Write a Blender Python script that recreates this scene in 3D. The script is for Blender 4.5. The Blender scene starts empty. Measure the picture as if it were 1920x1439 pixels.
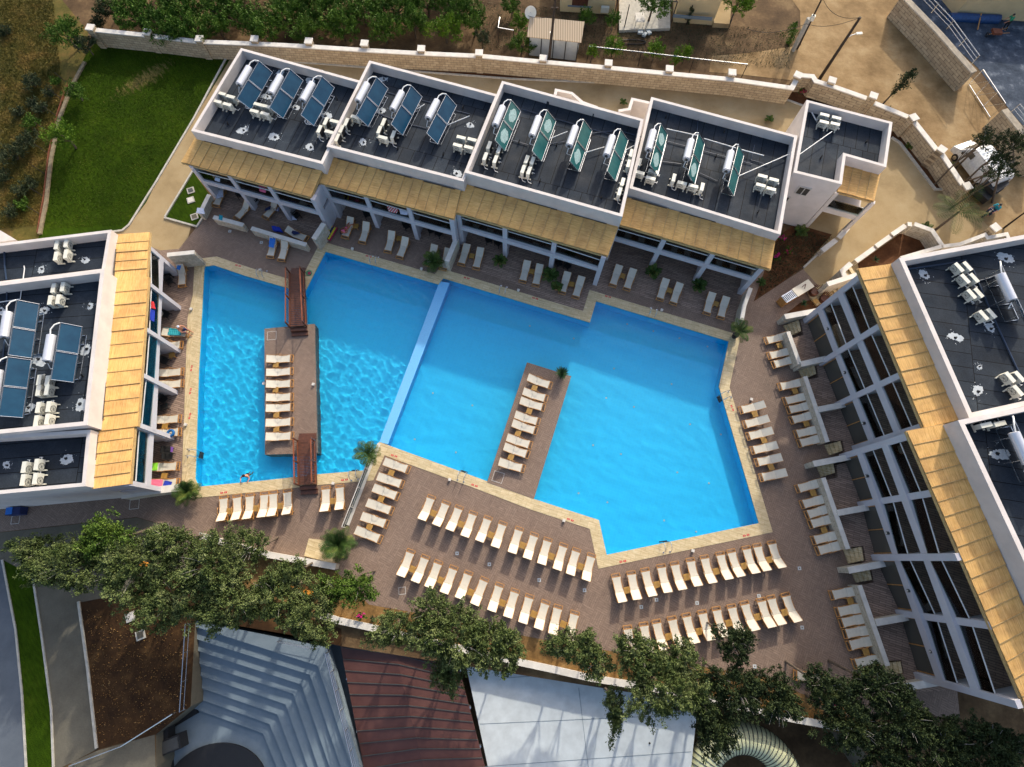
import bpy, bmesh, math, random
import numpy as np
from mathutils import Vector, Matrix
from mathutils.geometry import tessellate_polygon

# ------------------------------------------------------------------ camera, world, sun
C = bpy.context.scene.collection
SC = bpy.context.scene
W0, H0, F0, CX, CY, HC = 1920, 1439, 1030.0, 960.0, 719.5, 42.0
_d = np.array([948 - CX, 1050 - CY, F0]); _d /= np.linalg.norm(_d)
_X = np.array([1.0, 0, 0]) - _d[0] * _d; _X /= np.linalg.norm(_X)
_Y = np.cross(-_d, _X); _Z = -_d
cam = bpy.data.objects.new('camera', bpy.data.cameras.new('camera')); C.objects.link(cam)
cam.data.sensor_width = 36; cam.data.lens = 36 * F0 / W0; cam.data.clip_end = 1500; cam.data.clip_start = 0.5
R3 = Matrix(((_X[0], -_X[1], -_X[2]), (_Y[0], -_Y[1], -_Y[2]), (_Z[0], -_Z[1], -_Z[2])))
cam.matrix_world = Matrix.Translation((0, 0, HC)) @ R3.to_4x4()
SC.camera = cam
SUN_AZ, SUN_EL = 69.4, 27.5
wd = bpy.data.worlds.new('World'); SC.world = wd; wd.use_nodes = True
nt = wd.node_tree; sky = nt.nodes.new('ShaderNodeTexSky'); sky.sky_type = 'NISHITA'; sky.sun_disc = False; sky.dust_density = 4.0; sky.ozone_density = 0.4; sky.air_density = 1.0
sky.sun_elevation = math.radians(SUN_EL); sky.sun_rotation = math.radians(90 - SUN_AZ)
bg = nt.nodes['Background']; nt.links.new(sky.outputs[0], bg.inputs[0]); bg.inputs[1].default_value = 0.15
sun = bpy.data.objects.new('sun', bpy.data.lights.new('sun', 'SUN')); C.objects.link(sun)
sun.data.energy = 2.0; sun.data.angle = math.radians(1.2); sun.data.color = (1.0, 0.93, 0.80)
_s = Vector((math.cos(math.radians(SUN_AZ)) * math.cos(math.radians(SUN_EL)), math.sin(math.radians(SUN_AZ)) * math.cos(math.radians(SUN_EL)), math.sin(math.radians(SUN_EL))))
sun.rotation_euler = _s.to_track_quat('Z', 'Y').to_euler(); sun.location = (20, 40, 60)
SC.view_settings.view_transform = 'Standard'; SC.view_settings.look = 'None'
SC.view_settings.exposure = 0.82; SC.view_settings.gamma = 1.0
SC.cycles.max_bounces = 6; SC.cycles.transparent_max_bounces = 8; SC.cycles.sample_clamp_indirect = 4

# ------------------------------------------------------------------ survey: photo pixel at a known height -> place in metres
def G(x, y, z=0.0):
    r = np.array([x - CX, y - CY, F0]); w = np.array([r @ _X, r @ _Y, r @ _Z]); t = (z - HC) / w[2]
    return Vector((w[0] * t, w[1] * t, z))
def GL(pts, z=0.0): return [G(a, b, z) for a, b in pts]
def U(a, b, ox, oy, s=3.786): return (ox + a / s, oy + b / s)

# ------------------------------------------------------------------ materials
MATS = {}
def nodes(name):
    m = bpy.data.materials.new(name); m.use_nodes = True; MATS[name] = m
    t = m.node_tree; return m, t, t.nodes['Principled BSDF']
def N(t, k, **kw):
    n = t.nodes.new(k)
    for a, b in kw.items():
        if a.startswith('i_'): n.inputs[a[2:].replace('_', ' ')].default_value = b
        else: setattr(n, a, b)
    return n
def _map(t, out, rot, sc):        # turn first, then stretch
    r = N(t, 'ShaderNodeMapping'); r.inputs['Rotation'].default_value = (0, 0, rot); t.links.new(out, r.inputs['Vector']); m = N(t, 'ShaderNodeMapping'); m.inputs['Scale'].default_value = sc
    t.links.new(r.outputs[0], m.inputs['Vector']); return m.outputs[0]
def coords(t, rot=0.0, sc=(1, 1, 1), kind='Object'): return _map(t, N(t, 'ShaderNodeTexCoord').outputs[kind], rot, sc)
def gcoords(t, rot=0.0, sc=(1, 1, 1)): return _map(t, N(t, 'ShaderNodeNewGeometry').outputs['Position'], rot, sc)
def ramp(t, src, stops):
    r = N(t, 'ShaderNodeValToRGB'); e = r.color_ramp.elements
    while len(e) < len(stops): e.new(0.5)
    for i, (p, c) in enumerate(stops): e[i].position = p; e[i].color = (*c, 1) if len(c) == 3 else c
    t.links.new(src, r.inputs[0]); return r.outputs[0]
def mixc(t, f, a, b, mode='MIX'):
    m = N(t, 'ShaderNodeMix', data_type='RGBA', blend_type=mode)
    for s, v in ((m.inputs[0], f), (m.inputs[6], a), (m.inputs[7], b)):
        if hasattr(v, 'is_linked') or hasattr(v, 'links'): t.links.new(v, s)
        else: s.default_value = v if not isinstance(v, tuple) else (*v, 1)
    return m.outputs[2]
def bump(t, b, src, st=0.3, dist=0.02):
    n = N(t, 'ShaderNodeBump'); n.inputs['Strength'].default_value = st; n.inputs['Distance'].default_value = dist
    t.links.new(src, n.inputs['Height']); t.links.new(n.outputs[0], b.inputs['Normal'])
def noise(t, v, sc, det=5, rough=0.6):
    n = N(t, 'ShaderNodeTexNoise'); n.inputs['Scale'].default_value = sc; n.inputs['Detail'].default_value = det; n.inputs['Roughness'].default_value = rough
    t.links.new(v, n.inputs['Vector']); return n.outputs[0]
def simple(name, col, rough=0.7, var=0.15, sc=3.0, metal=0.0, st=0.15, glob=True):
    m, t, b = nodes(name); v = gcoords(t) if glob else coords(t)
    n = noise(t, v, sc); lo = tuple(c * (1 - var) for c in col); hi = tuple(min(1, c * (1 + var)) for c in col)
    t.links.new(ramp(t, n, [(0.3, lo), (0.7, hi)]), b.inputs['Base Color']); b.inputs['Roughness'].default_value = rough
    b.inputs['Metallic'].default_value = metal
    if st: bump(t, b, noise(t, v, sc * 8, 3), st)
    return m
def layered(name, stops, sc, sc2, rough=0.9, st=0.5, dist=0.05, stops2=None, mixa=0.5):
    m, t, b = nodes(name); b.inputs['Specular IOR Level'].default_value = 0.15; v = gcoords(t)
    a = ramp(t, noise(t, v, sc, 6, 0.65), stops); c = ramp(t, noise(t, v, sc2, 4, 0.7), stops2 or [(0.3, (0.45,) * 3), (0.7, (1.0,) * 3)])
    t.links.new(mixc(t, mixa, a, c, 'MULTIPLY'), b.inputs['Base Color']); b.inputs['Roughness'].default_value = rough
    bump(t, b, noise(t, v, sc2 * 1.3, 5), st, dist); return m
ANG = math.radians(-17.0)   # direction of the north wing's facades
simple('wall', (0.60, 0.555, 0.53), 0.85, 0.10, 0.9); simple('cap', (0.60, 0.57, 0.52), 0.8, 0.12, 1.8)
simple('frame', (0.47, 0.46, 0.50), 0.8, 0.05, 1.2)
simple('soffit', (0.35, 0.34, 0.33), 0.9)
simple('wood', (0.42, 0.20, 0.055), 0.55, 0.3, 6, glob=False); simple('wooddark', (0.10, 0.035, 0.018), 0.5, 0.35, 5); simple('woodrail', (0.24, 0.065, 0.02), 0.45, 0.25, 3)
simple('cane', (0.46, 0.31, 0.13), 0.7, 0.2, 5); simple('sling', (0.58, 0.54, 0.45), 0.85, 0.06, 5, st=0.3, glob=False); simple('table', (0.36, 0.20, 0.045), 0.5, 0.2, 4, glob=False)
simple('acwhite', (0.68, 0.67, 0.58), 0.5, 0.06, 2, glob=False); simple('grille', (0.05, 0.052, 0.05), 0.6)
simple('steel', (0.62, 0.65, 0.68), 0.25, 0.05, 5, metal=0.9, st=0); simple('tank', (0.62, 0.64, 0.70), 0.30, 0.04, 4, metal=0.35, st=0)
simple('whitepipe', (0.75, 0.76, 0.76), 0.4, 0.05); simple('darkpipe', (0.01, 0.03, 0.07), 0.5); simple('black', (0.012, 0.012, 0.013), 0.6)
simple('bark', (0.10, 0.075, 0.055), 0.9, 0.3, 6, st=0.6); simple('pole', (0.03, 0.02, 0.014), 0.8, 0.3, 4); simple('greybark', (0.28, 0.26, 0.23), 0.9, 0.2, 6)
simple('roughedge', (0.20, 0.16, 0.10), 0.95, 0.35, 3); simple('kerb', (0.42, 0.40, 0.35), 0.9, 0.2, 3); simple('red', (0.55, 0.03, 0.02), 0.6); simple('rust', (0.16, 0.045, 0.02), 0.8, 0.3, 4)
simple('terracotta', (0.35, 0.20, 0.09), 0.8); simple('skin', (0.50, 0.22, 0.13), 0.6, 0.05, 4); simple('skintan', (0.42, 0.13, 0.06), 0.6, 0.05, 4)
simple('hair', (0.015, 0.01, 0.008), 0.7); simple('rattan', (0.012, 0.012, 0.012), 0.6, 0.3, 9); simple('creamhouse', (0.55, 0.43, 0.24), 0.85, 0.08, 1)
simple('creamtube', (0.55, 0.56, 0.34), 0.5, 0.08, 2); simple('canvas', (0.50, 0.54, 0.55), 0.8, 0.12, 1.3); simple('tarp', (0.01, 0.05, 0.16), 0.5, 0.3, 5)
for n_, c_ in dict(tealcloth=(0.0, 0.25, 0.33), bluecloth=(0.02, 0.16, 0.55), navy=(0.01, 0.02, 0.09), whitecloth=(0.62, 0.66, 0.78), pink=(0.80, 0.16, 0.28), lime=(0.28, 0.75, 0.04), royal=(0.01, 0.04, 0.42), redcloth=(0.6, 0.03, 0.04), purple=(0.16, 0.06, 0.3), ringblue=(0.0, 0.10, 0.30), yellow=(0.6, 0.5, 0.03), magenta=(0.65, 0.01, 0.25), crimson=(0.35, 0.02, 0.07), green=(0.02, 0.25, 0.12), jeans=(0.01, 0.03, 0.09), carpaint=(0.75, 0.77, 0.78), orange=(0.75, 0.30, 0.03)).items():
    simple(n_, c_, 0.35 if n_ in ('carpaint',) else 0.8, 0.15, 6)

def striped(name, a, b_, n=14, rot=0):
    m, t, b = nodes(name); w = N(t, 'ShaderNodeTexWave'); w.inputs['Scale'].default_value = n; t.links.new(coords(t, rot), w.inputs['Vector'])
    t.links.new(ramp(t, w.outputs[1], [(0.45, a), (0.55, b_)]), b.inputs['Base Color']); b.inputs['Roughness'].default_value = 0.85
striped('redstripe', (0.65, 0.03, 0.05), (0.7, 0.65, 0.62), 1.6, 0.6); striped('bluestripe', (0.02, 0.04, 0.25), (0.6, 0.6, 0.62), 2.2); striped('corrugated', (0.34, 0.24, 0.14), (0.66, 0.52, 0.36), 1.9)
def checkm(name, a, b_, sc):
    m, t, b = nodes(name); w = N(t, 'ShaderNodeTexChecker'); w.inputs['Scale'].default_value = sc; t.links.new(coords(t, 0.78), w.inputs['Vector'])
    w.inputs[1].default_value = (*a, 1); w.inputs[2].default_value = (*b_, 1); t.links.new(w.outputs[0], b.inputs['Base Color']); b.inputs['Roughness'].default_value = 0.85
checkm('tealcheck', (0.0, 0.22, 0.30), (0.05, 0.45, 0.5), 9)

def roofmat(name, rot):
    m, t, b = nodes(name); b.inputs['Specular IOR Level'].default_value = 0.18; v = gcoords(t, rot)
    br = N(t, 'ShaderNodeTexBrick'); t.links.new(v, br.inputs['Vector']); br.offset = 0.37
    for k, x in (('Scale', 1.0), ('Brick Width', 1.0), ('Row Height', 5.6), ('Mortar Size', 0.028), ('Mortar Smooth', 0.3)): br.inputs[k].default_value = x
    br.inputs['Color1'].default_value = (0.026, 0.035, 0.048, 1); br.inputs['Color2'].default_value = (0.018, 0.025, 0.036, 1); br.inputs['Mortar'].default_value = (0.002, 0.002, 0.003, 1)
    dust = ramp(t, noise(t, gcoords(t), 0.35, 6, 0.7), [(0.35, (0.7, 0.7, 0.7)), (0.58, (1.1, 1.1, 1.1)), (0.68, (1.7, 1.65, 1.5)), (0.80, (3.6, 3.4, 2.9))])
    c = mixc(t, 1.0, br.outputs[0], dust, 'MULTIPLY')
    fine = ramp(t, noise(t, gcoords(t), 14, 3), [(0.3, (0.75,) * 3), (0.7, (1.25,) * 3)])
    t.links.new(mixc(t, 1.0, c, fine, 'MULTIPLY'), b.inputs['Base Color'])
    t.links.new(ramp(t, noise(t, gcoords(t), 0.5), [(0.3, (0.65,) * 3), (0.7, (0.95,) * 3)]), b.inputs['Roughness']); bump(t, b, noise(t, gcoords(t), 30), 0.2)
roofmat('roofN', math.radians(17)); roofmat('roofL', math.radians(90 - 5)); roofmat('roofR', math.radians(90 + 9))
def reed(name, rot):
    m, t, b = nodes(name)
    st = noise(t, gcoords(t, rot, (0.9, 20, 1)), 1.3, 5, 0.75)
    a = ramp(t, st, [(0.28, (0.27, 0.13, 0.035)), (0.40, (0.58, 0.32, 0.09)), (0.58, (0.76, 0.455, 0.155)), (0.75, (0.80, 0.55, 0.26))])
    p = ramp(t, noise(t, gcoords(t, rot, (1.2, 0.7, 1)), 0.9, 3), [(0.35, (0.72, 0.68, 0.70)), (0.6, (1.0, 1.0, 1.0))])
    t.links.new(mixc(t, 0.8, a, p, 'MULTIPLY'), b.inputs['Base Color']); b.inputs['Roughness'].default_value = 0.75; bump(t, b, st, 0.6, 0.03)
reed('reedN', math.radians(17)); reed('reedL', math.radians(90 - 4)); reed('reedR', math.radians(90 - 9))

# parquet-like tiles of the pool deck: planks in blocks laid at right angles
m, t, b = nodes('deck'); rot = math.radians(28)
def planks(r):
    br = N(t, 'ShaderNodeTexBrick'); t.links.new(gcoords(t, r), br.inputs['Vector'])
    for k, x in (('Scale', 1.0), ('Brick Width', 0.9), ('Row Height', 0.15), ('Mortar Size', 0.012)): br.inputs[k].default_value = x
    br.inputs['Color1'].default_value = (0.205, 0.142, 0.108, 1); br.inputs['Color2'].default_value = (0.240, 0.170, 0.130, 1); br.inputs['Mortar'].default_value = (0.135, 0.092, 0.070, 1); return br.outputs[0]
ck = N(t, 'ShaderNodeTexChecker'); ck.inputs['Scale'].default_value = 1 / 0.9; t.links.new(gcoords(t, rot), ck.inputs['Vector'])
big = ramp(t, noise(t, gcoords(t), 0.25, 4), [(0.3, (0.82,) * 3), (0.7, (1.1,) * 3)])
c1 = mixc(t, ck.outputs['Fac'], planks(rot), planks(rot + math.pi / 2))
streak = ramp(t, noise(t, gcoords(t, rot, (2, 9, 1)), 1.6, 4), [(0.3, (0.72,) * 3), (0.7, (1.22, 1.2, 1.15))])
t.links.new(mixc(t, 1.0, mixc(t, 1.0, c1, big, 'MULTIPLY'), streak, 'MULTIPLY'), b.inputs['Base Color']); b.inputs['Roughness'].default_value = 0.75; bump(t, b, noise(t, gcoords(t), 20), 0.25)
m, t, b = nodes('deckplank'); br = N(t, 'ShaderNodeTexBrick'); t.links.new(gcoords(t, math.radians(17)), br.inputs['Vector'])
for k, x in (('Scale', 1.0), ('Brick Width', 0.9), ('Row Height', 0.15), ('Mortar Size', 0.014)): br.inputs[k].default_value = x
br.inputs['Color1'].default_value = (0.23, 0.158, 0.118, 1); br.inputs['Color2'].default_value = (0.34, 0.24, 0.18, 1); br.inputs['Mortar'].default_value = (0.09, 0.06, 0.05, 1)
t.links.new(mixc(t, 1.0, br.outputs[0], ramp(t, noise(t, gcoords(t, math.radians(17), (1, 12, 1)), 1.2), [(0.3, (0.7,) * 3), (0.7, (1.2,) * 3)]), 'MULTIPLY'), b.inputs['Base Color']); b.inputs['Roughness'].default_value = 0.8
def travert(name, rot):
    m, t, b = nodes(name)
    s = noise(t, gcoords(t, rot, (0.8, 7, 1)), 1.6, 6, 0.75)
    a = ramp(t, s, [(0.3, (0.40, 0.29, 0.14)), (0.5, (0.60, 0.48, 0.28)), (0.7, (0.72, 0.62, 0.42))])
    br = N(t, 'ShaderNodeTexBrick'); t.links.new(gcoords(t, rot), br.inputs['Vector'])
    for k, x in (('Scale', 1.0), ('Brick Width', 0.6), ('Row Height', 0.4), ('Mortar Size', 0.008)): br.inputs[k].default_value = x
    br.inputs['Color1'].default_value = (1, 1, 1, 1); br.inputs['Color2'].default_value = (0.88, 0.88, 0.86, 1); br.inputs['Mortar'].default_value = (0.6, 0.55, 0.45, 1)
    t.links.new(mixc(t, 1.0, a, br.outputs[0], 'MULTIPLY'), b.inputs['Base Color']); b.inputs['Roughness'].default_value = 0.65; bump(t, b, s, 0.2, 0.02)
travert('travN', math.radians(17)); travert('trav', math.radians(20)); travert('travL', math.radians(88))
m, t, b = nodes('pooltile'); v = gcoords(t, math.radians(17))
br = N(t, 'ShaderNodeTexBrick'); t.links.new(v, br.inputs['Vector']); br.offset = 0
for k, x in (('Scale', 1.0), ('Brick Width', 0.25), ('Row Height', 0.25), ('Mortar Size', 0.010)): br.inputs[k].default_value = x
br.inputs['Color1'].default_value = (0.006, 0.57, 0.92, 1); br.inputs['Color2'].default_value = (0.004, 0.54, 0.88, 1); br.inputs['Mortar'].default_value = (0.02, 0.60, 0.90, 1)
t.links.new(br.outputs[0], b.inputs['Base Color']); b.inputs['Roughness'].default_value = 0.5
simple('weir', (0.15, 0.47, 0.82), 0.6, 0.12, 14)
def water(name, st, sc):
    m = bpy.data.materials.new(name); m.use_nodes = True; MATS[name] = m; t = m.node_tree; t.nodes.remove(t.nodes['Principled BSDF']); out = t.nodes['Material Output']
    tr = N(t, 'ShaderNodeBsdfTransparent'); tr.inputs[0].default_value = (0.55, 0.94, 0.99, 1); gl = N(t, 'ShaderNodeBsdfGlossy'); gl.inputs['Roughness'].default_value = 0.06
    fr = N(t, 'ShaderNodeFresnel'); fr.inputs['IOR'].default_value = 1.33; mx = N(t, 'ShaderNodeMixShader'); bp = N(t, 'ShaderNodeBump'); bp.inputs['Strength'].default_value = st; bp.inputs['Distance'].default_value = 0.12
    t.links.new(noise(t, gcoords(t, 0.4, (1, 1.5, 1)), sc, 3, 0.55), bp.inputs['Height']); t.links.new(bp.outputs[0], gl.inputs['Normal']); t.links.new(bp.outputs[0], fr.inputs['Normal'])
    t.links.new(fr.outputs[0], mx.inputs[0]); t.links.new(tr.outputs[0], mx.inputs[1]); t.links.new(gl.outputs[0], mx.inputs[2]); t.links.new(mx.outputs[0], out.inputs['Surface'])
water('watercalm', 0.15, 1.5); water('waterrippled', 0.5, 2.6)
m = bpy.data.materials.new('waterleft'); m.use_nodes = True; MATS['waterleft'] = m; t = m.node_tree; t.nodes.remove(t.nodes['Principled BSDF']); out = t.nodes['Material Output']
gb = N(t, 'ShaderNodeBsdfGlass'); gb.inputs['IOR'].default_value = 1.33; gb.inputs['Roughness'].default_value = 0.0; gb.inputs['Color'].default_value = (0.90, 1.0, 1.0, 1); t.links.new(gb.outputs[0], out.inputs['Surface'])
def glass(name, tint, refl):
    m = bpy.data.materials.new(name); m.use_nodes = True; MATS[name] = m; t = m.node_tree; t.nodes.remove(t.nodes['Principled BSDF']); out = t.nodes['Material Output']
    tr = N(t, 'ShaderNodeBsdfTransparent'); tr.inputs[0].default_value = (*tint, 1); gl = N(t, 'ShaderNodeBsdfGlossy'); gl.inputs['Roughness'].default_value = 0.03
    fr = N(t, 'ShaderNodeFresnel'); fr.inputs['IOR'].default_value = refl; mx = N(t, 'ShaderNodeMixShader')
    t.links.new(fr.outputs[0], mx.inputs[0]); t.links.new(tr.outputs[0], mx.inputs[1]); t.links.new(gl.outputs[0], mx.inputs[2]); t.links.new(mx.outputs[0], out.inputs['Surface'])
glass('glass', (0.72, 0.84, 0.80), 1.5)
m, t, b = nodes('darkglass'); b.inputs['Base Color'].default_value = (0.075, 0.070, 0.060, 1); b.inputs['Roughness'].default_value = 0.15
m, t, b = nodes('pvpanel'); b.inputs['Specular IOR Level'].default_value = 0.25; c = ramp(t, noise(t, gcoords(t), 1.2), [(0.3, (0.004, 0.036, 0.080)), (0.7, (0.008, 0.055, 0.11))]); t.links.new(c, b.inputs['Base Color']); b.inputs['Roughness'].default_value = 0.22
m, t, b = nodes('pvteal'); b.inputs['Specular IOR Level'].default_value = 0.25; c = ramp(t, noise(t, gcoords(t), 1.2), [(0.3, (0.015, 0.085, 0.09)), (0.7, (0.03, 0.13, 0.13))]); t.links.new(c, b.inputs['Base Color']); b.inputs['Roughness'].default_value = 0.25
simple('fog', (0.28, 0.42, 0.42), 0.6, 0.3, 8); simple('sealant', (0.42, 0.46, 0.49), 0.7, 0.15, 8)
def stone(name, a, b_, mo, rot=0, bw=0.45, rh=0.22):
    m, t, b = nodes(name)
    c = N(t, 'ShaderNodeNewGeometry'); sx = N(t, 'ShaderNodeSeparateXYZ'); t.links.new(c.outputs['Position'], sx.inputs[0])
    ad = N(t, 'ShaderNodeMath', operation='ADD'); t.links.new(sx.outputs[0], ad.inputs[0]); t.links.new(sx.outputs[1], ad.inputs[1])
    cb = N(t, 'ShaderNodeCombineXYZ'); t.links.new(ad.outputs[0], cb.inputs[0]); t.links.new(sx.outputs[2], cb.inputs[1])
    br = N(t, 'ShaderNodeTexBrick'); t.links.new(cb.outputs[0], br.inputs['Vector'])
    for k, x in (('Scale', 1.0), ('Brick Width', bw), ('Row Height', rh), ('Mortar Size', 0.02), ('Mortar Smooth', 0.3)): br.inputs[k].default_value = x
    br.inputs['Color1'].default_value = (*a, 1); br.inputs['Color2'].default_value = (*b_, 1); br.inputs['Mortar'].default_value = (*mo, 1)
    t.links.new(mixc(t, 0.6, br.outputs[0], ramp(t, noise(t, gcoords(t), 3), [(0.3, (0.6,) * 3), (0.7, (1.15,) * 3)]), 'MULTIPLY'), b.inputs['Base Color']); b.inputs['Roughness'].default_value = 0.9
    bump(t, b, br.outputs['Fac'], -0.6, 0.03)
stone('stonewall', (0.52, 0.42, 0.28), (0.40, 0.31, 0.20), (0.20, 0.15, 0.10), 0, 0.55, 0.26); stone('palestone', (0.58, 0.52, 0.42), (0.50, 0.44, 0.34), (0.36, 0.31, 0.24), 0, 0.6, 0.2)
layered('earth', [(0.3, (0.060, 0.036, 0.018)), (0.5, (0.13, 0.08, 0.04)), (0.7, (0.24, 0.16, 0.08))], 0.35, 3.5)
layered('soil', [(0.3, (0.07, 0.028, 0.012)), (0.55, (0.12, 0.052, 0.022)), (0.75, (0.20, 0.10, 0.045))], 0.8, 5)
layered('orangesoil', [(0.3, (0.13, 0.075, 0.028)), (0.55, (0.26, 0.15, 0.055)), (0.75, (0.42, 0.27, 0.12))], 1.2, 6)
layered('darksoil', [(0.35, (0.028, 0.014, 0.007)), (0.55, (0.060, 0.030, 0.012)), (0.75, (0.14, 0.075, 0.028))], 0.7, 6, st=0.3)
layered('drygrass', [(0.3, (0.050, 0.052, 0.010)), (0.5, (0.115, 0.095, 0.022)), (0.68, (0.21, 0.13, 0.04)), (0.8, (0.10, 0.12, 0.02))], 0.5, 5)
layered('roaddirt', [(0.3, (0.17, 0.105, 0.045)), (0.5, (0.29, 0.19, 0.09)), (0.7, (0.40, 0.285, 0.15))], 0.34, 2.6, stops2=[(0.3, (0.72,) * 3), (0.7, (1.05,) * 3)])
layered('pathbeige', [(0.3, (0.27, 0.195, 0.10)), (0.5, (0.35, 0.26, 0.14)), (0.7, (0.41, 0.32, 0.185))], 0.3, 9, st=0.2, stops2=[(0.3, (0.85,) * 3), (0.7, (1.0,) * 3)])
layered('concrete', [(0.3, (0.105, 0.094, 0.072)), (0.7, (0.16, 0.145, 0.11))], 0.5, 8, st=0.2, stops2=[(0.3, (0.8,) * 3), (0.7, (1.0,) * 3)])
layered('bluegrey', [(0.3, (0.15, 0.195, 0.23)), (0.7, (0.20, 0.25, 0.29))], 0.7, 10, st=0.1, stops2=[(0.3, (0.9,) * 3), (0.7, (1.0,) * 3)])
layered('courtshaded', [(0.3, (0.085, 0.10, 0.12)), (0.7, (0.13, 0.15, 0.175))], 0.4, 10, st=0.1, stops2=[(0.3, (0.9,) * 3), (0.7, (1.0,) * 3)])  # forecourt grey, with the shade over it put into the colour
layered('slateyard', [(0.35, (0.035, 0.05, 0.075)), (0.55, (0.07, 0.09, 0.125)), (0.72, (0.24, 0.27, 0.31))], 0.8, 4, st=0.4)
m, t, b = nodes('lawn'); b.inputs['Specular IOR Level'].default_value = 0.05; v = gcoords(t)
a = ramp(t, noise(t, v, 0.30, 5), [(0.35, (0.020, 0.044, 0.002)), (0.6, (0.036, 0.070, 0.003)), (0.75, (0.062, 0.095, 0.006))])
mow = ramp(t, noise(t, gcoords(t, 0.9, (1, 5, 1)), 1.4, 5), [(0.3, (0.6,) * 3), (0.7, (1.15,) * 3)])
vd = N(t, 'ShaderNodeVectorMath', operation='DISTANCE'); t.links.new(gcoords(t, -0.75, (0.55, 1.6, 1)), vd.inputs[0]); _p = G(270, 148, 0); _c, _q = math.cos(-0.75), math.sin(-0.75)
vd.inputs[1].default_value = ((_p.x * _c - _p.y * _q) * 0.55, (_p.x * _q + _p.y * _c) * 1.6, 0)      # one worn straw-coloured patch
ad = N(t, 'ShaderNodeMath', operation='MULTIPLY_ADD'); t.links.new(vd.outputs['Value'], ad.inputs[0]); ad.inputs[1].default_value = -0.16; t.links.new(noise(t, gcoords(t, 0.9, (1, 3, 1)), 1.2, 6, 0.7), ad.inputs[2])
dry = ramp(t, ad.outputs[0], [(0.24, (0, 0, 0)), (0.42, (0.8, 0.8, 0.8))])
c = mixc(t, dry, mixc(t, 1.0, a, mow, 'MULTIPLY'), (0.20, 0.15, 0.055)); t.links.new(c, b.inputs['Base Color']); b.inputs['Roughness'].default_value = 0.95; bump(t, b, noise(t, v, 14, 4), 0.8, 0.06)
def foliage(name, cols, sc=1.1, rough=0.6):
    m, t, b = nodes(name); v = gcoords(t); b.inputs['Specular IOR Level'].default_value = 0.12
    n = noise(t, v, sc, 3, 0.6); n2 = noise(t, v, 9.0, 2)
    a = ramp(t, n, [(0.30, cols[0]), (0.5, cols[1]), (0.70, cols[2])])
    t.links.new(mixc(t, 0.6, a, ramp(t, n2, [(0.3, (0.6,) * 3), (0.7, (1.3,) * 3)]), 'MULTIPLY'), b.inputs['Base Color']); b.inputs['Roughness'].default_value = rough
    b.inputs['Subsurface Weight'].default_value = 0.0
foliage('conifer', [(0.042, 0.066, 0.018), (0.095, 0.128, 0.040), (0.175, 0.205, 0.085)])
foliage('conifergreen', [(0.035, 0.075, 0.014), (0.075, 0.13, 0.020), (0.13, 0.20, 0.035)])
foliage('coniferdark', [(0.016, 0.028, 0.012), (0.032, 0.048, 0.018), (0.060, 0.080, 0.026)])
foliage('olive', [(0.022, 0.052, 0.006), (0.060, 0.125, 0.014), (0.12, 0.21, 0.030)]); foliage('dryblade', [(0.05, 0.055, 0.008), (0.12, 0.10, 0.02), (0.22, 0.15, 0.04)], 0.5); foliage('lawnblade', [(0.022, 0.040, 0.002), (0.042, 0.068, 0.003), (0.080, 0.100, 0.007)], 0.4)
foliage('citrus', [(0.035, 0.085, 0.006), (0.085, 0.17, 0.012), (0.17, 0.27, 0.02)])
foliage('scrub', [(0.02, 0.032, 0.014), (0.045, 0.062, 0.028), (0.085, 0.10, 0.05)])
foliage('palmgreen', [(0.018, 0.045, 0.010), (0.045, 0.085, 0.018), (0.13, 0.15, 0.03)])
foliage('yucca', [(0.012, 0.04, 0.016), (0.03, 0.075, 0.03), (0.07, 0.13, 0.06)])
m, t, b = nodes('maroonroof'); v = gcoords(t)
a = ramp(t, noise(t, v, 0.6, 5), [(0.3, (0.060, 0.018, 0.014)), (0.7, (0.105, 0.040, 0.030))]); t.links.new(a, b.inputs['Base Color']); b.inputs['Roughness'].default_value = 0.6

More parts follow.
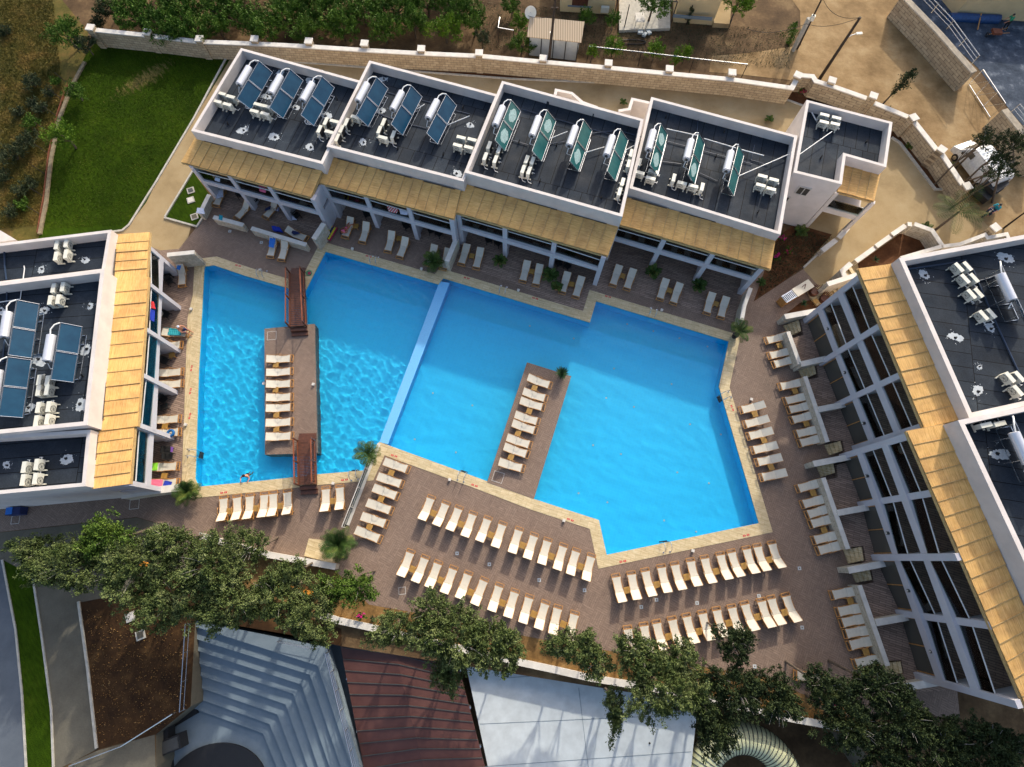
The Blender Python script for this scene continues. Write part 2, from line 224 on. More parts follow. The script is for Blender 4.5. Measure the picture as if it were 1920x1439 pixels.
# ------------------------------------------------------------------ mesh helpers
def rootloc(o):
    v = Vector((0, 0, 0))
    while o is not None: v = v + o.location; o = o.parent
    return v
class MB:
    def __init__(s): s.v = []; s.f = []
    def add(s, vs, fs):
        k = len(s.v); s.v += [tuple(q) for q in vs]; s.f += [tuple(i + k for i in f) for f in fs]; return s
    def box(s, c, d, rz=0.0, M=None):
        hx, hy, hz = d[0] / 2, d[1] / 2, d[2] / 2; ca, sa = math.cos(rz), math.sin(rz)
        vs = []
        for z in (-hz, hz):
            for x, y in ((-hx, -hy), (hx, -hy), (hx, hy), (-hx, hy)):
                p = Vector((x * ca - y * sa + c[0], x * sa + y * ca + c[1], z + c[2])); vs.append(M @ p if M else p)
        return s.add(vs, [(3, 2, 1, 0), (4, 5, 6, 7), (0, 1, 5, 4), (1, 2, 6, 5), (2, 3, 7, 6), (3, 0, 4, 7)])
    def beam(s, a, b, w, h, up=Vector((0, 0, 1))):     # rectangular bar between two points, w across, h along 'up'; centred
        a, b = Vector(a), Vector(b); d = (b - a).normalized(); sd = d.cross(up)
        if sd.length < 1e-5: sd = d.cross(Vector((1, 0, 0)))
        sd = sd.normalized() * w / 2; u = sd.cross(d).normalized() * h / 2
        vs = [p + q for p in (a, b) for q in (-sd - u, sd - u, sd + u, -sd + u)]
        return s.add(vs, [(3, 2, 1, 0), (4, 5, 6, 7), (0, 1, 5, 4), (1, 2, 6, 5), (2, 3, 7, 6), (3, 0, 4, 7)])
    def prism(s, poly, z0, z1, holes=(), bottom=False):
        loops = [list(poly)] + [list(h) for h in holes]
        tri = tessellate_polygon([[Vector((p[0], p[1], 0)) for p in l] for l in loops])
        flat = [p for l in loops for p in l]; n = len(flat)
        fs = []
        for a, b, c in tri:
            ar = (flat[b][0] - flat[a][0]) * (flat[c][1] - flat[a][1]) - (flat[b][1] - flat[a][1]) * (flat[c][0] - flat[a][0])
            if ar < 0: b, c = c, b
            fs.append((a + n, b + n, c + n))
            if bottom: fs.append((c, b, a))
        if z1 - z0 < 1e-9:
            return s.add([(p[0], p[1], z1) for p in flat], [tuple(i - n for i in f) for f in fs if f[0] >= n])
        k = 0
        for l in loops:
            m = len(l)
            for i in range(m): j = (i + 1) % m; fs.append((k + i, k + j, k + j + n, k + i + n))
            k += m
        return s.add([(p[0], p[1], z0) for p in flat] + [(p[0], p[1], z1) for p in flat], fs)
    def tube(s, pts, r, n=8, closed=False, caps=True):
        pts = [Vector(p) for p in pts]; m = len(pts); rs = r if isinstance(r, (list, tuple)) else [r] * m
        vs, fs = [], []; last = None
        for i, p in enumerate(pts):
            a = pts[(i - 1) % m] if (closed or i > 0) else p; b = pts[(i + 1) % m] if (closed or i < m - 1) else p
            d = (b - a).normalized()
            if last is None: u = d.orthogonal().normalized()
            else:
                u = last - d * last.dot(d); u = u.normalized() if u.length > 1e-6 else d.orthogonal().normalized()
            last = u; w = d.cross(u)
            for k in range(n): t_ = 2 * math.pi * k / n; vs.append(p + (u * math.cos(t_) + w * math.sin(t_)) * rs[i])
        for i in range(m if closed else m - 1):
            j = (i + 1) % m
            for k in range(n): l = (k + 1) % n; fs.append((i * n + k, i * n + l, j * n + l, j * n + k))
        if caps and not closed: fs += [tuple(range(n - 1, -1, -1)), tuple((m - 1) * n + k for k in range(n))]
        return s.add(vs, fs)
    def cyl(s, a, b, r, n=12): return s.tube([a, b], r, n)
    def quad(s, a, b, c, d): return s.add([a, b, c, d], [(0, 1, 2, 3)])
    def slab(s, q, th):                                  # thick sheet from 4 top corners
        q = [Vector(p) for p in q]; dn = Vector((0, 0, -th)); return s.add(q + [p + dn for p in q], [(0, 1, 2, 3), (7, 6, 5, 4), (0, 4, 5, 1), (1, 5, 6, 2), (2, 6, 7, 3), (3, 7, 4, 0)])
    def build(s, name, mat, parent=None, smooth=False):
        off = rootloc(parent); me = bpy.data.meshes.new(name); me.from_pydata([(a - off.x, b - off.y, c - off.z) for a, b, c in s.v], [], s.f)
        me.validate(); bm = bmesh.new(); bm.from_mesh(me); bmesh.ops.recalc_face_normals(bm, faces=bm.faces) if len(s.f) < 4000 and not getattr(s, 'keep', False) else None; bm.to_mesh(me); bm.free()
        if smooth:
            me.polygons.foreach_set('use_smooth', [True] * len(me.polygons))
            try: me.set_sharp_from_angle(angle=math.radians(40))
            except Exception: pass
        me.materials.append(MATS[mat]); o = bpy.data.objects.new(name, me); C.objects.link(o)
        if parent is not None: o.parent = parent
        return o
def tag(o, label, cat, group=None, kind=None):
    o['label'] = label; o['category'] = cat
    if group: o['group'] = group
    if kind: o['kind'] = kind
    return o
def thing(name, label, cat, loc=(0, 0, 0), rz=0.0, group=None):
    o = bpy.data.objects.new(name, None); C.objects.link(o); o.location = loc; o.rotation_euler = (0, 0, rz); o.empty_display_size = 0.2
    return tag(o, label, cat, group)
def struct(o, label=None):
    o['kind'] = 'structure'
    if label: o['label'] = label
    return o
def dup(root, loc, rz, label, group=None, cat=None):
    r = root.copy(); C.objects.link(r); r.location = loc; r.rotation_euler = (0, 0, rz); r['label'] = label
    if group: r['group'] = group
    if cat: r['category'] = cat
    for ch in list(root.children):
        c = ch.copy(); C.objects.link(c); c.parent = r
        for g in list(ch.children): d = g.copy(); C.objects.link(d); d.parent = c
    return r
ORD = 'first second third fourth fifth sixth seventh eighth ninth tenth eleventh twelfth thirteenth fourteenth fifteenth sixteenth seventeenth eighteenth nineteenth twentieth twenty-first twenty-second twenty-third twenty-fourth twenty-fifth twenty-sixth twenty-seventh twenty-eighth'.split()
def area(p): return sum(p[i][0] * p[(i + 1) % len(p)][1] - p[(i + 1) % len(p)][0] * p[i][1] for i in range(len(p))) / 2
def offset(poly, d):                                     # d > 0 grows the polygon
    p = [Vector((q[0], q[1])) for q in poly]; n = len(p); sgn = 1 if area(p) > 0 else -1; out = []
    for i in range(n):
        a, b, c = p[i - 1], p[i], p[(i + 1) % n]; e1 = (b - a).normalized(); e2 = (c - b).normalized()
        n1 = Vector((e1.y, -e1.x)) * sgn; n2 = Vector((e2.y, -e2.x)) * sgn; m = n1 + n2
        m = m.normalized() / max(0.35, m.normalized().dot(n1)) if m.length > 1e-4 else n1
        out.append(b + m * d)
    return out
def band(pts, w):                                        # polyline -> closed strip polygon of width w
    p = [Vector((q[0], q[1])) for q in pts]; L, Rr = [], []
    for i, b in enumerate(p):
        d = Vector((0, 0))
        if i > 0: d += (b - p[i - 1]).normalized()
        if i < len(p) - 1: d += (p[i + 1] - b).normalized()
        d.normalize(); n = Vector((-d.y, d.x)) * w / 2
        if 0 < i < len(p) - 1: n = n / max(0.5, n.normalized().dot(Vector((-(p[i] - p[i - 1]).normalized().y, (p[i] - p[i - 1]).normalized().x))))
        L.append(b + n); Rr.append(b - n)
    return L + Rr[::-1]
def npmesh(name, V, F, mat, parent=None):
    off = rootloc(parent); me = bpy.data.meshes.new(name); V = np.asarray(V, dtype=np.float32) - np.array(off, dtype=np.float32); F = np.asarray(F, dtype=np.int32); k = F.shape[1]
    me.vertices.add(len(V)); me.vertices.foreach_set('co', V.ravel()); me.loops.add(F.size); me.loops.foreach_set('vertex_index', F.ravel())
    me.polygons.add(len(F)); me.polygons.foreach_set('loop_start', np.arange(0, F.size, k, dtype=np.int32)); me.update(calc_edges=True); me.validate()
    me.materials.append(MATS[mat]); o = bpy.data.objects.new(name, me); C.objects.link(o)
    if parent is not None: o.parent = parent
    return o

# ------------------------------------------------------------------ ground, pool, deck
PB = [(383, 500), (401.5, 497.7), (460, 517.5), (532.6, 538.6), (570.4, 550), (610.6, 472), (822, 533.5), (831, 522), (1106, 605), (1118, 565), (1366.6, 640.3), (1348, 725), (1423, 981.3), (1137.6, 1040.7), (1123, 975.5), (1001, 936), (911.7, 902), (711, 829), (687, 882), (592, 890), (547, 895.5), (500, 900.7), (372, 913), (366, 898), (372.4, 700)]
pool = GL(PB, 0.0)
ST = [((383, 1180), (596, 1248), (660, 1439)), ((381, 1202), (581.5, 1265), (640, 1439)), ((379.6, 1223), (565.7, 1283.5), (619, 1439)), ((377.7, 1245.5), (550.6, 1300.7), (597.5, 1439)), ((376.4, 1267), (536, 1320.5), (578, 1439)), ((374.5, 1289), (520.8, 1339.5), (558, 1439)), ((373, 1310), (506, 1357.5), (539, 1439)), ((372, 1331), (494, 1375), (520, 1439))]
BOWL = GL([(366, 1160), (540, 1190), (640, 1212), (1300, 1318), (1600, 1380)], 0) + [Vector((34, -30, 0)), Vector((-24.5, -30, 0))] + GL([(292, 1439), (292, 1378), (357, 1325)], 0)
big = [(-150, -120), (150, -120), (150, 150), (-150, 150)]
g_ = MB(); g_.prism(big, -0.03, -0.03, [pool, BOWL]); struct(g_.build('ground', 'earth'))
fl = MB(); fl.prism(offset(pool, 0.02), -1.35, -1.35); FLOOR = struct(fl.build('pool_floor', 'pooltile')); WAMP = 0.0115
wl = MB()
for i in range(len(pool)):
    a, b = pool[i], pool[(i + 1) % len(pool)]; wl.quad((a.x, a.y, -1.35), (b.x, b.y, -1.35), (b.x, b.y, -0.05), (a.x, a.y, -0.05))
RECV = [struct(wl.build('pool_wall', 'pooltile'))]
right_px = [(831, 522), (1106, 605), (1118, 565), (1366.6, 640.3), (1348, 725), (1423, 981.3), (1137.6, 1040.7), (1123, 975.5), (1001, 936), (911.7, 902), (720, 832)]
left_px = [p for p in PB[:7]] + [(828, 530), (711, 829)] + PB[18:]
# rippled surface of the left pool: a fine wave mesh whose edges run under the coping and the divider
def wavesheet(poly, z, st, amp, seed, lmax=1.0):
    rg = np.random.default_rng(seed); P_ = [Vector((p.x, p.y)) for p in offset(poly, 0.22)]; x0, x1 = min(p.x for p in P_), max(p.x for p in P_); y0, y1 = min(p.y for p in P_), max(p.y for p in P_)
    X, Y = np.meshgrid(np.arange(x0, x1, st), np.arange(y0, y1, st)); Zw = np.full(X.shape, z)
    for i in range(26):
        a = rg.normal(1.1, 0.9); lam = rg.uniform(0.30, lmax); k = 2 * math.pi / lam; Zw += amp * lam * 0.24 * np.sin(k * (X * math.cos(a) + Y * math.sin(a)) + rg.uniform(0, 6.28) + 0.5 * np.sin(0.7 * Y + i))
    ins = np.zeros(X.shape, bool); j = len(P_) - 1
    for i in range(len(P_)):
        xi, yi, xj, yj = P_[i].x, P_[i].y, P_[j].x, P_[j].y; c = ((yi > Y) != (yj > Y)) & (X < (xj - xi) * (Y - yi) / ((yj - yi) if abs(yj - yi) > 1e-9 else 1e-9) + xi); ins ^= c; j = i
    h, w = X.shape; idx = np.arange(h * w).reshape(h, w); ok = ins[:-1, :-1] & ins[1:, 1:] & ins[:-1, 1:] & ins[1:, :-1]; F = np.stack([idx[:-1, :-1][ok], idx[:-1, 1:][ok], idx[1:, 1:][ok], idx[1:, :-1][ok]], 1)
    return np.stack([X.ravel(), Y.ravel(), Zw.ravel()], 1), F
for _px, _z, _st, _am, _sd, _lm in ((left_px, -0.16, 0.06, WAMP, 4, 1.0), (right_px, -0.14, 0.09, 0.0035, 9, 1.8)):
    _V, _F = wavesheet(GL(_px), _z, _st, _am, _sd, _lm); _u, _inv = np.unique(_F, return_inverse=True); wo = npmesh('pool_water', _V[_u], _inv.reshape(_F.shape), 'waterleft'); struct(wo)
    wo.data.polygons.foreach_set('use_smooth', [True] * len(wo.data.polygons)); wo.cycles.is_caustics_caster = True
FLOOR.cycles.is_caustics_receiver = True
for _o in RECV: _o.cycles.is_caustics_receiver = True
sun.data.cycles.is_caustics_light = True
wv = MB(); wv.prism(GL([(824, 527), (843, 530), (727, 833), (711, 828.6)]), -1.33, -0.07); RECV.append(struct(wv.build('pool_divider', 'weir')))
cop_out = offset(pool, 0.82)
DECK = GL([(0, 945), (-60, 950), (-60, 1003), (0, 998), (81, 989), (256, 970), (310, 985), (372, 1012), (500, 1044), (628, 1070), (692, 1134), (801, 1153), (890, 1172), (979.6, 1192), (1037.7, 1203), (1162, 1224), (1280, 1244), (1386, 1262), (1446, 1273), (1500, 1300), (1640, 1345), (1800, 1345), (1790, 1250), (1700, 980), (1620, 700), (1560, 545), (1536, 538), (1506, 505), (1420, 560.5), (1413, 566), (1436, 500), (1470, 420), (1190, 340), (850, 260), (620, 200), (470, 190), (420, 300), (398, 372), (381, 406), (370, 424.5), (335.4, 467), (300, 470), (240, 445), (200, 460), (160, 940)])
dk = MB(); dk.prism(DECK, 0.0, 0.0, [pool]); struct(dk.build('pool_deck', 'deck'))
cp = MB(); cp.prism(cop_out, -0.10, 0.02, [pool]); struct(cp.build('pool_coping', 'travN'))
ls = MB(); ls.prism(GL([(352, 597), (361, 597), (352, 905), (341, 905)]), -0.1, 0.026); struct(ls.build('pool_coping', 'travL'))
fw = MB(); fw.prism(GL([(374, 500), (384, 500), (361, 597), (352, 597)]), -0.1, 0.026); struct(fw.build('pool_coping', 'travL'))
# light plank paving under the balconies
for zi_, q in enumerate([[(392, 385), (455, 400), (600, 448), (612, 440), (604, 300), (430, 230)], [(612, 300), (602, 402), (700, 428), (830, 470), (860, 478), (880, 340)], [(842, 490), (985, 540), (1100, 595), (1112, 550), (1150, 540), (1385, 612), (1400, 560), (1430, 470), (880, 330)], [(338, 500), (352, 500), (352, 597), (340, 905), (240, 920), (260, 480)]]):
    pk = MB(); pk.prism(GL(q), 0.004 + 0.004 * zi_, 0.004 + 0.004 * zi_); struct(pk.build('terrace_paving', 'deckplank'))
isl = MB(); isl.prism(GL([(496, 617), (590, 608), (595, 850), (497, 853)]), -1.34, 0.03, bottom=False)
tag(isl.build('pool_island', 'deck'), 'long brown decked island with two wooden bridges in the left pool', 'pool island')
isl = MB(); isl.prism(GL([(988, 680), (1071, 706), (1001, 936), (913, 905)]), -1.34, 0.035)
tag(isl.build('pool_island', 'deck'), 'brown decked island running slanted into the right pool beside a yucca', 'pool island')

def sheet(name, px, mat, z, holes=(), lab=None, wpts=None):
    s = MB(); s.prism(GL(px) if wpts is None else wpts, z, z, holes); return struct(s.build(name, mat))
sheet('path', [(200, 470), (200, 436), (230, 433), (243, 422), (274, 380), (294.5, 340), (364.5, 222), (433, 108), (445, 108), (560, 117.5), (679, 127), (803, 137), (960, 149), (1125, 156), (1310, 171.7), (1441, 182), (1473, 187.5), (1504.5, 199), (1520, 180), (1600, 200), (1671, 259), (1686.8, 269.4), (1752.8, 356.6), (1782, 356.6), (1800, 370), (1868, 440), (1900, 455), (1850, 520), (1700, 560), (1560, 560), (1536, 538), (1506, 505), (1470, 300), (1100, 250), (600, 180), (455, 150), (400, 240), (345, 480)], 'pathbeige', -0.008)
sheet('lawn', [(162, 100), (180, 78), (430, 97), (433, 108), (364.5, 222), (294.5, 340), (274, 380), (243, 422), (230, 433), (200, 436), (60, 470), (80, 430), (90, 390), (95, 300), (120, 190)], 'lawn', -0.004)
sheet('grass_patch', [(310, 408), (362, 322), (395, 368), (381, 406), (370, 424.5)], 'lawn', 0.006)
sheet('soil_bed', [(430, 95), (560, 107), (690, 112), (896, 131), (1014, 137), (1135, 145), (1248, 156), (1363, 167), (1480, 172), (1545, 188), (1610, 209), (1690, 240), (1720, 300), (1790, 355), (1752.8, 356.6), (1686.8, 269.4), (1671, 259), (1600, 200), (1520, 180), (1504.5, 199), (1473, 187.5), (1441, 182), (1310, 171.7), (1125, 156), (960, 149), (803, 137), (679, 127), (560, 117.5), (445, 108)], 'soil', -0.002)
sheet('soil_bed', [(1413, 566), (1454, 448), (1490, 420), (1560, 440), (1533, 470), (1506, 500), (1460, 535)], 'soil', 0.008)
sheet('soil_bed', [(1608, 495), (1700, 430), (1745, 437), (1765, 462), (1700, 485), (1612, 512)], 'soil', 0.008)
sheet('soil_bed', [(1462, 598), (1500, 568), (1530, 560), (1540, 575)], 'soil', 0.008)
sheet('planter_soil', [(628, 1070), (692, 1134), (801, 1153), (979.6, 1192), (1162, 1224), (1386, 1262), (1446, 1273), (1560, 1310), (1620, 1340), (1640, 1385), (1500, 1350), (1331, 1314), (1157, 1282), (969, 1242), (751, 1192), (634, 1166), (560, 1150), (450, 1100), (390, 1050), (372, 1012), (500, 1044)], 'orangesoil', -0.006)
sheet('field', [(0, 0), (-400, -200), (-300, 500), (60, 470), (80, 430), (90, 390), (95, 300), (120, 190), (162, 100), (165, 60), (100, -20), (60, -120)], 'drygrass', -0.012)
sheet('dirt_road', [(1440, -60), (1500, 20), (1505, 150), (1400, 130), (1340, 105), (1390, 140), (1480, 150), (1530, 165), (1640, 205), (1720, 280), (1790, 367), (1860, 445), (2000, 520), (2100, 400), (1960, 290), (1895, 240), (1830, 155), (1680, -10), (1640, -80)], 'roaddirt', -0.012)
sheet('dirt_road', [(1335, 105), (1400, 100), (1505, 85), (1510, 150), (1330, 135)], 'roaddirt', -0.016)
sheet('yard', [(1690, -20), (1760, 60), (1834, 128), (1900, 215), (2000, 330), (2300, 300), (2200, -200), (1700, -160)], 'slateyard', -0.004)
# south-west corner
sheet('lawn_strip', [(5, 1050), (62, 1080), (80, 1200), (97, 1330), (101, 1439), (104, 1500), (52, 1500), (50, 1439), (42, 1300), (30, 1180)], 'lawn', 0.004)
sheet('path', [(-80, 1003), (0, 999), (81, 990), (256, 971), (310, 986), (372, 1014), (390, 1050), (200, 1120), (150, 1130), (165, 1250), (182, 1405), (135, 1430), (102, 1445), (97, 1330), (80, 1200), (62, 1080), (5, 1050), (-80, 1052)], 'concrete', -0.002)
sheet('soil_ground', [(150, 1130), (200, 1120), (390, 1050), (450, 1100), (560, 1150), (640, 1180), (640, 1212), (540, 1190), (366, 1160), (357, 1325), (292, 1378), (182, 1405), (165, 1250)], 'darksoil', 0.0)
sheet('forecourt', [(-200, 1040), (5, 1050), (30, 1180), (42, 1300), (50, 1439), (52, 1520), (-200, 1560)], 'courtshaded', 0.0)
sheet('ramp', [(135, 1430), (182, 1408), (290, 1378), (292, 1439), (292, 1500), (110, 1500)], 'concrete', 0.004)

def kerb(px, w, h, name='kerb', mat='kerb'):
    s = MB(); s.prism(band(GL(px), w), -0.05, h); return struct(s.build(name, mat))
kerb([(430, 100), (364.5, 222), (294.5, 340), (243, 422), (230, 433), (190, 438)], 0.16, 0.10)
kerb([(310, 408), (362, 322)], 0.15, 0.12); kerb([(309, 409), (370, 426), (382, 407)], 0.15, 0.12)
kerb([(455, 108), (560, 117.5), (679, 127), (803, 137), (960, 149), (1125, 156), (1310, 171.7), (1441, 182), (1473, 187.5), (1504.5, 199)], 0.16, 0.10)
kerb([(1671, 259), (1686.8, 269.4), (1752.8, 356.6), (1784, 357)], 0.2, 0.14)
kerb([(62, 1080), (80, 1200), (97, 1330), (101, 1439), (104, 1480)], 0.12, 0.08); kerb([(148, 1128), (165, 1250), (182, 1403)], 0.16, 0.10); kerb([(5, 1050), (30, 1180), (42, 1300), (50, 1439), (53, 1490)], 0.12, 0.08)
kerb([(1506, 503), (1540, 471)], 0.16, 0.12)

# amphitheatre: descending tiers and a sunken floor
am = thing('amphitheatre', 'pale blue grey open air amphitheatre with descending bench tiers', 'amphitheatre', G(480, 1300, -2))
def ext(a, b, k): return a + (b - a) * k
lines = []
for k, (l, c, r) in enumerate(ST):
    z = -0.20 - 0.25 * k; L_, C_, R_ = G(*l, z), G(*c, z), G(*r, z); L_ = L_ + (L_ - C_).normalized() * 1.1; lines.append([L_ , C_, ext(C_, R_, 1.6)])
top = [G(362, 1163, -0.12), G(612, 1214, -0.12), ext(G(612, 1214, -0.12), G(676, 1439, -0.12), 1.6)]
prev = top
for k, ln in enumerate(lines):
    z = -0.12 - 0.25 * k; s = MB()
    s.prism([Vector((p.x, p.y)) for p in prev] + [Vector((p.x, p.y)) for p in ln[::-1]], z - 0.9, z); s.build('tier', 'bluegrey', am); prev = ln
s = MB(); s.prism([(-26, -5.2), (-9, -6), (-9, -30), (-24.5, -30)], -2.15, -2.15); struct(s.build('sunken_floor', 'bluegrey'))
s = MB(); s.prism([(-9, -5), (36, -6), (36, -31), (-9, -31)], -3.75, -3.75); struct(s.build('lower_ground', 'earth'))
s = MB(); q = [Vector((p.x, p.y, 0)) for p in BOWL]
for i in range(len(q)):
    a, b = q[i], q[(i + 1) % len(q)]; s.quad((a.x, a.y, -3.8), (b.x, b.y, -3.8), (b.x, b.y, -0.03), (a.x, a.y, -0.03))
struct(s.build('retaining_wall', 'concrete'))
s = MB()   # step wedges at the left end of each tier
for k in range(1, 8):
    z = -0.12 - 0.25 * k; a = G(*ST[k - 1][0], z); s = MB(); s.box((a.x + 0.25, a.y + 0.02, z + 0.05), (0.7, 0.38, 0.10), -0.1); s.build('aisle_step', 'bluegrey', am)
# stage disc in the sunken floor
s = MB(); c0 = G(400, 1480, -1.7); s.prism([(c0.x + 3.4 * math.cos(a * math.pi / 24), c0.y + 2.6 * math.sin(a * math.pi / 24)) for a in range(48)], -2.15, -2.0)
tag(s.build('round_stage', 'black'), 'black round stage at the foot of the amphitheatre', 'stage')
sb = thing('stage_speaker', 'black angular loudspeaker boxes beside the amphitheatre floor', 'loudspeaker', G(320, 1400, -1.3))
s = MB(); p_ = G(323, 1395, -1.2); s.box((p_.x, p_.y, -1.25), (1.5, 0.9, 1.0), 0.35); s.box((p_.x - 0.7, p_.y + 0.7, -1.3), (0.9, 1.0, 0.9), 0.2); s.build('cabinet', 'black', sb)
s = MB(); s.box((p_.x, p_.y, -0.73), (1.3, 0.7, 0.05), 0.35); s.build('grille', 'grille', sb)
s = MB(); s.prism(GL([(292, 1380), (357, 1327), (366, 1340), (312, 1372), (318, 1439), (320, 1500), (292, 1500)], -1.6), -2.16, -2.0); struct(s.build('pit_floor', 'black'))

def railing(name, label, px, z0, h, step, mat='steel', cat='railing', mids=1, r=0.03, w=None, glassy=False, group=None):
    pts = GL(px, z0) if w is None else w; t_ = thing(name, label, cat, pts[0], 0, group)
    s = MB(); s.tube([p + Vector((0, 0, h)) for p in pts], r, 6)
    for k in range(mids): s.tube([p + Vector((0, 0, h * (k + 1) / (mids + 1))) for p in pts], r * 0.7, 6)
    s.build('rail', mat, t_)
    for a, b in zip(pts[:-1], pts[1:]):
        n = max(1, int((b - a).length / step))
        for i in range(n + 1): p = a + (b - a) * i / n; s = MB(); s.cyl(p, p + Vector((0, 0, h)), r, 6); s.build('post', mat, t_)
    if glassy:
        s = MB()
        for a, b in zip(pts[:-1], pts[1:]): s.beam(a + Vector((0, 0, h * 0.5)), b + Vector((0, 0, h * 0.5)), 0.012, h * 0.85)
        s.build('glass_pane', 'glass', t_)
    return t_
railing('railing', 'white metal railing down the left side of the amphitheatre', [(362, 1168), (352, 1328)], -0.2, 1.0, 1.6)
railing('railing', 'long white metal railing between amphitheatre and maroon roof', [(618, 1222), (672, 1439), (690, 1500)], -0.2, 1.0, 1.1, mids=2, r=0.04)
railing('railing', 'short steel railing at the top of the amphitheatre under the trees', [(530, 1200), (600, 1215)], -0.2, 1.0, 1.4)
railing('railing', 'thin steel rail along the ramp below the dark soil', [(140, 1432), (235, 1396), (330, 1336)], 0.0, 0.5, 2.0)

# maroon roof, white canvas roof, slide tube
mr = thing('maroon_roof', 'long maroon sheet roof with dark seams between trees', 'roof', G(760, 1350, -0.6))
TL, TR, BR_, BL = G(632, 1180, -0.6), G(862, 1258, -0.6), G(920, 1480, -0.6), G(690, 1480, -0.6); TM = G(738, 1212, -0.25); BM = G(804, 1480, -0.25)
s = MB(); s.slab([TL, TM, BM, BL], 0.12); s.build('sheet', 'maroonroof', mr); s = MB(); s.slab([TM, TR, BR_, BM], 0.12); s.build('sheet', 'maroonroof', mr)
s = MB()
for i in range(14):
    k = (i + 0.6) / 13.4; a, b, c = TL.lerp(BL, k * 1.02), TM.lerp(BM, k - 0.06), TR.lerp(BR_, k - 0.12 if k > 0.12 else 0)
    if k < 1: up = Vector((0, 0, 0.02)); s.beam(a + up, b + up, 0.05, 0.06); s.beam(b + up, c + up, 0.05, 0.06)
s.build('seam', 'grille', mr)
s = MB()
for k in (0.0, 0.33, 0.66, 1.0):
    for e in (TL.lerp(BL, k), TR.lerp(BR_, k)): s = MB(); s.cyl((e.x, e.y, -3.8), (e.x, e.y, -0.7), 0.09, 8); s.build('post', 'steel', mr)
wr_ = thing('canvas_roof', 'large flat white membrane roof below the deck wall', 'roof', G(1100, 1380, -0.9))
cw = GL([(872, 1240), (940, 1251), (1043, 1270), (1157, 1292), (1308, 1322), (1296, 1439), (1290, 1500), (930, 1500), (915, 1439)], -0.9)
s = MB(); s.prism(cw, -1.15, -0.9, bottom=True); s.build('membrane', 'canvas', wr_)
s = MB()
for a, b in (((1085, 1290), (1108, 1480)), ((900, 1358), (1300, 1340)), ((890, 1439), (1296, 1410)), ((945, 1272), (1080, 1262))): s.beam(G(*a, -0.893), G(*b, -0.893), 0.03, 0.012)
s.build('seam', 'bluegrey', wr_)
s = MB()
for q_ in ((890, 1300), (1000, 1290), (1150, 1310), (1290, 1345), (1290, 1450), (1100, 1450), (930, 1450)): p = G(*q_, -0.9); s = MB(); s.cyl((p.x, p.y, -3.8), (p.x, p.y, -1.1), 0.1, 8); s.build('post', 'steel', wr_)
s = MB(); s.cyl(G(1218, 1394, -0.9), G(1218, 1394, -0.86), 0.07, 8); s.build('vent', 'black', wr_)
sl = thing('slide_tube', 'cream curved tube canopy with dark ribs at the bottom edge', 'canopy', G(1405, 1487, -2))
cc = G(1405, 1487, -1.0); s = MB(); rb = MB(); Rr_, rr = 3.05, 1.0
arc = [math.radians(a) for a in range(-25, 206, 5)]
ctr = [Vector((cc.x + Rr_ * math.cos(a), cc.y + Rr_ * math.sin(a), -1.6)) for a in arc]
s.tube(ctr, rr, 20); s.build('shell', 'creamtube' if 'creamtube' in MATS else 'cap', sl, True)
for a in range(-25, 206, 5):
    a = math.radians(a); o = Vector((cc.x + Rr_ * math.cos(a), cc.y + Rr_ * math.sin(a), -1.6)); rd = Vector((math.cos(a), math.sin(a), 0))
    rb.tube([o + (rd * math.cos(t_) + Vector((0, 0, 1)) * math.sin(t_)) * (rr + 0.012) for t_ in [2 * math.pi * k / 20 for k in range(20)]], 0.03, 5, closed=True)
rb.build('rib', 'grille', sl)

# ------------------------------------------------------------------ buildings
def V2(p): return Vector((p[0], p[1]))
def block(root, px, z, mat, th=0.24, rec=0.85, wpts=None):
    poly = GL(px, z) if wpts is None else wpts; poly = [V2(p) for p in poly]; inn = offset(poly, -th)
    s = MB(); s.prism(offset(poly, -0.002), 0, z - rec - 0.02); s.build('wall', 'wall', root)
    s = MB(); s.prism(poly, z - rec - 0.15, z, [inn]); s.build('parapet', 'wall', root)
    s = MB(); s.prism(offset(inn, 0.01), z - rec, z - rec); s.build('roof_membrane', mat, root); return poly
def roof_line(p, q): return (V2(q) - V2(p)).normalized()
def pergola(root, io, ii, mat, zo=4.6, zi=5.05, n=14, name='reed_roof'):
    # io: two outer px, ii: two inner px (same order)
    o1, o2 = G(*io[0], zo), G(*io[1], zo); i1, i2 = G(*ii[0], zi), G(*ii[1], zi); s = MB(); b = MB()
    for k in range(n):
        a, c = k / n, (k + 1) / n; l = Vector((0, 0, 0.05))
        j = Vector((0, 0, (0.02 if k % 2 else 0.0)))
        s.slab([o1.lerp(o2, a) + j, o1.lerp(o2, c) + l * 0.4 + j, i1.lerp(i2, c) + l * 0.4 + j, i1.lerp(i2, a) + j], 0.05)
        if k: b.beam(o1.lerp(o2, a) + Vector((0, 0, 0.045)), i1.lerp(i2, a) + Vector((0, 0, 0.045)), 0.035, 0.03)
    s.build(name, mat, root); b.build('batten', 'cane', root)
    s = MB(); s.beam(o1 - Vector((0, 0, 0.15)), o2 - Vector((0, 0, 0.15)), 0.12, 0.16)
    for k in range(n // 2 + 1): s.beam(o1.lerp(o2, 2 * k / n) - Vector((0, 0, 0.16)), i1.lerp(i2, 2 * k / n) - Vector((0, 0, 0.16)), 0.08, 0.12)
    s.build('rafter', 'cane', root); return o1, o2, i1, i2
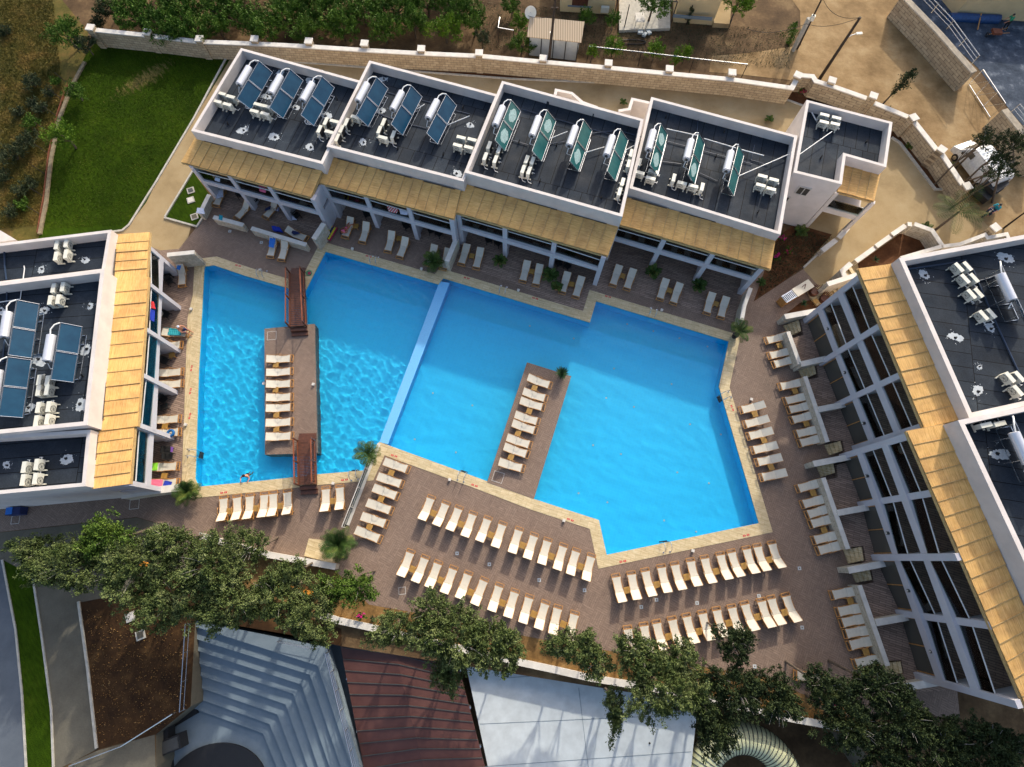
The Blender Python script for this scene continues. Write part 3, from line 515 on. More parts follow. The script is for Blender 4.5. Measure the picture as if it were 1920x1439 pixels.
def facade(root, cols, zb, ii, ztop, zi, zfloor=0.0, zbs=None, cw=0.38, cd=0.5, bh=0.5, front=False):
    """columns, beams, balcony slabs, glass rails and rear glazing. cols: px at height zb[0]; ii: inner wall line px at zi."""
    pts = [V2(G(a, b, zb[0])) for a, b in cols]; w1, w2 = V2(G(*ii[0], zi)), V2(G(*ii[1], zi)); wd_ = (w2 - w1).normalized(); nrm = Vector((-wd_.y, wd_.x))
    if nrm.dot(pts[0] - w1) < 0: nrm = -nrm
    def towall(p, gap=0.0): d = (p - w1).dot(nrm); return p - nrm * (d - gap)
    A, B = pts[0], pts[-1]
    for p in pts:
        s = MB(); q = p - nrm * cd / 2; s.box((q.x, q.y, (zfloor + ztop) / 2), (cw, cd, ztop - zfloor), math.atan2(wd_.y, wd_.x)); s.build('column', 'frame', root)
    for z in zb:
        s = MB(); o = -nrm * 0.14; s.beam((A.x + o.x, A.y + o.y, z - bh / 2), (B.x + o.x, B.y + o.y, z - bh / 2), 0.30, bh); s.build('beam', 'frame', root)
        s = MB(); a, b = A - nrm * 0.30, B - nrm * 0.30; c, d = towall(B, 0.02), towall(A, 0.02); s.prism([a, b, c, d], z - 0.3, z - 0.04); s.build('balcony_slab', 'frame', root)
        s = MB(); s.prism([a - nrm * .0, b, c, d], z - 0.02, z - 0.02); s.build('balcony_floor', 'deckplank', root)
    for i, p in enumerate(pts):    # party screens
        q = towall(p, 0.03); s = MB(); a = p - nrm * cd; full = (i in (0, len(pts) - 1))
        for z0, z1 in zip([zfloor] + list(zb), [z_ - bh for z_ in zb] + [ztop - 0.1]):
            s.beam((a.x, a.y, (z0 + z1) / 2), (q.x, q.y, (z0 + z1) / 2), 0.16, z1 - z0)
        s.build('party_wall', 'frame', root)
    n = len(pts)
    for z in zb:                   # glass railings between the columns
        for p, q in zip(pts[:-1], pts[1:]):
            a, b = p.lerp(q, 0.06) - nrm * 0.12, q.lerp(p, 0.06) - nrm * 0.12
            s = MB(); s.beam((a.x, a.y, z + 0.5), (b.x, b.y, z + 0.5), 0.015, 0.96); g = s.build('glass_railing', 'glass', root)
            s = MB(); s.beam((a.x, a.y, z + 1.0), (b.x, b.y, z + 1.0), 0.06, 0.04); s.build('handrail', 'whitepipe', g)
    for z0 in [zfloor] + list(zb):  # rear sliding doors
        for p, q in zip(pts[:-1], pts[1:]):
            a, b = towall(p.lerp(q, 0.14), 0.04), towall(q.lerp(p, 0.14), 0.04)
            if front and z0 == zfloor: a, b = p.lerp(q, 0.07) - nrm * 0.3, q.lerp(p, 0.07) - nrm * 0.3
            s = MB(); s.beam((a.x, a.y, z0 + 1.15), (b.x, b.y, z0 + 1.15), 0.04, 2.25); g = s.build('glass_door', 'darkglass', root)
            s = MB()
            for k in (0, 0.5, 1): m_ = a.lerp(b, k) + nrm * 0.03; s.box((m_.x, m_.y, z0 + 1.15), (0.06, 0.06, 2.2), math.atan2(wd_.y, wd_.x))
            s.build('door_frame', 'wood', g)
    return pts, nrm, w1, w2
north = []
def nblock(lab, roof, z, io, ii, cols, n=14):
    r = thing('terrace_building', lab, 'building', V2(G(*roof[0], 0)).to_3d(), 0, 'white flat-roofed blocks of the north wing')
    block(r, roof, z, 'roofN'); pergola(r, io, ii, 'reedN', n=n); facade(r, cols, [2.85], ii, 4.5, 5.05); north.append(r); return r
b1 = nblock('leftmost white block of the north wing, beside the lawn, three solar heaters on top', [(451.7, 90.3), (680, 153), (605, 308), (358, 245.6)], 6.0, [(339.4, 303.7), (583, 370)], [(364.5, 260), (604, 321)], [(377.5, 337.5), (447.5, 356), (520, 376), (598, 398)])
b2 = nblock('second white block of the north wing, above the yellow and crimson float', [(692.4, 113.6), (935, 178), (869.4, 340.7), (611.9, 274.7)], 6.15, [(596.6, 342), (851, 411)], [(621.6, 294.5), (864, 358)], [(617, 371), (693.7, 391), (772.5, 414), (850, 436)])
b3 = nblock('tallest middle white block of the north wing with four solar heaters on its roof', [(941.3, 151.9), (1207, 224), (1167, 407), (870.7, 323.6)], 6.4, [(851, 397), (1139.4, 480)], [(870.7, 345), (1158.7, 426)], [(862, 424), (946.6, 448), (1036.4, 474.7), (1125, 503.8)])
b4 = nblock('right white block of the north wing with three narrow solar heaters and glazed balconies', [(1221, 182), (1495.3, 254.9), (1463.6, 440.4), (1180, 353)], 5.9, [(1160.6, 420.6), (1445, 505)], [(1176.4, 370.4), (1454, 448)], [(1148, 444), (1235.8, 469.4), (1324.3, 495.8), (1412.8, 522)])
r = thing('corner_building', 'small white L-shaped end building with a short reed porch beside the forecourt', 'building', V2(G(1512, 187)).to_3d()); b5 = r
block(r, [(1512.4, 187.5), (1673.6, 229.3), (1661.7, 314), (1585.9, 292.7), (1578.5, 346), (1488, 323.6)], 6.0, 'roofN')
pergola(r, [(1570.6, 359), (1639, 377.7)], [(1583.8, 307.7), (1651, 323.6)], 'reedN', 4.8, 5.1, 4)
o1, o2 = G(1570.6, 359, 4.8), G(1639, 377.7, 4.8); i1, i2 = G(1583.8, 307.7, 5.1), G(1651, 323.6, 5.1)
s = MB(); w = (V2(o2) - V2(o1)).normalized()
for p in (o1, o2): s.box((p.x, p.y, 2.35), (0.3, 0.3, 4.7), math.atan2(w.y, w.x))
s.build('column', 'wall', r)
s = MB(); s.beam((o1.x, o1.y, 2.6), (o2.x, o2.y, 2.6), 0.24, 0.55); s.build('beam', 'wall', r)
s = MB(); s.prism([V2(o1), V2(o2), V2(i2), V2(i1)], 2.45, 2.8); s.build('balcony_slab', 'wall', r)
s = MB(); s.beam((o1.x, o1.y, 3.3), (o2.x, o2.y, 3.3), 0.02, 0.9); g = s.build('glass_railing', 'glass', r); s = MB(); s.beam((o1.x, o1.y, 3.78), (o2.x, o2.y, 3.78), 0.05, 0.04); s.build('handrail', 'steel', g)
s = MB(); a, b = i1.lerp(i2, .12), i1.lerp(i2, .88); n_ = Vector((w.y, -w.x)) * 0.04
for z in (1.2, 3.9): s.beam((a.x + n_.x, a.y + n_.y, z), (b.x + n_.x, b.y + n_.y, z), 0.05, 2.2)
s.build('glass_door', 'darkglass', r)
# small windows in the south face of the corner building
fa, fb = G(1488, 323.6, 6.0), G(1578.5, 346, 6.0); d = (V2(fb) - V2(fa)).normalized(); nn = Vector((d.y, -d.x))
for k, z in ((0.38, 4.35), (0.12, 2.9)):
    p = V2(fa).lerp(V2(fb), k + 0.04) + nn * 0.02; s = MB(); s.beam((p.x - d.x * .42, p.y - d.y * .42, z), (p.x + d.x * .42, p.y + d.y * .42, z), 0.06, 0.8); g = s.build('window', 'darkglass', r)
    s = MB(); q = p + nn * 0.03
    for e in (-.46, .46, 0): s.box((q.x + d.x * e, q.y + d.y * e, z), (0.06, 0.08, 0.9), math.atan2(d.y, d.x))
    for e in (-.43, .43): s.beam((q.x - d.x * .46, q.y - d.y * .46, z + e), (q.x + d.x * .46, q.y + d.y * .46, z + e), 0.08, 0.06)
    s.build('window_frame', 'cap', g)

# west wing
r = thing('west_building', 'white stepped block left of the pool with flat black roofs and yellow reed awning', 'building', V2(G(100, 700)).to_3d()); bw = r
block(r, [(209, 431), (196, 509), (-190, 557), (-190, 480)], 5.8, 'roofL'); block(r, [(196, 505), (163.7, 797.5), (-190, 832), (-190, 554)], 6.4, 'roofL', th=0.28, rec=1.0); block(r, [(170, 806), (160, 912), (-190, 944), (-190, 828)], 5.8, 'roofL')
pergola(r, [(280, 435.6), (274.7, 521)], [(219, 439.8), (212.6, 526)], 'reedL', n=5); pergola(r, [(277.9, 519.6), (257.5, 799.8)], [(216.6, 525), (190.7, 808)], 'reedL', n=11); pergola(r, [(252, 799), (243, 908)], [(184, 808), (173, 917)], 'reedL', n=5)
facade(r, [(300, 481), (301.5, 548.7), (298.5, 633), (293, 716), (285, 806)], [2.85], [(217, 470), (191, 808)], 4.5, 5.05, cw=0.34)
facade(r, [(281, 808), (274.7, 912)], [2.85], [(184, 808), (173, 917)], 4.5, 5.05, cw=0.34)
# far left triangular wall top
s = MB(); s.prism(GL([(-80, 400), (0, 432), (30, 450), (-60, 462)], 4.0), 0, 4.0); tag(s.build('annex_wall', 'wall'), 'pale annex wall poking in at the left edge above the west roof', 'wall')

# east wing (three storeys)
r1 = thing('east_building', 'upper white three-storey block right of the pool with a tilted reed awning', 'building', V2(G(1700, 600)).to_3d())
ra = GL([(1685.5, 484), (1817.5, 784.5), (2100, 722), (2075, 412)], 9.7); block(r1, None, 9.7, 'roofR', th=0.3, rec=0.9, wpts=ra)
pergola(r1, [(1608.8, 503.8), (1733, 803)], [(1675, 494.5), (1800, 787)], 'reedR', 8.5, 8.9, 12)
facade(r1, [(1540, 576), (1571, 660), (1605, 742), (1640, 828)], [3.3, 6.05], [(1675, 494.5), (1800, 787)], 8.45, 8.9, 0.6, cw=0.40, cd=0.32, bh=0.62, front=True)
r2 = thing('east_building', 'lower white three-storey block at the right edge with long reed awning and grid of balconies', 'building', V2(G(1800, 1000)).to_3d())
p0, p1 = G(1796.4, 788.5, 10.1), G(1930, 1075, 10.1); dv = (p1 - p0).normalized(); pe = p0 + dv * 15.5; nv = Vector((dv.y, -dv.x, 0)); nv = nv if nv.x > 0 else -nv
block(r2, None, 10.1, 'roofR', th=0.3, rec=0.9, wpts=[p0, pe, pe + nv * 12, p0 + nv * 12])
pergola(r2, [(1701, 808.8), (1930, 1340)], [(1771, 796), (1990, 1300)], 'reedR', 8.5, 8.9, 18)
facade(r2, [(1615.5, 845), (1652.4, 940), (1681.5, 1046), (1731.7, 1156.7), (1771, 1283.5)], [3.3, 6.05], [(1771, 796), (1990, 1300)], 8.45, 8.9, 0.6, cw=0.42, cd=0.32, bh=0.62, front=True)
for q in ((1554, 617), (1586, 699), (1621, 794), (1627, 893), (1666, 1000), (1705.5, 1108), (1748, 1222)):
    p = G(*q, 3.1); t_ = thing('wall_lamp', 'x', 'wall lamp', p, 0, 'round bulkhead lamps on the first beam of the east wing'); s = MB()
    s.cyl((p.x - 0.14, p.y, p.z), (p.x + 0.02, p.y, p.z), 0.11, 12); s.build('lamp_ring', 'grille', t_); s = MB(); s.cyl((p.x - 0.17, p.y, p.z), (p.x - 0.141, p.y, p.z), 0.06, 10); s.build('lamp_glass', 'cap', t_)
    i = [617, 699, 794, 893, 1000, 1108, 1222].index(q[1]); t_['label'] = 'round lamp on the east wing first beam, %s from the top' % ORD[i]

# roof sealant patches, cables, vent stubs
def patch(parent, px, z, rad, seed, elong=1.0, ang=0.0):
    rg = random.Random(seed); p = G(*px, z); s = MB(); n = 56; o, i_ = [], []; ph = [rg.uniform(0, 6.28) for _ in range(5)]
    for k in range(n):
        a = 2 * math.pi * k / n; R_ = rad * max(0.32, 0.66 + 0.20 * math.sin(a + ph[0]) + 0.12 * math.sin(2 * a + ph[1]) + 0.05 * math.sin(5 * a + ph[2]) + 0.05 * math.sin(11 * a + ph[3]) + 0.10 * (rg.random() - .5)); x, y = R_ * math.cos(a) * elong, R_ * math.sin(a); o.append((p.x + x * math.cos(ang) - y * math.sin(ang), p.y + x * math.sin(ang) + y * math.cos(ang)))
        R_ = rad * (0.18 + 0.08 * rg.random()); i_.append((p.x + R_ * math.cos(a), p.y + R_ * math.sin(a)))
    s.prism(o, z + 0.006, z + 0.006, [i_])
    for k in range(12): a, d_ = rg.random() * 6.28, rad * (0.8 + rg.random() ** 1.5 * 0.7); rr_ = rad * 0.06 * rg.random() + 0.008; s.prism([(p.x + d_ * math.cos(a) + rr_ * math.cos(t_), p.y + d_ * math.sin(a) + rr_ * math.sin(t_)) for t_ in (0, 1.2, 2.4, 3.6, 4.8)], z + 0.006, z + 0.006)
    s.build('sealant_patch', 'sealant', parent); s = MB(); s.cyl((p.x, p.y, z + 0.01), (p.x, p.y, z + 0.14), 0.05, 8); s.build('vent_stub', 'black', parent)
PAT = [(b1, 5.15, [(457, 245, .45), (516, 258, .6), (583, 277, .5), (464, 238, .2), (527, 135, .5), (584, 152, .55), (502, 182, .4), (554, 203, .45), (610, 218, .6), (575, 230, .3)]),
       (b2, 5.3, [(720, 149, .4), (714, 210, .5), (682, 268, .45), (882, 234, .35), (856, 326, .5)]),
       (bw, 4.95, [(159, 487, .35), (79, 505, .4), (14, 873, .35), (124, 860, .45)]), (bw, 5.4, [(84, 583, .45), (168, 574, .35), (163, 655, .55), (72, 674, .55), (150, 758, .6), (54, 765, .45), (2, 582, .4)]),
       (r1, 8.8, [(1886, 486, .55), (1735, 517, .5), (1858, 617, .45), (1791, 634, .45), (1836, 688, .25), (1834, 735, .5)]), (r2, 9.2, [(1870, 851, .55)])]
for r, z, L in PAT:
    for k, (x, y, rad) in enumerate(L): patch(r, (x, y), z, rad, k * 7 + int(x), 1.5 if k % 3 == 0 else 1.0, k)
for r, z, L in [(b1, 5.15, [(503, 152), (428, 234)]), (b2, 5.3, [(632, 188), (868, 204), (746, 281), (831, 292)]), (b3, 5.55, [(973, 269), (1043, 275), (1012, 342), (1127, 372), (1028, 196)]), (b4, 5.05, [(1248, 222), (1357, 249), (1341, 296), (1291, 352), (1420, 400), (1312, 370)]), (b5, 5.15, [(1623, 268), (1538, 298)]), (bw, 5.4, [(156, 706)])]:
    s = MB()
    for q in L: p = G(*q, z); s.cyl((p.x, p.y, z), (p.x, p.y, z + 0.22), 0.06, 8); s.cyl((p.x, p.y, z + 0.2), (p.x + .05, p.y + 0.12, z + 0.26), 0.05, 8)
    s.build('vent_pipe', 'black', r)
def pipe(parent, px, z, r=0.035, mat='whitepipe', name='pipe'):
    s = MB(); s.tube([G(*q, z + r) if len(q) == 2 else G(q[0], q[1], q[2]) for q in px], r, 6); s.build(name, mat, parent)
for px in ([(604, 195), (621, 185)], ): pipe(b1, px, 5.25)
for px in ([(702, 189), (718, 178)], [(772, 211), (796, 196)], [(836, 236), (880, 218)]): pipe(b2, px, 5.5)
for px in ([(1027, 262), (1064, 247)], [(1096, 287), (1133, 276)], [(1170, 284), (1196, 269)], [(965, 229), (973, 222)]): pipe(b3, px, 5.8)
for px in ([(1250, 242), (1310, 255)], [(1320, 260), (1380, 278)], [(1390, 281), (1432, 292)], [(1386, 330), (1490, 285)]): pipe(b4, px, 5.3)
pipe(b5, [(1499, 290), (1560, 247)], 5.6); pipe(b5, [(1522, 211), (1530, 226), (1540, 222)], 5.3, 0.05)
for r, z, L in [(b1, 5.17, [[(456, 106), (600, 140), (672, 165)], [(505, 198), (490, 200)]]), (b2, 5.32, [[(720, 172), (742, 178)], [(785, 187), (808, 193)], [(850, 207), (880, 214)], [(702, 211), (738, 224)], [(765, 233), (800, 241)]]), (b3, 5.6, [[(956, 262), (990, 272)], [(1027, 271), (1062, 265)], [(1110, 250), (1160, 245), (1205, 258)], [(960, 200), (1200, 268)]]), (b4, 5.1, [[(1310, 216), (1306, 255)], [(1240, 303), (1278, 308)], [(1312, 325), (1345, 340)], [(1250, 265), (1410, 308)], [(1415, 272), (1408, 300), (1440, 310)]])]:
    for px in L: pipe(r, px, z, 0.03, 'darkpipe', 'cable')
pipe(bw, [(8, 470), (9, 500), (12, 525)], 4.98, 0.06, 'darkpipe', 'cable'); pipe(bw, [(13, 545), (12, 600), (5, 680), (20, 668), (80, 665)], 5.42, 0.05, 'darkpipe', 'cable'); pipe(bw, [(45, 499), (46, 504), (43, 527)], 5.05); pipe(bw, [(40, 545), (38, 561), (0, 567)], 5.5)
pipe(r1, [(1690, 500), (1702, 505), (1780, 494), (1810, 488), (1824, 505), (1860, 590), (1920, 720)], 8.82, 0.06, 'darkpipe', 'cable'); pipe(r1, [(1824, 530), (1855, 522), (1870, 515)], 8.82, 0.05, 'darkpipe', 'cable')
for r, z, L in [(b1, 5.15, [(523, 118), (598, 136), (606, 138)]), (b2, 5.3, [(767, 150), (847, 170), (856, 172)]), (b3, 5.55, [(1026, 195), (1112, 218), (1121, 219)]), (b4, 5.05, [(1307, 215), (1398, 238), (1407, 239)]), (bw, 4.95, [(7, 469), (192, 445)])]:
    s = MB()
    for q in L: p = G(*q, z); s.cyl((p.x, p.y, z), (p.x, p.y, z + 0.3), 0.07, 10)
    s.build('chimney_cowl', 'steel', r)

# ------------------------------------------------------------------ roof equipment
def sky_ac():
    t_ = thing('air_conditioner', 'x', 'air conditioner'); s = MB(); s.box((0, 0, 0.42), (0.74, 0.28, 0.54)); s.build('casing', 'acwhite', t_)
    s = MB(); s.tube([(-0.12 + 0.24 * math.cos(a), -0.165, 0.42 + 0.24 * math.sin(a)) for a in [k * math.pi / 9 for k in range(18)]], 0.012, 4, closed=True)
    for a in range(4): a = a * math.pi / 4; s.beam((-0.12 - 0.23 * math.cos(a), -0.165, 0.42 - 0.23 * math.sin(a)), (-0.12 + 0.23 * math.cos(a), -0.165, 0.42 + 0.23 * math.sin(a)), 0.01, 0.01)
    s.build('fan_grille', 'grille', t_); s = MB(); s.box((0, 0.168, 0.42), (0.7, 0.012, 0.5)); s.build('coil', 'black', t_)
    for x in (-0.3, 0.3): s = MB(); s.box((x, 0, 0.05), (0.07, 0.52, 0.10)); s.build('foot', 'acwhite', t_)
    s = MB(); s.tube([(0.37, 0.0, 0.3), (0.55, 0.05, 0.28), (0.6, 0.15, 0.06), (0.62, 0.4, 0.03)], 0.025, 6); s.build('hose', 'whitepipe', t_); return t_
AC = sky_ac(); ac_first = [True]
def place_ac(px, z, rz, label, group):
    p = G(*px, z + 0.7); p.z = z
    if ac_first[0]: AC.location = p; AC.rotation_euler = (0, 0, rz); AC['label'] = label; AC['group'] = group; ac_first[0] = False
    else: dup(AC, p, rz, label, group)
def acs(z, rz, where, group, pts, nth=None):
    for k, q in enumerate(pts):
        w_ = (nth or ['upper left', 'upper right', 'lower left', 'lower right'])[k] if len(pts) <= 4 or nth else ORD[k]
        place_ac(q[:2], z, math.radians(q[2] if len(q) > 2 else rz), 'white air conditioner, %s of %s' % (w_, where), group)
gN, gW, gE = 'air conditioners on the north wing roofs', 'air conditioners on the west wing roofs', 'air conditioners on the east wing roofs'
q4 = ['back left one', 'back right one', 'front left one', 'front right one']
acs(5.15, -17, 'four by the lawn side, leftmost north roof', gN, [(414.7, 175), (432, 181), (406.8, 190), (425.8, 195.5)], q4)
acs(5.15, -17, 'four under the second heater, leftmost north roof', gN, [(483.5, 195.5), (499.6, 199.4), (476.4, 208), (496, 213)], q4)
acs(5.15, -17, 'four at the right wall, leftmost north roof', gN, [(610.6, 227, -105), (626.4, 227), (598.7, 241.7, -105), (617, 247)], q4)
acs(5.3, -17, 'four along the left wall, second north roof', gN, [(666, 219), (648.9, 228.5, -105), (639.6, 241.7, -105), (631.7, 257.5, -105)], ['topmost', 'second from top', 'third from top', 'lowest'])
acs(5.3, -17, 'four amid the second north roof', gN, [(718.8, 228.5, -105), (711, 243, -105), (717.5, 257.5), (737, 252, -105)], ['topmost', 'leftmost', 'frontmost', 'rightmost'])
acs(5.3, -17, 'four at the right wall, second north roof', gN, [(864.6, 257.5), (885, 261.5), (858, 272), (878.6, 276)], q4)
acs(5.55, -107, 'four at the left wall, tallest north roof', gN, [(917, 272), (935.4, 280), (909.8, 293), (928.8, 298.5)], q4)
acs(5.55, -107, 'four below the second heater, tallest north roof', gN, [(987.5, 298.5), (998.6, 301), (981, 317), (992, 319.6)], q4)
acs(5.55, -107, 'four at the right wall, tallest north roof', gN, [(1184, 286.6), (1179, 306.4), (1167.7, 340.7), (1161.9, 359)], ['topmost', 'second from top', 'third from top', 'lowest'])
acs(5.05, -17, 'four in the left corner, right north roof', gN, [(1199.4, 303.7, -107), (1200, 323.5), (1225, 321), (1220.5, 334)], ['backmost', 'leftmost', 'rightmost', 'frontmost'])
acs(5.05, -17, 'four below the middle heater, right north roof', gN, [(1264, 333, -107), (1279.4, 343), (1300.5, 348.7), (1317, 350, -107)], ['leftmost', 'second from left', 'third from left', 'rightmost'])
acs(5.05, -17, 'four at the right side, right north roof', gN, [(1430.6, 330), (1451.7, 336.8), (1427, 347), (1446.4, 354)], q4)
acs(5.15, -17, 'four on the small corner building', gN, [(1546.8, 215), (1569, 220.6), (1546, 228.5), (1566.6, 232)], q4)
q5 = ['back left one', 'back right one', 'front left one', 'front right one']
acs(4.95, 95, 'four on the topmost west roof', gW, [(105, 459), (123, 455), (104, 480), (122.5, 476)], q5)
acs(5.4, 95, 'four at the back wall, large west roof', gW, [(99, 540), (116.5, 537.5), (93, 562.5), (108, 561)], q5)
acs(5.4, 95, 'four below the right heater, large west roof', gW, [(72.5, 712.5), (88, 714), (71, 732.5), (87, 731)], q5)
acs(5.4, 95, 'four nearest the front, large west roof', gW, [(70.6, 764), (90, 762.5), (67, 789), (87.5, 786)], q5)
acs(4.95, 95, 'four on the lowest west roof', gW, [(44, 876), (67.5, 871), (42, 900), (65, 897.5)], q5)
acs(8.8, -60, 'eight on the upper east roof', gE, [(1799, 501), (1815, 499), (1810.6, 522.5), (1827.5, 521), (1822.5, 551), (1836, 549), (1845, 591), (1860, 587.5)], [a + ' in the ' + b + ' pair' for b in ('topmost', 'second', 'third', 'lowest') for a in ('left one', 'right one')])
acs(8.8, -60, 'three at the right edge, upper east roof', gE, [(1895, 707.5), (1912.5, 706), (1910, 732.5)], ['upper left', 'upper right', 'lowest'])
acs(9.2, 12, 'two by the back wall, lower east roof', gE, [(1850, 797), (1876, 794.5)], ['left', 'right'])

def heater(top, bot, z, mat, label, group, fog=(0, 0)):
    hz = 1.35; a, b = G(*top, z + hz), G(*bot, z + hz); d = (b - a); L = 4.15; d.normalize(); mid = (a + b) / 2; mid.z = z
    # local x runs from the top end to the bottom end, panels slope down to local +y
    rz = math.atan2(d.y, d.x); t_ = thing('solar_heater', label, 'solar heater', (0, 0, 0), 0, group); s = MB()
    for k, sx in enumerate((-1, 1)):
        x0, x1 = sx * 0.04, sx * (L / 2); x0, x1 = min(x0, x1), max(x0, x1); s = MB()
        q = [(x0, 0.0, hz), (x1, 0.0, hz), (x1, 0.82, 0.46), (x0, 0.82, 0.46)]; s.slab(q, 0.08); p = s.build('collector', mat, t_)
        s = MB(); up = Vector((0, 0, 0.012))
        for i in range(4): s.beam(Vector(q[i]) + up, Vector(q[(i + 1) % 4]) + up, 0.024, 0.085)
        s.build('collector_frame', 'steel', p)
        if fog[k]:
            s = MB(); c = Vector(((x0 + x1) / 2, 0.42, 0.9)); rg = random.Random(k + int(top[0])); o = []; i_ = []
            for j in range(16): an = j * math.pi / 8; R_ = 0.28 + 0.10 * rg.random(); o.append((c.x + 1.9 * R_ * math.cos(an), 0.42 + R_ * .8 * math.sin(an)))
            s.prism(o, 0, 0); s.v = [(x, y, hz - (y / 0.82) * (hz - 0.46) + 0.008) for x, y, _ in s.v]; s.build('condensation', 'fog', p)
    s = MB(); s.tube([(-1.15, -0.42, 1.42), (-1.12, -0.42, 1.42), (0.75, -0.42, 1.42), (0.78, -0.42, 1.42)], [0.22, 0.29, 0.29, 0.22], 18); tk = s.build('tank', 'tank', t_, True)
    s = MB(); s.cyl((0.78, -0.42, 1.42), (0.86, -0.42, 1.42), 0.12, 10); s.build('tank_cap', 'grille', tk)
    s = MB(); s.tube([(-1.15, -0.42, 1.55), (-1.5, -0.40, 1.62), (-1.85, -0.22, 1.58), (-2.05, 0.0, 1.42)], 0.045, 8); s.build('feed_pipe', 'whitepipe', t_, True)
    s = MB(); s.tube([(0.85, -0.42, 1.35), (1.15, -0.45, 1.0), (1.0, -0.1, 0.75), (0.95, 0.5, 0.5)], 0.03, 6); s.build('return_pipe', 'whitepipe', t_)
    s = MB()
    for x in (-1.6, -0.9, 0.5, 1.7):
        s.beam((x, 0.0, hz - .06), (x, -0.1, 0), 0.04, 0.04); s.beam((x, 0.78, 0.44), (x, 0.82, 0), 0.04, 0.04); s.beam((x, -0.1, 0.04), (x, 0.82, 0.04), 0.04, 0.04)
    s.beam((-1.6, 0.9, 0.06), (1.7, 0.9, 0.06), 0.04, 0.04); s.beam((-1.6, -0.1, 0.06), (1.7, -0.1, 0.06), 0.04, 0.04)
    for x in (-0.9, 0.5): s.beam((x, -0.42, 1.15), (x, -0.6, 0), 0.04, 0.04); s.beam((x, -0.42, 1.15), (x, -0.08, 0.3), 0.03, 0.03)
    s.build('stand', 'steel', t_)
    t_.location = mid; t_.rotation_euler = (0, 0, rz); return t_
HN = [(1, 'leftmost', b1, 5.15, U(1840, 437, 0, 0), U(1683, 705, 0, 0)), (1, 'middle', b1, 5.15, U(320, 495, 460, 0), U(172, 770, 460, 0)), (1, 'rightmost', b1, 5.15, U(545, 548, 460, 0), U(395, 820, 460, 0)),
      (2, 'leftmost', b2, 5.3, U(935, 548, 460, 0), U(785, 830, 460, 0)), (2, 'middle', b2, 5.3, U(1180, 608, 460, 0), U(1033, 890, 460, 0)), (2, 'rightmost', b2, 5.3, U(1428, 672, 460, 0), U(1287, 950, 460, 0)),
      (3, 'leftmost', b3, 5.55, U(75, 705, 940, 0), U(-50, 1010, 940, 0)), (3, 'second', b3, 5.55, U(328, 778, 940, 0), U(215, 1085, 940, 0)), (3, 'third', b3, 5.55, U(587, 848, 940, 0), U(482, 1155, 940, 0)), (3, 'rightmost', b3, 5.55, U(848, 915, 940, 0), U(748, 1225, 940, 0)),
      (4, 'leftmost', b4, 5.05, U(1133, 873, 940, 0), U(1052, 1185, 940, 0)), (4, 'middle', b4, 5.05, U(1400, 940, 940, 0), U(1322, 1250, 940, 0)), (4, 'rightmost', b4, 5.05, U(1683, 1022, 940, 0), U(1605, 1335, 940, 0))]
FOG = {6: (1, 1), 7: (1, 0), 8: (0, 1), 10: (1, 1), 11: (0, 1)}
for i, (bi, w_, r, z, a, b) in enumerate(HN):
    nm = {1: 'leftmost', 2: 'second', 3: 'tallest', 4: 'right'}[bi]
    heater(a, b, z, 'pvpanel' if bi < 3 else 'pvteal', '%s solar water heater with %s collectors on the %s north roof' % (w_, 'blue' if bi < 3 else 'teal', nm), 'solar water heaters on the north wing', FOG.get(i, (0, 0)))
for a, b, w_ in (((32, 565), (16, 664), 'upper left'), ((114, 607), (96, 710.6), 'right'), ((15, 672), (-2, 778), 'lower left')):
    heater(a, b, 5.4, 'pvpanel', '%s solar water heater with deep blue collectors on the large west roof' % w_, 'solar water heaters on the west wing')
heater((1876, 496), (1921, 592), 8.8, 'pvpanel', 'solar water heater seen from behind its silver tank on the upper east roof', 'solar water heaters on the east wing')
heater((1905, 797), (1950, 893), 9.2, 'pvpanel', 'solar water heater behind its silver tank on the lower east roof at the frame edge', 'solar water heaters on the east wing')

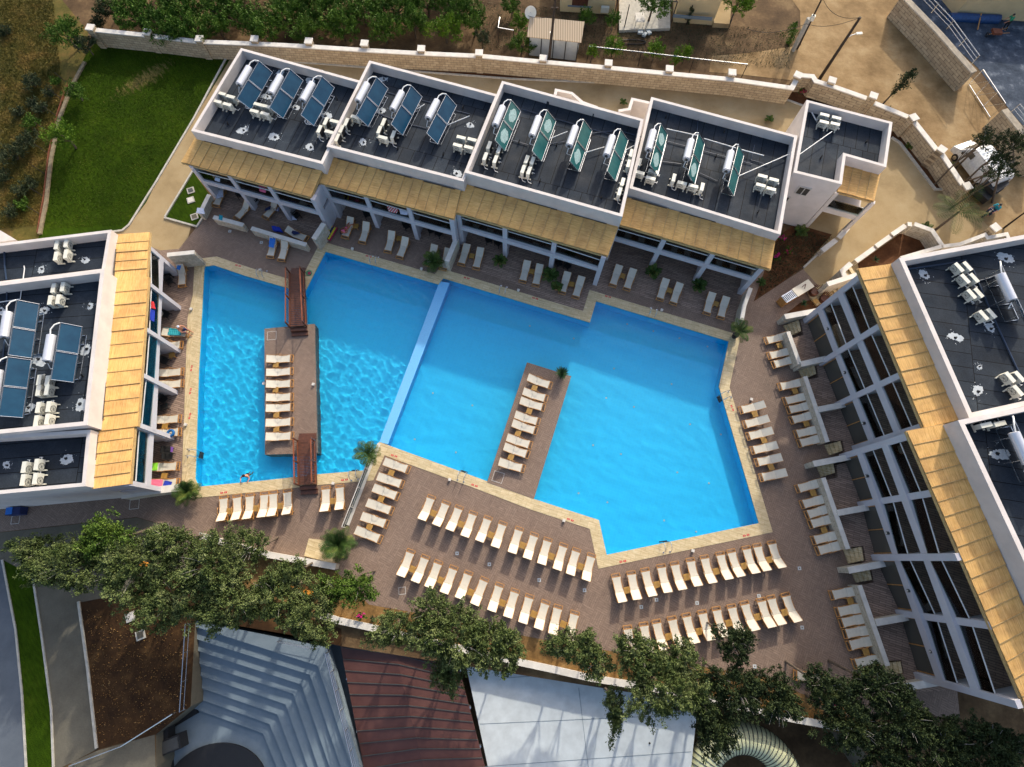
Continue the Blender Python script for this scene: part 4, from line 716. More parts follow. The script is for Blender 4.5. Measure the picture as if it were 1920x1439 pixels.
# ------------------------------------------------------------------ sunbeds and side tables
def make_bed(tilt):
    t_ = thing('sunbed', 'x', 'sunbed'); a = math.radians(tilt); hx, hz = 0.32 + 0.02, 0.34; bl = 0.80   # foot at -x, head at +x
    s = MB()
    for y in (-0.30, 0.30): s.beam((-1.0, y, 0.29), (0.95, y, 0.29), 0.045, 0.07)
    for x in (-0.98, -0.76): s.box((x, 0, 0.292), (0.045, 0.56, 0.065))
    for x in (0.25, 0.93): s.box((x, 0, 0.28), (0.04, 0.56, 0.05))
    s.build('frame', 'wood', t_)
    for x in (-0.85, 0.72):
        for y in (-0.30, 0.30): s = MB(); s.box((x, y, 0.13), (0.055, 0.05, 0.26)); s.build('leg', 'wood', t_)
    s = MB(); n = 8
    for k in range(n):
        x0, x1 = -0.72 + 1.0 * k / n, -0.72 + 1.0 * (k + 1) / n; f = lambda x: 0.335 - 0.028 * math.sin(math.pi * (x + 0.72) / 1.0)
        s.slab([(x0, -0.31, f(x0)), (x1, -0.31, f(x1)), (x1, 0.31, f(x1)), (x0, 0.31, f(x0))], 0.02)
    s.build('seat_sling', 'sling', t_, False)
    p0 = Vector((0.29, 0, 0.335)); d = Vector((math.cos(a), 0, math.sin(a))); p1 = p0 + d * bl; s = MB()
    s.slab([(p0.x, -0.31, p0.z), (p1.x, -0.31, p1.z), (p1.x, 0.31, p1.z), (p0.x, 0.31, p0.z)], 0.02); bk = s.build('backrest_sling', 'sling', t_)
    s = MB()
    for y in (-0.325, 0.325): s.beam((p0.x, y, p0.z - .01), (p1.x, y, p1.z - .01), 0.03, 0.05)
    s.beam((p1.x, -0.33, p1.z - .03), (p1.x, 0.33, p1.z - .03), 0.03, 0.04); s.build('backrest_frame', 'wood', bk)
    s = MB(); m_ = p0 + d * bl * 0.75
    for y in (-0.27, 0.27): s.beam((m_.x, y, m_.z - .02), (min(m_.x + 0.12, 0.92), y, 0.30), 0.03, 0.03)
    s.beam((m_.x + .05, -0.27, m_.z * .6 + .1), (m_.x + .05, 0.27, m_.z * .6 + .1), 0.03, 0.03)
    s.build('prop', 'wood', t_)
    for y in (-0.34, 0.34): s = MB(); s.tube([(-0.12, y, 0.30), (-0.10, y, 0.50), (0.05, y, 0.56), (0.34, y, 0.52), (0.42, y, 0.34)], 0.018, 6); s.build('armrest', 'wood', t_); return t_
BEDS = {}; bedused = set()
for tl in (38, 22): BEDS[tl] = make_bed(tl)
LEN = []
def bed(foot, head, label, group, tilt=38, z=0.0):
    f = G(*foot, z + 0.30); h = G(*head, z + 0.30 + {38: 0.45, 22: 0.28, 10: 0.15}[tilt]); d = (h - f); LEN.append(Vector((d.x, d.y)).length); rz = math.atan2(d.y, d.x)
    rz += math.radians(random.Random(len(LEN)).uniform(-1.6, 1.6)); c = Vector(((f.x + h.x) / 2, (f.y + h.y) / 2, z)); B = BEDS[tilt]
    if tilt not in bedused: bedused.add(tilt); B.location = c; B.rotation_euler = (0, 0, rz); B['label'] = label; B['group'] = group; return B
    return dup(B, c, rz, label, group)
TB = thing('side_table', 'x', 'side table'); s = MB(); s.box((0, 0, 0.34), (0.44, 0.44, 0.035)); s.build('table_top', 'table', TB)
for x in (-0.17, 0.17):
    for y in (-0.17, 0.17): s = MB(); s.box((x, y, 0.16), (0.04, 0.04, 0.32)); s.build('leg', 'wood', TB)
tb_first = [True]
def table(px, rz, label, group, z=0.0):
    p = G(*px, z + 0.35); p.z = z
    if tb_first[0]: TB.location = p; TB.rotation_euler = (0, 0, rz); TB['label'] = label; TB['group'] = group; tb_first[0] = False
    else: dup(TB, p, rz, label, group)
def lerp2(a, b, k): return (a[0] + (b[0] - a[0]) * k, a[1] + (b[1] - a[1]) * k)
def rowof(beds, tables, where, frm, group, tilt=38, z=0.0, words=ORD):
    out = []
    for k, (f, h) in enumerate(beds):
        w_ = words[k]
        out.append(bed(f, h, 'cream sunbed, %s %s %s' % (w_, frm, where), group, tilt, z))
    d = G(*beds[0][1]) - G(*beds[0][0]); rz = math.atan2(d.y, d.x)
    for k, q in enumerate(tables): table(q, rz, 'wooden side table, %s %s %s' % (ORD[k] if len(tables) > 1 else 'the only one', frm if len(tables) > 1 else 'among', where), 'side tables ' + where, z)
    return out
ys = [671.5, 696, 718.5, 743.6, 763.4, 790.6, 817]
rowof([((551.5, y), (499, y + 2)) for y in ys], [(517, 684), (516.5, 731), (518, 778), (518, 805)], 'the row on the bridge island', 'from the top in', 'sunbeds on the bridge island', 22)
Z = lambda L, ox, oy: [(U(a, b, ox, oy), U(c, d, ox, oy)) for a, b, c, d in L]
T = lambda L, ox, oy: [U(a, b, ox, oy) for a, b in L]
rowof(Z([(362, 90, 190, 30), (330, 185, 158, 128), (312, 248, 137, 192), (278, 350, 98, 292), (260, 415, 78, 352), (223, 515, 40, 455), (205, 582, 18, 520), (170, 685, -15, 625)], 940, 700), T([(235, 105), (198, 270), (118, 427), (68, 595)], 940, 700), 'the row on the slanted right island', 'from the top in', 'sunbeds on the right island', 22)
rowof(Z([(1172, 690, 985, 625), (1130, 795, 938, 730), (1098, 880, 906, 812), (1055, 985, 863, 915), (1018, 1080, 825, 1010), (975, 1185, 782, 1112)], 460, 700), T([(1035, 708), (963, 893), (880, 1093)], 460, 700), 'the short column beside the glass rail', 'from the top in', 'sunbeds beside the glass rail', 22)
rowof([((420, 931), (413, 977)), ((445, 928), (440, 976)), ((469, 926), (462, 974)), ((495.7, 923), (490, 971)), ((513, 921), (507.5, 969)), ((539, 919), (536, 965))], [(430, 959), (480, 953.5), (525.5, 949)], 'the row left of the lower bridge', 'from the left in', 'sunbeds below the left pool')
rowof([((610.6, 912.6), (608, 960)), ((637, 910), (635.6, 956))], [(624.3, 939.8)], 'the pair right of the lower bridge', 'from the left in', 'sunbeds below the left pool')
EF = [U(a, b, 460, 700) for a, b in [(1325, 870), (1428, 910), (1520, 942), (1622, 985), (1727, 1018), (1833, 1055)]] + [U(a, b, 940, 700) for a, b in [(130, 1095), (240, 1135), (335, 1170), (445, 1208), (537, 1243), (643, 1283)]]
EH = [U(a, b, 460, 700) for a, b in [(1250, 1045), (1355, 1085), (1450, 1120), (1555, 1162), (1660, 1197), (1770, 1240)]] + [U(a, b, 940, 700) for a, b in [(75, 1280), (180, 1322), (282, 1362), (395, 1402), (487, 1437), (600, 1475)]]
rowof(list(zip(EF, EH)), T([(1335, 995), (1530, 1072), (1742, 1148)], 460, 700) + T([(150, 1222), (355, 1300), (562, 1372)], 940, 700), 'the upper row of the slanted lower deck', 'from the left in', 'sunbeds in the upper slanted row')
FF = [(771.7, 1031.5), (798, 1042.6), (823, 1052), (851.4, 1062.4), (880, 1072.4), (909.5, 1083.3), (938, 1093.9), (966.4, 1105.2), (994, 1115.3), (1024, 1125.6), (1048, 1134.8), (1079, 1145.6)]
FH = [(750.5, 1081.5), (778.8, 1092), (803.4, 1102.6), (832.4, 1113), (860, 1123), (889, 1135.6), (921, 1147.5), (951.9, 1159), (979.6, 1170), (1009, 1182), (1035, 1191), (1067, 1203)]
rowof(list(zip(FF, FH)), [(773.5 + 14, 1068), (840, 1089), (897, 1111), (955, 1131), (1015, 1153), (1070, 1172)] if False else [(773.5, 1067.7), (826.6, 1088.6), (882.6, 1111), (942, 1131), (1000.7, 1152), (1056, 1171)], 'the lower row of the slanted lower deck', 'from the left in', 'sunbeds in the lower slanted row')
GF = T([(812, 1428), (918, 1410), (1020, 1388), (1130, 1362), (1228, 1343), (1338, 1318), (1438, 1298), (1550, 1273), (1630, 1255), (1735, 1232), (1812, 1215)], 940, 700) + [(1446, 1015.6)]
rowof([(f, (f[0] + 12.7 + 8.3 * k / 11, f[1] + 52.5 - 3 * k / 11)) for k, f in enumerate(GF)], T([(893, 182), (1105, 142), (1315, 88), (1525, 48), (1725, 10)], 940, 1059) + [U(85, 1325, 1420, 700)], 'the upper row below the right pool corner', 'from the left in', 'sunbeds in the upper right row')
HF = T([(893, 445), (1008, 422), (1100, 402), (1210, 378), (1313, 355), (1423, 333), (1522, 308), (1630, 290), (1725, 265), (1840, 243)], 940, 1059) + [(1444.3, 1118.4), (1472.3, 1113)]
rowof([(f, (f[0] + 12.7 + 11 * k / 11, f[1] + 52.5 + 1 * k / 11)) for k, f in enumerate(HF)], T([(970, 570), (1187, 512), (1405, 475), (1615, 415), (1817, 372)], 940, 1059) + [U(195, 340, 1420, 1059)], 'the lower row below the right pool corner', 'from the left in', 'sunbeds in the lower right row')
rowof([((1385, 770), (1434, 758)), ((1393, 797.7), (1440, 784)), ((1398, 820), (1449, 806.5)), ((1406, 846), (1458, 834)), ((1414, 869), (1466, 856.5)), ((1422, 897), (1475.5, 885.5))], [(1415.4, 776.6), (1432.6, 825.5), (1446, 876.4)], 'the column right beside the right pool', 'from the top in', 'sunbeds beside the right pool', 22)
rowof([((1431, 640), (1481, 628)), ((1437, 669), (1487, 656)), ((1445, 685), (1495, 672))], [(1461.7, 648)], 'the top group along the east terrace wall', 'from the top in', 'sunbeds along the east wall', 22)
rowof([((1457, 727), (1508, 715)), ((1466, 754), (1518, 741)), ((1472.8, 771), (1525, 758)), ((1479.4, 790), (1529.6, 776)), ((1487.4, 816), (1539, 803)), ((1494, 833), (1545, 820))], [(1490.8, 733.5), (1512, 794.6)], 'the second group along the east terrace wall', 'from the top in', 'sunbeds along the east wall', 22)
rowof([((1490, 918), (1543, 904.7)), ((1499, 948), (1552, 934)), ((1508.5, 967), (1560, 952.5)), ((1515, 985), (1567, 971)), ((1520, 1015.6), (1574.8, 1002)), ((1528, 1035), (1582, 1021))], [(1525, 925), (1545.5, 994.5)], 'the third group along the east terrace wall', 'from the top in', 'sunbeds along the east wall', 22)
rowof([((1553, 1118.4), (1612, 1107)), ((1564, 1150), (1622.7, 1138.5)), ((1571, 1170), (1630, 1159)), ((1578, 1191), (1638, 1180)), ((1585, 1212), (1645, 1201)), ((1595.6, 1246.5), (1656.7, 1236))], [(1595, 1128), (1624, 1223)], 'the lowest group along the east terrace wall', 'from the top in', 'sunbeds along the east wall', 22)
bed((1487, 1265), (1547, 1277), 'lone cream sunbed half hidden by trees in the bottom right corner of the deck', 'sunbeds along the planter', 22)
rowof([((506, 482.6), (511.5, 444)), ((527, 489), (533.4, 449.6))], [], 'the pair before the low white wall', 'from the left in', 'sunbeds under the north wing', 38)
rowof([((646, 447), (657.6, 407)), ((678.7, 455), (686.6, 418)), ((725.5, 473.4), (735.5, 433.8)), ((748, 484), (761, 445.6)), ((803, 498), (815, 460)), ((830, 505), (840, 467))], [(667, 424), (748.4, 447)], 'the row under the second north block', 'from the left in', 'sunbeds under the north wing', 38)
rowof([((863.6, 499.8), (876, 457.5)), ((890.5, 507.7), (902.4, 464))], [(884.7, 480)], 'the palmless pair under the tallest north block', 'from the left in', 'sunbeds under the north wing', 22)
rowof([((978, 532.8), (990, 488)), ((1003.4, 540), (1012.6, 494.5)), ((1052, 554), (1065.5, 509)), ((1077, 562.4), (1092, 517.5))], [(996.8, 509), (1072, 533)], 'the four under the tallest north block', 'from the left in', 'sunbeds under the north wing', 22)
rowof([((1147, 540.7), (1162.4, 495.8)), ((1173.8, 548), (1188, 502.4)), ((1235.8, 566.6), (1249.8, 521.7)), ((1261, 575), (1275.4, 529)), ((1323, 593.6), (1337.5, 547)), ((1349.4, 601.5), (1363.4, 555))], [(1167.7, 517.5), (1255.6, 544.7), (1342.8, 569.8)], 'the row under the right north block', 'from the left in', 'sunbeds under the north wing', 22)
gw = 'sunbeds under the west wing'
bed((340.7, 536), (337, 498), 'cream sunbed standing lengthwise below the stone wing wall of the west terrace', gw)
bed((354, 625), (306, 623), 'sunbed with teal patterned towel where the bare-chested man sits', gw, 22); bed((338, 647), (298, 646), 'cream sunbed just below the teal towel, partly behind a white column', gw, 22)
bed((341, 697), (297, 699), 'upper sunbed of the middle pair on the west terrace', gw, 22); bed((341, 719), (297, 721), 'lower sunbed of the middle pair on the west terrace', gw, 22)
bed((335, 785), (292, 787), 'sunbed above the blue swim ring on the west terrace', gw, 22); bed((335, 810), (292, 813), 'sunbed with the blue swim ring on it, west terrace', gw, 22)
bed((335.5, 874), (284, 876), 'sunbed with a lime green towel on its head end', gw, 22); bed((334.5, 904.7), (284, 907), 'sunbed with a pink towel at the bottom of the west terrace', gw, 22)
table((309, 800), 0, 'wooden side table above the blue swim ring', 'side tables of the west terrace'); table((307.7, 892.8), 0, 'wooden side table between lime and pink towels', 'side tables of the west terrace'); table((322, 666), 0.3, 'wooden side table at the foot of a west terrace column', 'side tables of the west terrace')
table((394, 380), 0.9, 'wooden side table beside the white towel sunbed, top left terrace', 'side tables of the north terrace')
gt = 'sunbeds of the top left terrace'
bed((405, 385), (413, 352), 'sunbed with a pale blue towel in the top left terrace corner', gt); bed((446, 407), (461, 381), 'bare beige sunbed turned askew on the top left terrace', gt); bed((501, 404), (512, 380), 'sunbed with a black and white cloth on the top left terrace', gt); bed((575, 448), (538, 430), 'sunbed with a dark blanket behind the low white wall', gt)
bed((372, 360), (388, 350), 'sunbed half hidden under the leftmost north balcony', gt, 10) if False else None

# towels, floats and other small things lying about
def cloth(px4, z, mat, label, name='towel', cat='towel', th=0.02, wav=0.03):
    q = [G(a, b, z) for a, b in px4]; s = MB(); n = 6; rg = random.Random(len(label)); P_ = {}
    for i in range(n + 1):
        for j in range(n + 1): p = q[0].lerp(q[1], i / n).lerp(q[3].lerp(q[2], i / n), j / n); P_[i, j] = p + Vector((0, 0, rg.uniform(0, wav)))
    vs = [P_[i, j] for i in range(n + 1) for j in range(n + 1)]; k = n + 1
    fs = [(i * k + j, (i + 1) * k + j, (i + 1) * k + j + 1, i * k + j + 1) for i in range(n) for j in range(n)]; m_ = len(vs)
    vs2 = [p - Vector((0, 0, th)) for p in vs]; s.add(vs + vs2, fs + [tuple(a + m_ for a in f[::-1]) for f in fs]); return tag(s.build(name, mat, None, True), label, cat)
cloth([(306, 614), (339, 618), (339, 629), (306, 628)], 0.46, 'tealcheck', 'teal patterned towel under the seated man on the west terrace')
cloth([(283, 869), (296, 868), (295, 882), (282, 883)], 0.62, 'lime', 'lime green towel on a west terrace sunbed'); cloth([(283, 899), (306, 900), (303, 914), (283, 911)], 0.60, 'pink', 'pink towel on the lowest west terrace sunbed')
cloth([(309, 901), (323, 904), (320, 913), (304, 916)], 0.40, 'royal', 'dark blue towel beside the pink one'); cloth([(506, 447), (518, 442), (514, 466), (504, 463)], 0.66, 'bluecloth', 'rumpled blue towel on the sunbed before the low white wall', wav=0.1)
cloth([(409, 357), (418, 356), (419, 370), (406, 374)], 0.62, 'whitecloth', 'pale blue towel on the corner sunbed of the top left terrace', wav=0.12); cloth([(370, 390), (382, 391), (384, 402), (368, 400)], 0.98, 'whitecloth', 'white cloth draped over the low wall beside the grass patch')
cloth([(497, 392), (508, 386), (507, 393), (497, 396)], 0.5, 'navy', 'dark cloth on a top left terrace sunbed'); cloth([(515, 388), (524, 389), (523, 397), (514, 395)], 0.3, 'bluestripe', 'blue striped towel beside a top left terrace sunbed')
cloth([(545, 404), (558, 408), (556, 413), (548, 413)], 0.3, 'whitecloth', 'white towel hanging off a dark chair on the top left terrace'); cloth([(555, 434), (564, 438), (551, 441), (540, 431)], 0.5, 'navy', 'dark blanket over the sunbed behind the low white wall')
cloth([(509, 424), (525, 427), (531, 436), (512, 433)], 0.25, 'royal', 'blue inflatable toy lying behind the low white wall', 'inflatable_toy', 'inflatable toy', 0.15, 0.1); cloth([(411, 403), (418, 405), (417, 414), (410, 412)], 0.95, 'tealcloth', 'teal towel over the left end of the short low wall')
cloth([(283, 565), (288, 566), (292, 580), (284, 578)], 3.9, 'redcloth', 'red and white towel hung over the west balcony rail'); cloth([(282, 580), (291, 583), (289, 604), (281, 600)], 3.9, 'royal', 'royal blue towel hung on the west balcony rail')
cloth([(278, 640), (283, 641), (280, 695), (275, 694)], 3.3, 'tealcloth', 'long turquoise towel inside the west balcony rail'); cloth([(725, 386), (747, 393), (744, 400), (729, 397)], 3.75, 'redstripe', 'red and white striped towel on the second north block balcony')
cloth([(748, 391), (765, 395), (764, 404), (751, 402)], 3.75, 'whitecloth', 'white patterned towel beside the striped one on the balcony'); cloth([(484, 346), (500, 353), (498, 362), (487, 359)], 3.7, 'pink', 'pink towel over the leftmost north block balcony'); cloth([(404, 331), (413, 333), (412, 342), (403, 339)], 3.6, 'whitecloth', 'pale blue towel on the leftmost north block balcony rail')
cloth([(333, 496), (340, 498), (337, 507), (331, 505)], 0.75, 'bluecloth', 'blue and red towel on the head of the lengthwise west sunbed')
# blue swim ring
p = G(319.5, 812.5, 0.55); s = MB(); s.tube([(p.x + 0.22 * math.cos(a), p.y + 0.22 * math.sin(a), 0.52) for a in [k * math.pi / 12 for k in range(24)]], 0.10, 10, closed=True); tag(s.build('swim_ring', 'ringblue', None, True), 'blue inflatable swim ring lying on a west terrace sunbed', 'swim ring')
# long toy float leaning by the spur wall
ft = thing('pool_float', 'yellow and crimson air mattress leaning against the stone spur wall', 'air mattress', G(620, 435)); a, b = G(612, 449, 0.25), G(626, 425, 0.25); s = MB(); s.beam(a, b, 0.75, 0.12); s.build('mattress', 'crimson', ft)
s = MB(); s.beam(a.lerp(b, .04) + Vector((0.03, -.02, 0.08)), a.lerp(b, .96) + Vector((0.03, -.02, 0.08)), 0.5, 0.05); s.build('panel', 'yellow', ft); s = MB()
for k in range(5): q = a.lerp(b, .12 + .18 * k) + Vector((0.04, -.02, 0.11)); s.box(q, (0.3, 0.16, 0.03), 1.0)
s.build('stripe', 'navy', ft)
tp = thing('watermelon_toy', 'small green and red toy at the top of the upper bridge', 'toy', G(580, 513)); p = G(580, 513); s = MB(); s.cyl((p.x, p.y, 0.02), (p.x, p.y, 0.12), 0.24, 16); s.build('rim', 'green', tp); s = MB(); s.cyl((p.x + 0.05, p.y - 0.05, 0.12), (p.x + 0.05, p.y - 0.05, 0.15), 0.15, 14); s.build('centre', 'crimson', tp)

# dark rattan chairs and round tables under the balconies
def chair():
    t_ = thing('armchair', 'x', 'armchair'); s = MB(); s.box((0, 0, 0.4), (0.5, 0.5, 0.08)); s.build('seat', 'rattan', t_); s = MB(); s.box((0, 0.25, 0.65), (0.5, 0.06, 0.5)); s.build('backrest', 'rattan', t_)
    for x in (-0.23, 0.23):
        for y in (-0.22, 0.22): s = MB(); s.box((x, y, 0.18), (0.045, 0.045, 0.36)); s.build('leg', 'rattan', t_)
        s = MB(); s.box((x * 1.1, 0, 0.62), (0.05, 0.5, 0.04)); s.build('armrest', 'rattan', t_)
    return t_
CH = chair(); ch_first = [True]
def pchair(px, rz, label, z=0.0):
    p = G(*px, z + 0.4); p.z = z
    if ch_first[0]: CH.location = p; CH.rotation_euler = (0, 0, rz); CH['label'] = label; CH['group'] = 'dark rattan armchairs'; ch_first[0] = False
    else: dup(CH, p, rz, label, 'dark rattan armchairs')
for q, rz, l in [((375 - 60, 845), 1.6, 'dark armchair with a purple cloth, upper of the two by the lime towel'), ((317, 856), 1.6, 'dark armchair, lower of the two just above the lime towel'), ((318, 528), 0.6, 'dark armchair beside the lengthwise sunbed under the stone wing wall'), ((314, 515), 2.2, 'dark armchair deepest under the top of the west terrace'),
                 ((311, 590), 1.2, 'dark armchair under the second west bay'), ((309, 677), 1.2, 'dark armchair under the third west bay'), ((307, 749), 1.0, 'upper dark armchair under the fourth west bay'), ((308, 763), 2.0, 'lower dark armchair under the fourth west bay'),
                 ((449, 365), 0.4, 'dark armchair under the leftmost north block, left'), ((477, 375), 2.4, 'dark armchair with green cushion under the leftmost north block'), ((556, 404), 2.4, 'dark armchair with a white towel under the leftmost north block'), ((688, 402), 0.4, 'dark armchair at the left column of the second north block'), ((762, 424), 0.6, 'dark armchair in the middle of the second north block terrace'),
                 ((808, 432), 0.4, 'left one of two dark armchairs right under the second north block'), ((823, 438), 0.9, 'right one of two dark armchairs right under the second north block'), ((916, 450), 0.3, 'left dark armchair under the tallest north block'), ((934, 456), 0.9, 'right dark armchair under the tallest north block'), ((1048, 494), 0.3, 'left of two dark armchairs behind the potted palms'), ((1064, 499), 0.9, 'right of two dark armchairs behind the potted palms')]:
    pchair(q, rz, l)
cloth([(320, 838), (325, 839), (324, 848), (320, 848)], 0.7, 'purple', 'purple cloth on a dark armchair of the west terrace')
for k, q in enumerate([(310, 509), (308, 596), (303, 670), (298, 757)]):
    t_ = thing('round_table', 'pale round terrace table under the west wing, %s from the top' % ORD[k], 'table', G(*q), 0, 'round tables of the west terrace'); p = G(*q); s = MB(); s.cyl((p.x, p.y, 0.70), (p.x, p.y, 0.73), 0.32, 18); s.build('table_top', 'sling', t_); s = MB(); s.cyl((p.x, p.y, 0), (p.x, p.y, 0.70), 0.04, 8); s.build('leg', 'black', t_)

# ------------------------------------------------------------------ pool ladders, markers, lamps
def make_ladder():
    t_ = thing('pool_ladder', 'x', 'pool ladder')
    for y in (-0.25, 0.25):
        s = MB(); s.tube([(0.62, y, 0.02), (0.60, y, 0.35), (0.50, y, 0.60), (0.30, y, 0.72), (0.08, y, 0.66), (-0.06, y, 0.45), (-0.09, y, 0.0), (-0.09, y, -1.0)], 0.025, 8); r_ = s.build('handrail', 'steel', t_, True)
        s = MB(); s.cyl((0.62, y, 0.02), (0.62, y, 0.05), 0.06, 10); s.build('flange', 'steel', r_)
    for z in (-0.25, -0.52, -0.8): s = MB(); s.box((-0.13, 0, z), (0.12, 0.5, 0.035)); s.build('step', 'grille', t_)
    return t_
LD = make_ladder()
LDS = [((491, 520), (524, 430), 'stainless pool ladder at the top edge of the left pool, left of the bridge'), ((701, 494), (730, 400), 'stainless pool ladder on the top edge beside the second north block'), ((942, 550), (970, 450), 'stainless pool ladder below the tallest north block'), ((1222, 592), (1250, 500), 'stainless pool ladder below the right north block'),
       ((1355, 745), (1440, 715), 'stainless pool ladder on the right pool edge near the first column sunbed'), ((1247, 1019), (1262, 1100), 'stainless pool ladder on the bottom edge of the right pool'), ((869, 887), (850, 940), 'stainless pool ladder left of the right island foot'), ((664, 885), (668, 930), 'stainless pool ladder near the palm at the left pool corner'), ((369, 852), (330, 850), 'stainless pool ladder on the west edge of the left pool')]
for k, (q, o, l) in enumerate(LDS):
    p = G(*q); d = G(*o) - p; rz = math.atan2(d.y, d.x)
    if k == 0: LD.location = p; LD.rotation_euler = (0, 0, rz); LD['label'] = l; LD['group'] = 'pool ladders'
    else: dup(LD, p, rz, l, 'pool ladders')
MK = [((691, 481), -17, 'on the top edge beside the second ladder from the left'), ((875, 521.7), -17, 'just right of the potted palm and spur wall'), ((1003.4, 559.8), -17, 'below the four sunbeds of the tallest north block'), ((1140, 556.6), -17, 'at the notch of the right pool'), ((446.4, 498.5), -17, 'at the top left corner of the left pool'), ((646, 900), 8, 'right of the lower bridge'), ((739, 855), -17, 'beside the short column of sunbeds'), ((889.7, 910.5), -20, 'left of the right island foot'), ((1069.4, 975), -20, 'right of the right island foot'), ((1167.7, 1053), 12, 'near the bottom tip of the right pool'), ((1399, 1004), 12, 'near the lower right corner of the right pool'), ((1373, 765.5), 105, 'beside the right pool ladder'), ((359, 691), 88, 'on the west edge level with the first island beds'), ((357, 734), 88, 'on the west edge beside the middle sunbed pair'), ((355.8, 780.6), 88, 'on the west edge above the blue swim ring'), ((419.4, 924), 8, 'above the leftmost sunbed of the lower row')]
SEG = {'0': 'abcdef', '1': 'bc', '2': 'abged', '4': 'fgbc'}
def glyph(s, ch, ox, sc, z, M):
    pts = {'a': (0, 2, 1, 2), 'b': (1, 2, 1, 1), 'c': (1, 1, 1, 0), 'd': (0, 0, 1, 0), 'e': (0, 0, 0, 1), 'f': (0, 1, 0, 2), 'g': (0, 1, 1, 1)}
    for k in SEG[ch]: x0, y0, x1, y1 = pts[k]; s.beam(M(ox + x0 * sc, (y0 - 1) * sc, z), M(ox + x1 * sc, (y1 - 1) * sc, z), sc * 0.3, 0.004)
for k, (q, an, l) in enumerate(MK):
    p = G(*q, 0.02); an = math.radians(an); t_ = thing('depth_marker', 'red depth marker tile ' + l, 'depth marker', p, 0, 'red depth markers on the coping')
    M_ = lambda x, y, z: Vector((p.x + x * math.cos(an) - y * math.sin(an), p.y + x * math.sin(an) + y * math.cos(an), z))
    s = MB(); s.box((M_(-.15, 0, 0).x, M_(-.15, 0, 0).y, 0.024), (0.20, 0.13, 0.006), an); s.box((M_(.15, 0, 0).x, M_(.15, 0, 0).y, 0.024), (0.20, 0.13, 0.006), an); s.build('tile', 'red', t_)
    s = MB(); glyph(s, '1', -.22, 0.035, 0.030, M_); glyph(s, '4', -.15, 0.035, 0.030, M_); glyph(s, '0', 0.13, 0.035, 0.030, M_); s.build('digit', 'cap', t_)
LP = [((661.5, 468.6), 'by the second top ladder'), ((790.7, 506), 'left of the big potted palm'), ((489, 507.7), 'behind the first top ladder'), ((588.6, 722), 'on the right side of the bridge island'), ((625.6, 907), 'above the pair of sunbeds right of the bridge'), ((843.5, 900), 'left of the ladder at the right island foot'), ((496.5, 720.6), 'on the left side of the bridge island'), ((1057, 976.5), 'below the right island'), ((1298, 1033), 'right of the bottom ladder'), ((1407.5, 750), 'above the first sunbed of the pool column'), ((972, 546), 'left of the four palm sunbeds'), ((1240, 583), 'right of the ladder under the right north block'), ((360, 581), 'at the man on the west terrace'), ((350, 797), 'right of the swim ring on the west edge')]
for k, (q, l) in enumerate(LP):
    p = G(*q); t_ = thing('path_lamp', 'small white square deck lamp ' + l, 'deck lamp', p, 0, 'white deck lamps round the pools'); s = MB(); s.box((p.x, p.y, 0.09), (0.17, 0.17, 0.16), -0.3); s.build('body', 'cap', t_); s = MB(); s.box((p.x, p.y, 0.185), (0.21, 0.21, 0.03), -0.3); s.build('lid', 'cap', t_)
pn = T([(740, 185), (935, 247), (1200, 88), (1330, 370), (1547, 442), (647, 518), (843, 580), (1240, 710), (1463, 785), (545, 855), (747, 920), (1147, 1048), (1373, 1127)], 940, 700) + T([(1335, 150), (1613, 237), (1208, 475), (1497, 568)], 460, 700) + T([(887, 1027), (1072, 1077), (1255, 1127), (1453, 1185), (795, 1340), (510, 1128), (200, 1040)], 940, 340)
for k, q in enumerate(sorted(pn, key=lambda v: v[1])):
    p = G(*q, -1.35); s = MB(); s.cyl((p.x, p.y, -1.35), (p.x, p.y, -1.31), 0.07, 10); no_ = s.build('floor_nozzle', 'cap'); no_.cycles.is_caustics_receiver = True; tag(no_, 'white inlet nozzle on the right pool floor, %s from the top' % ORD[k], 'pool nozzle', 'white inlet nozzles on the right pool floor')
for q, l in [((729, 456), 'below the sunbeds of the second north block'), ((431, 434), 'below the short low wall'), ((490, 455), 'left of the blue towel sunbed'), ((857, 1038), 'between the two slanted rows, left'), ((917.5, 1058.5), 'between the two slanted rows, right'), ((1011, 1088), 'right of the slanted rows'), ((1096, 1107), 'between slanted and right rows'), ((1202.5, 1138.5), 'left between the right rows'), ((1231, 1125), 'second between the right rows'), ((1307, 1131), 'third between the right rows'), ((1423, 1118), 'at the right end of the upper right row'), ((1499, 1066), 'right of the upper right row'), ((1504, 1177), 'right of the lower right row'), ((1415, 1250), 'beside the planter below the right rows')]:
    p = G(*q); s = MB(); s.prism([(p.x + x, p.y + y) for x, y in ((-.12, -.12), (.12, -.12), (.12, .12), (-.12, .12))], 0.0, 0.012, [[(p.x + x, p.y + y) for x, y in ((-.05, -.05), (.05, -.05), (.05, .05), (-.05, .05))]]); tag(s.build('floor_drain', 'canvas'), 'small pale square floor drain ' + l, 'floor drain', 'pale floor drains in the deck')
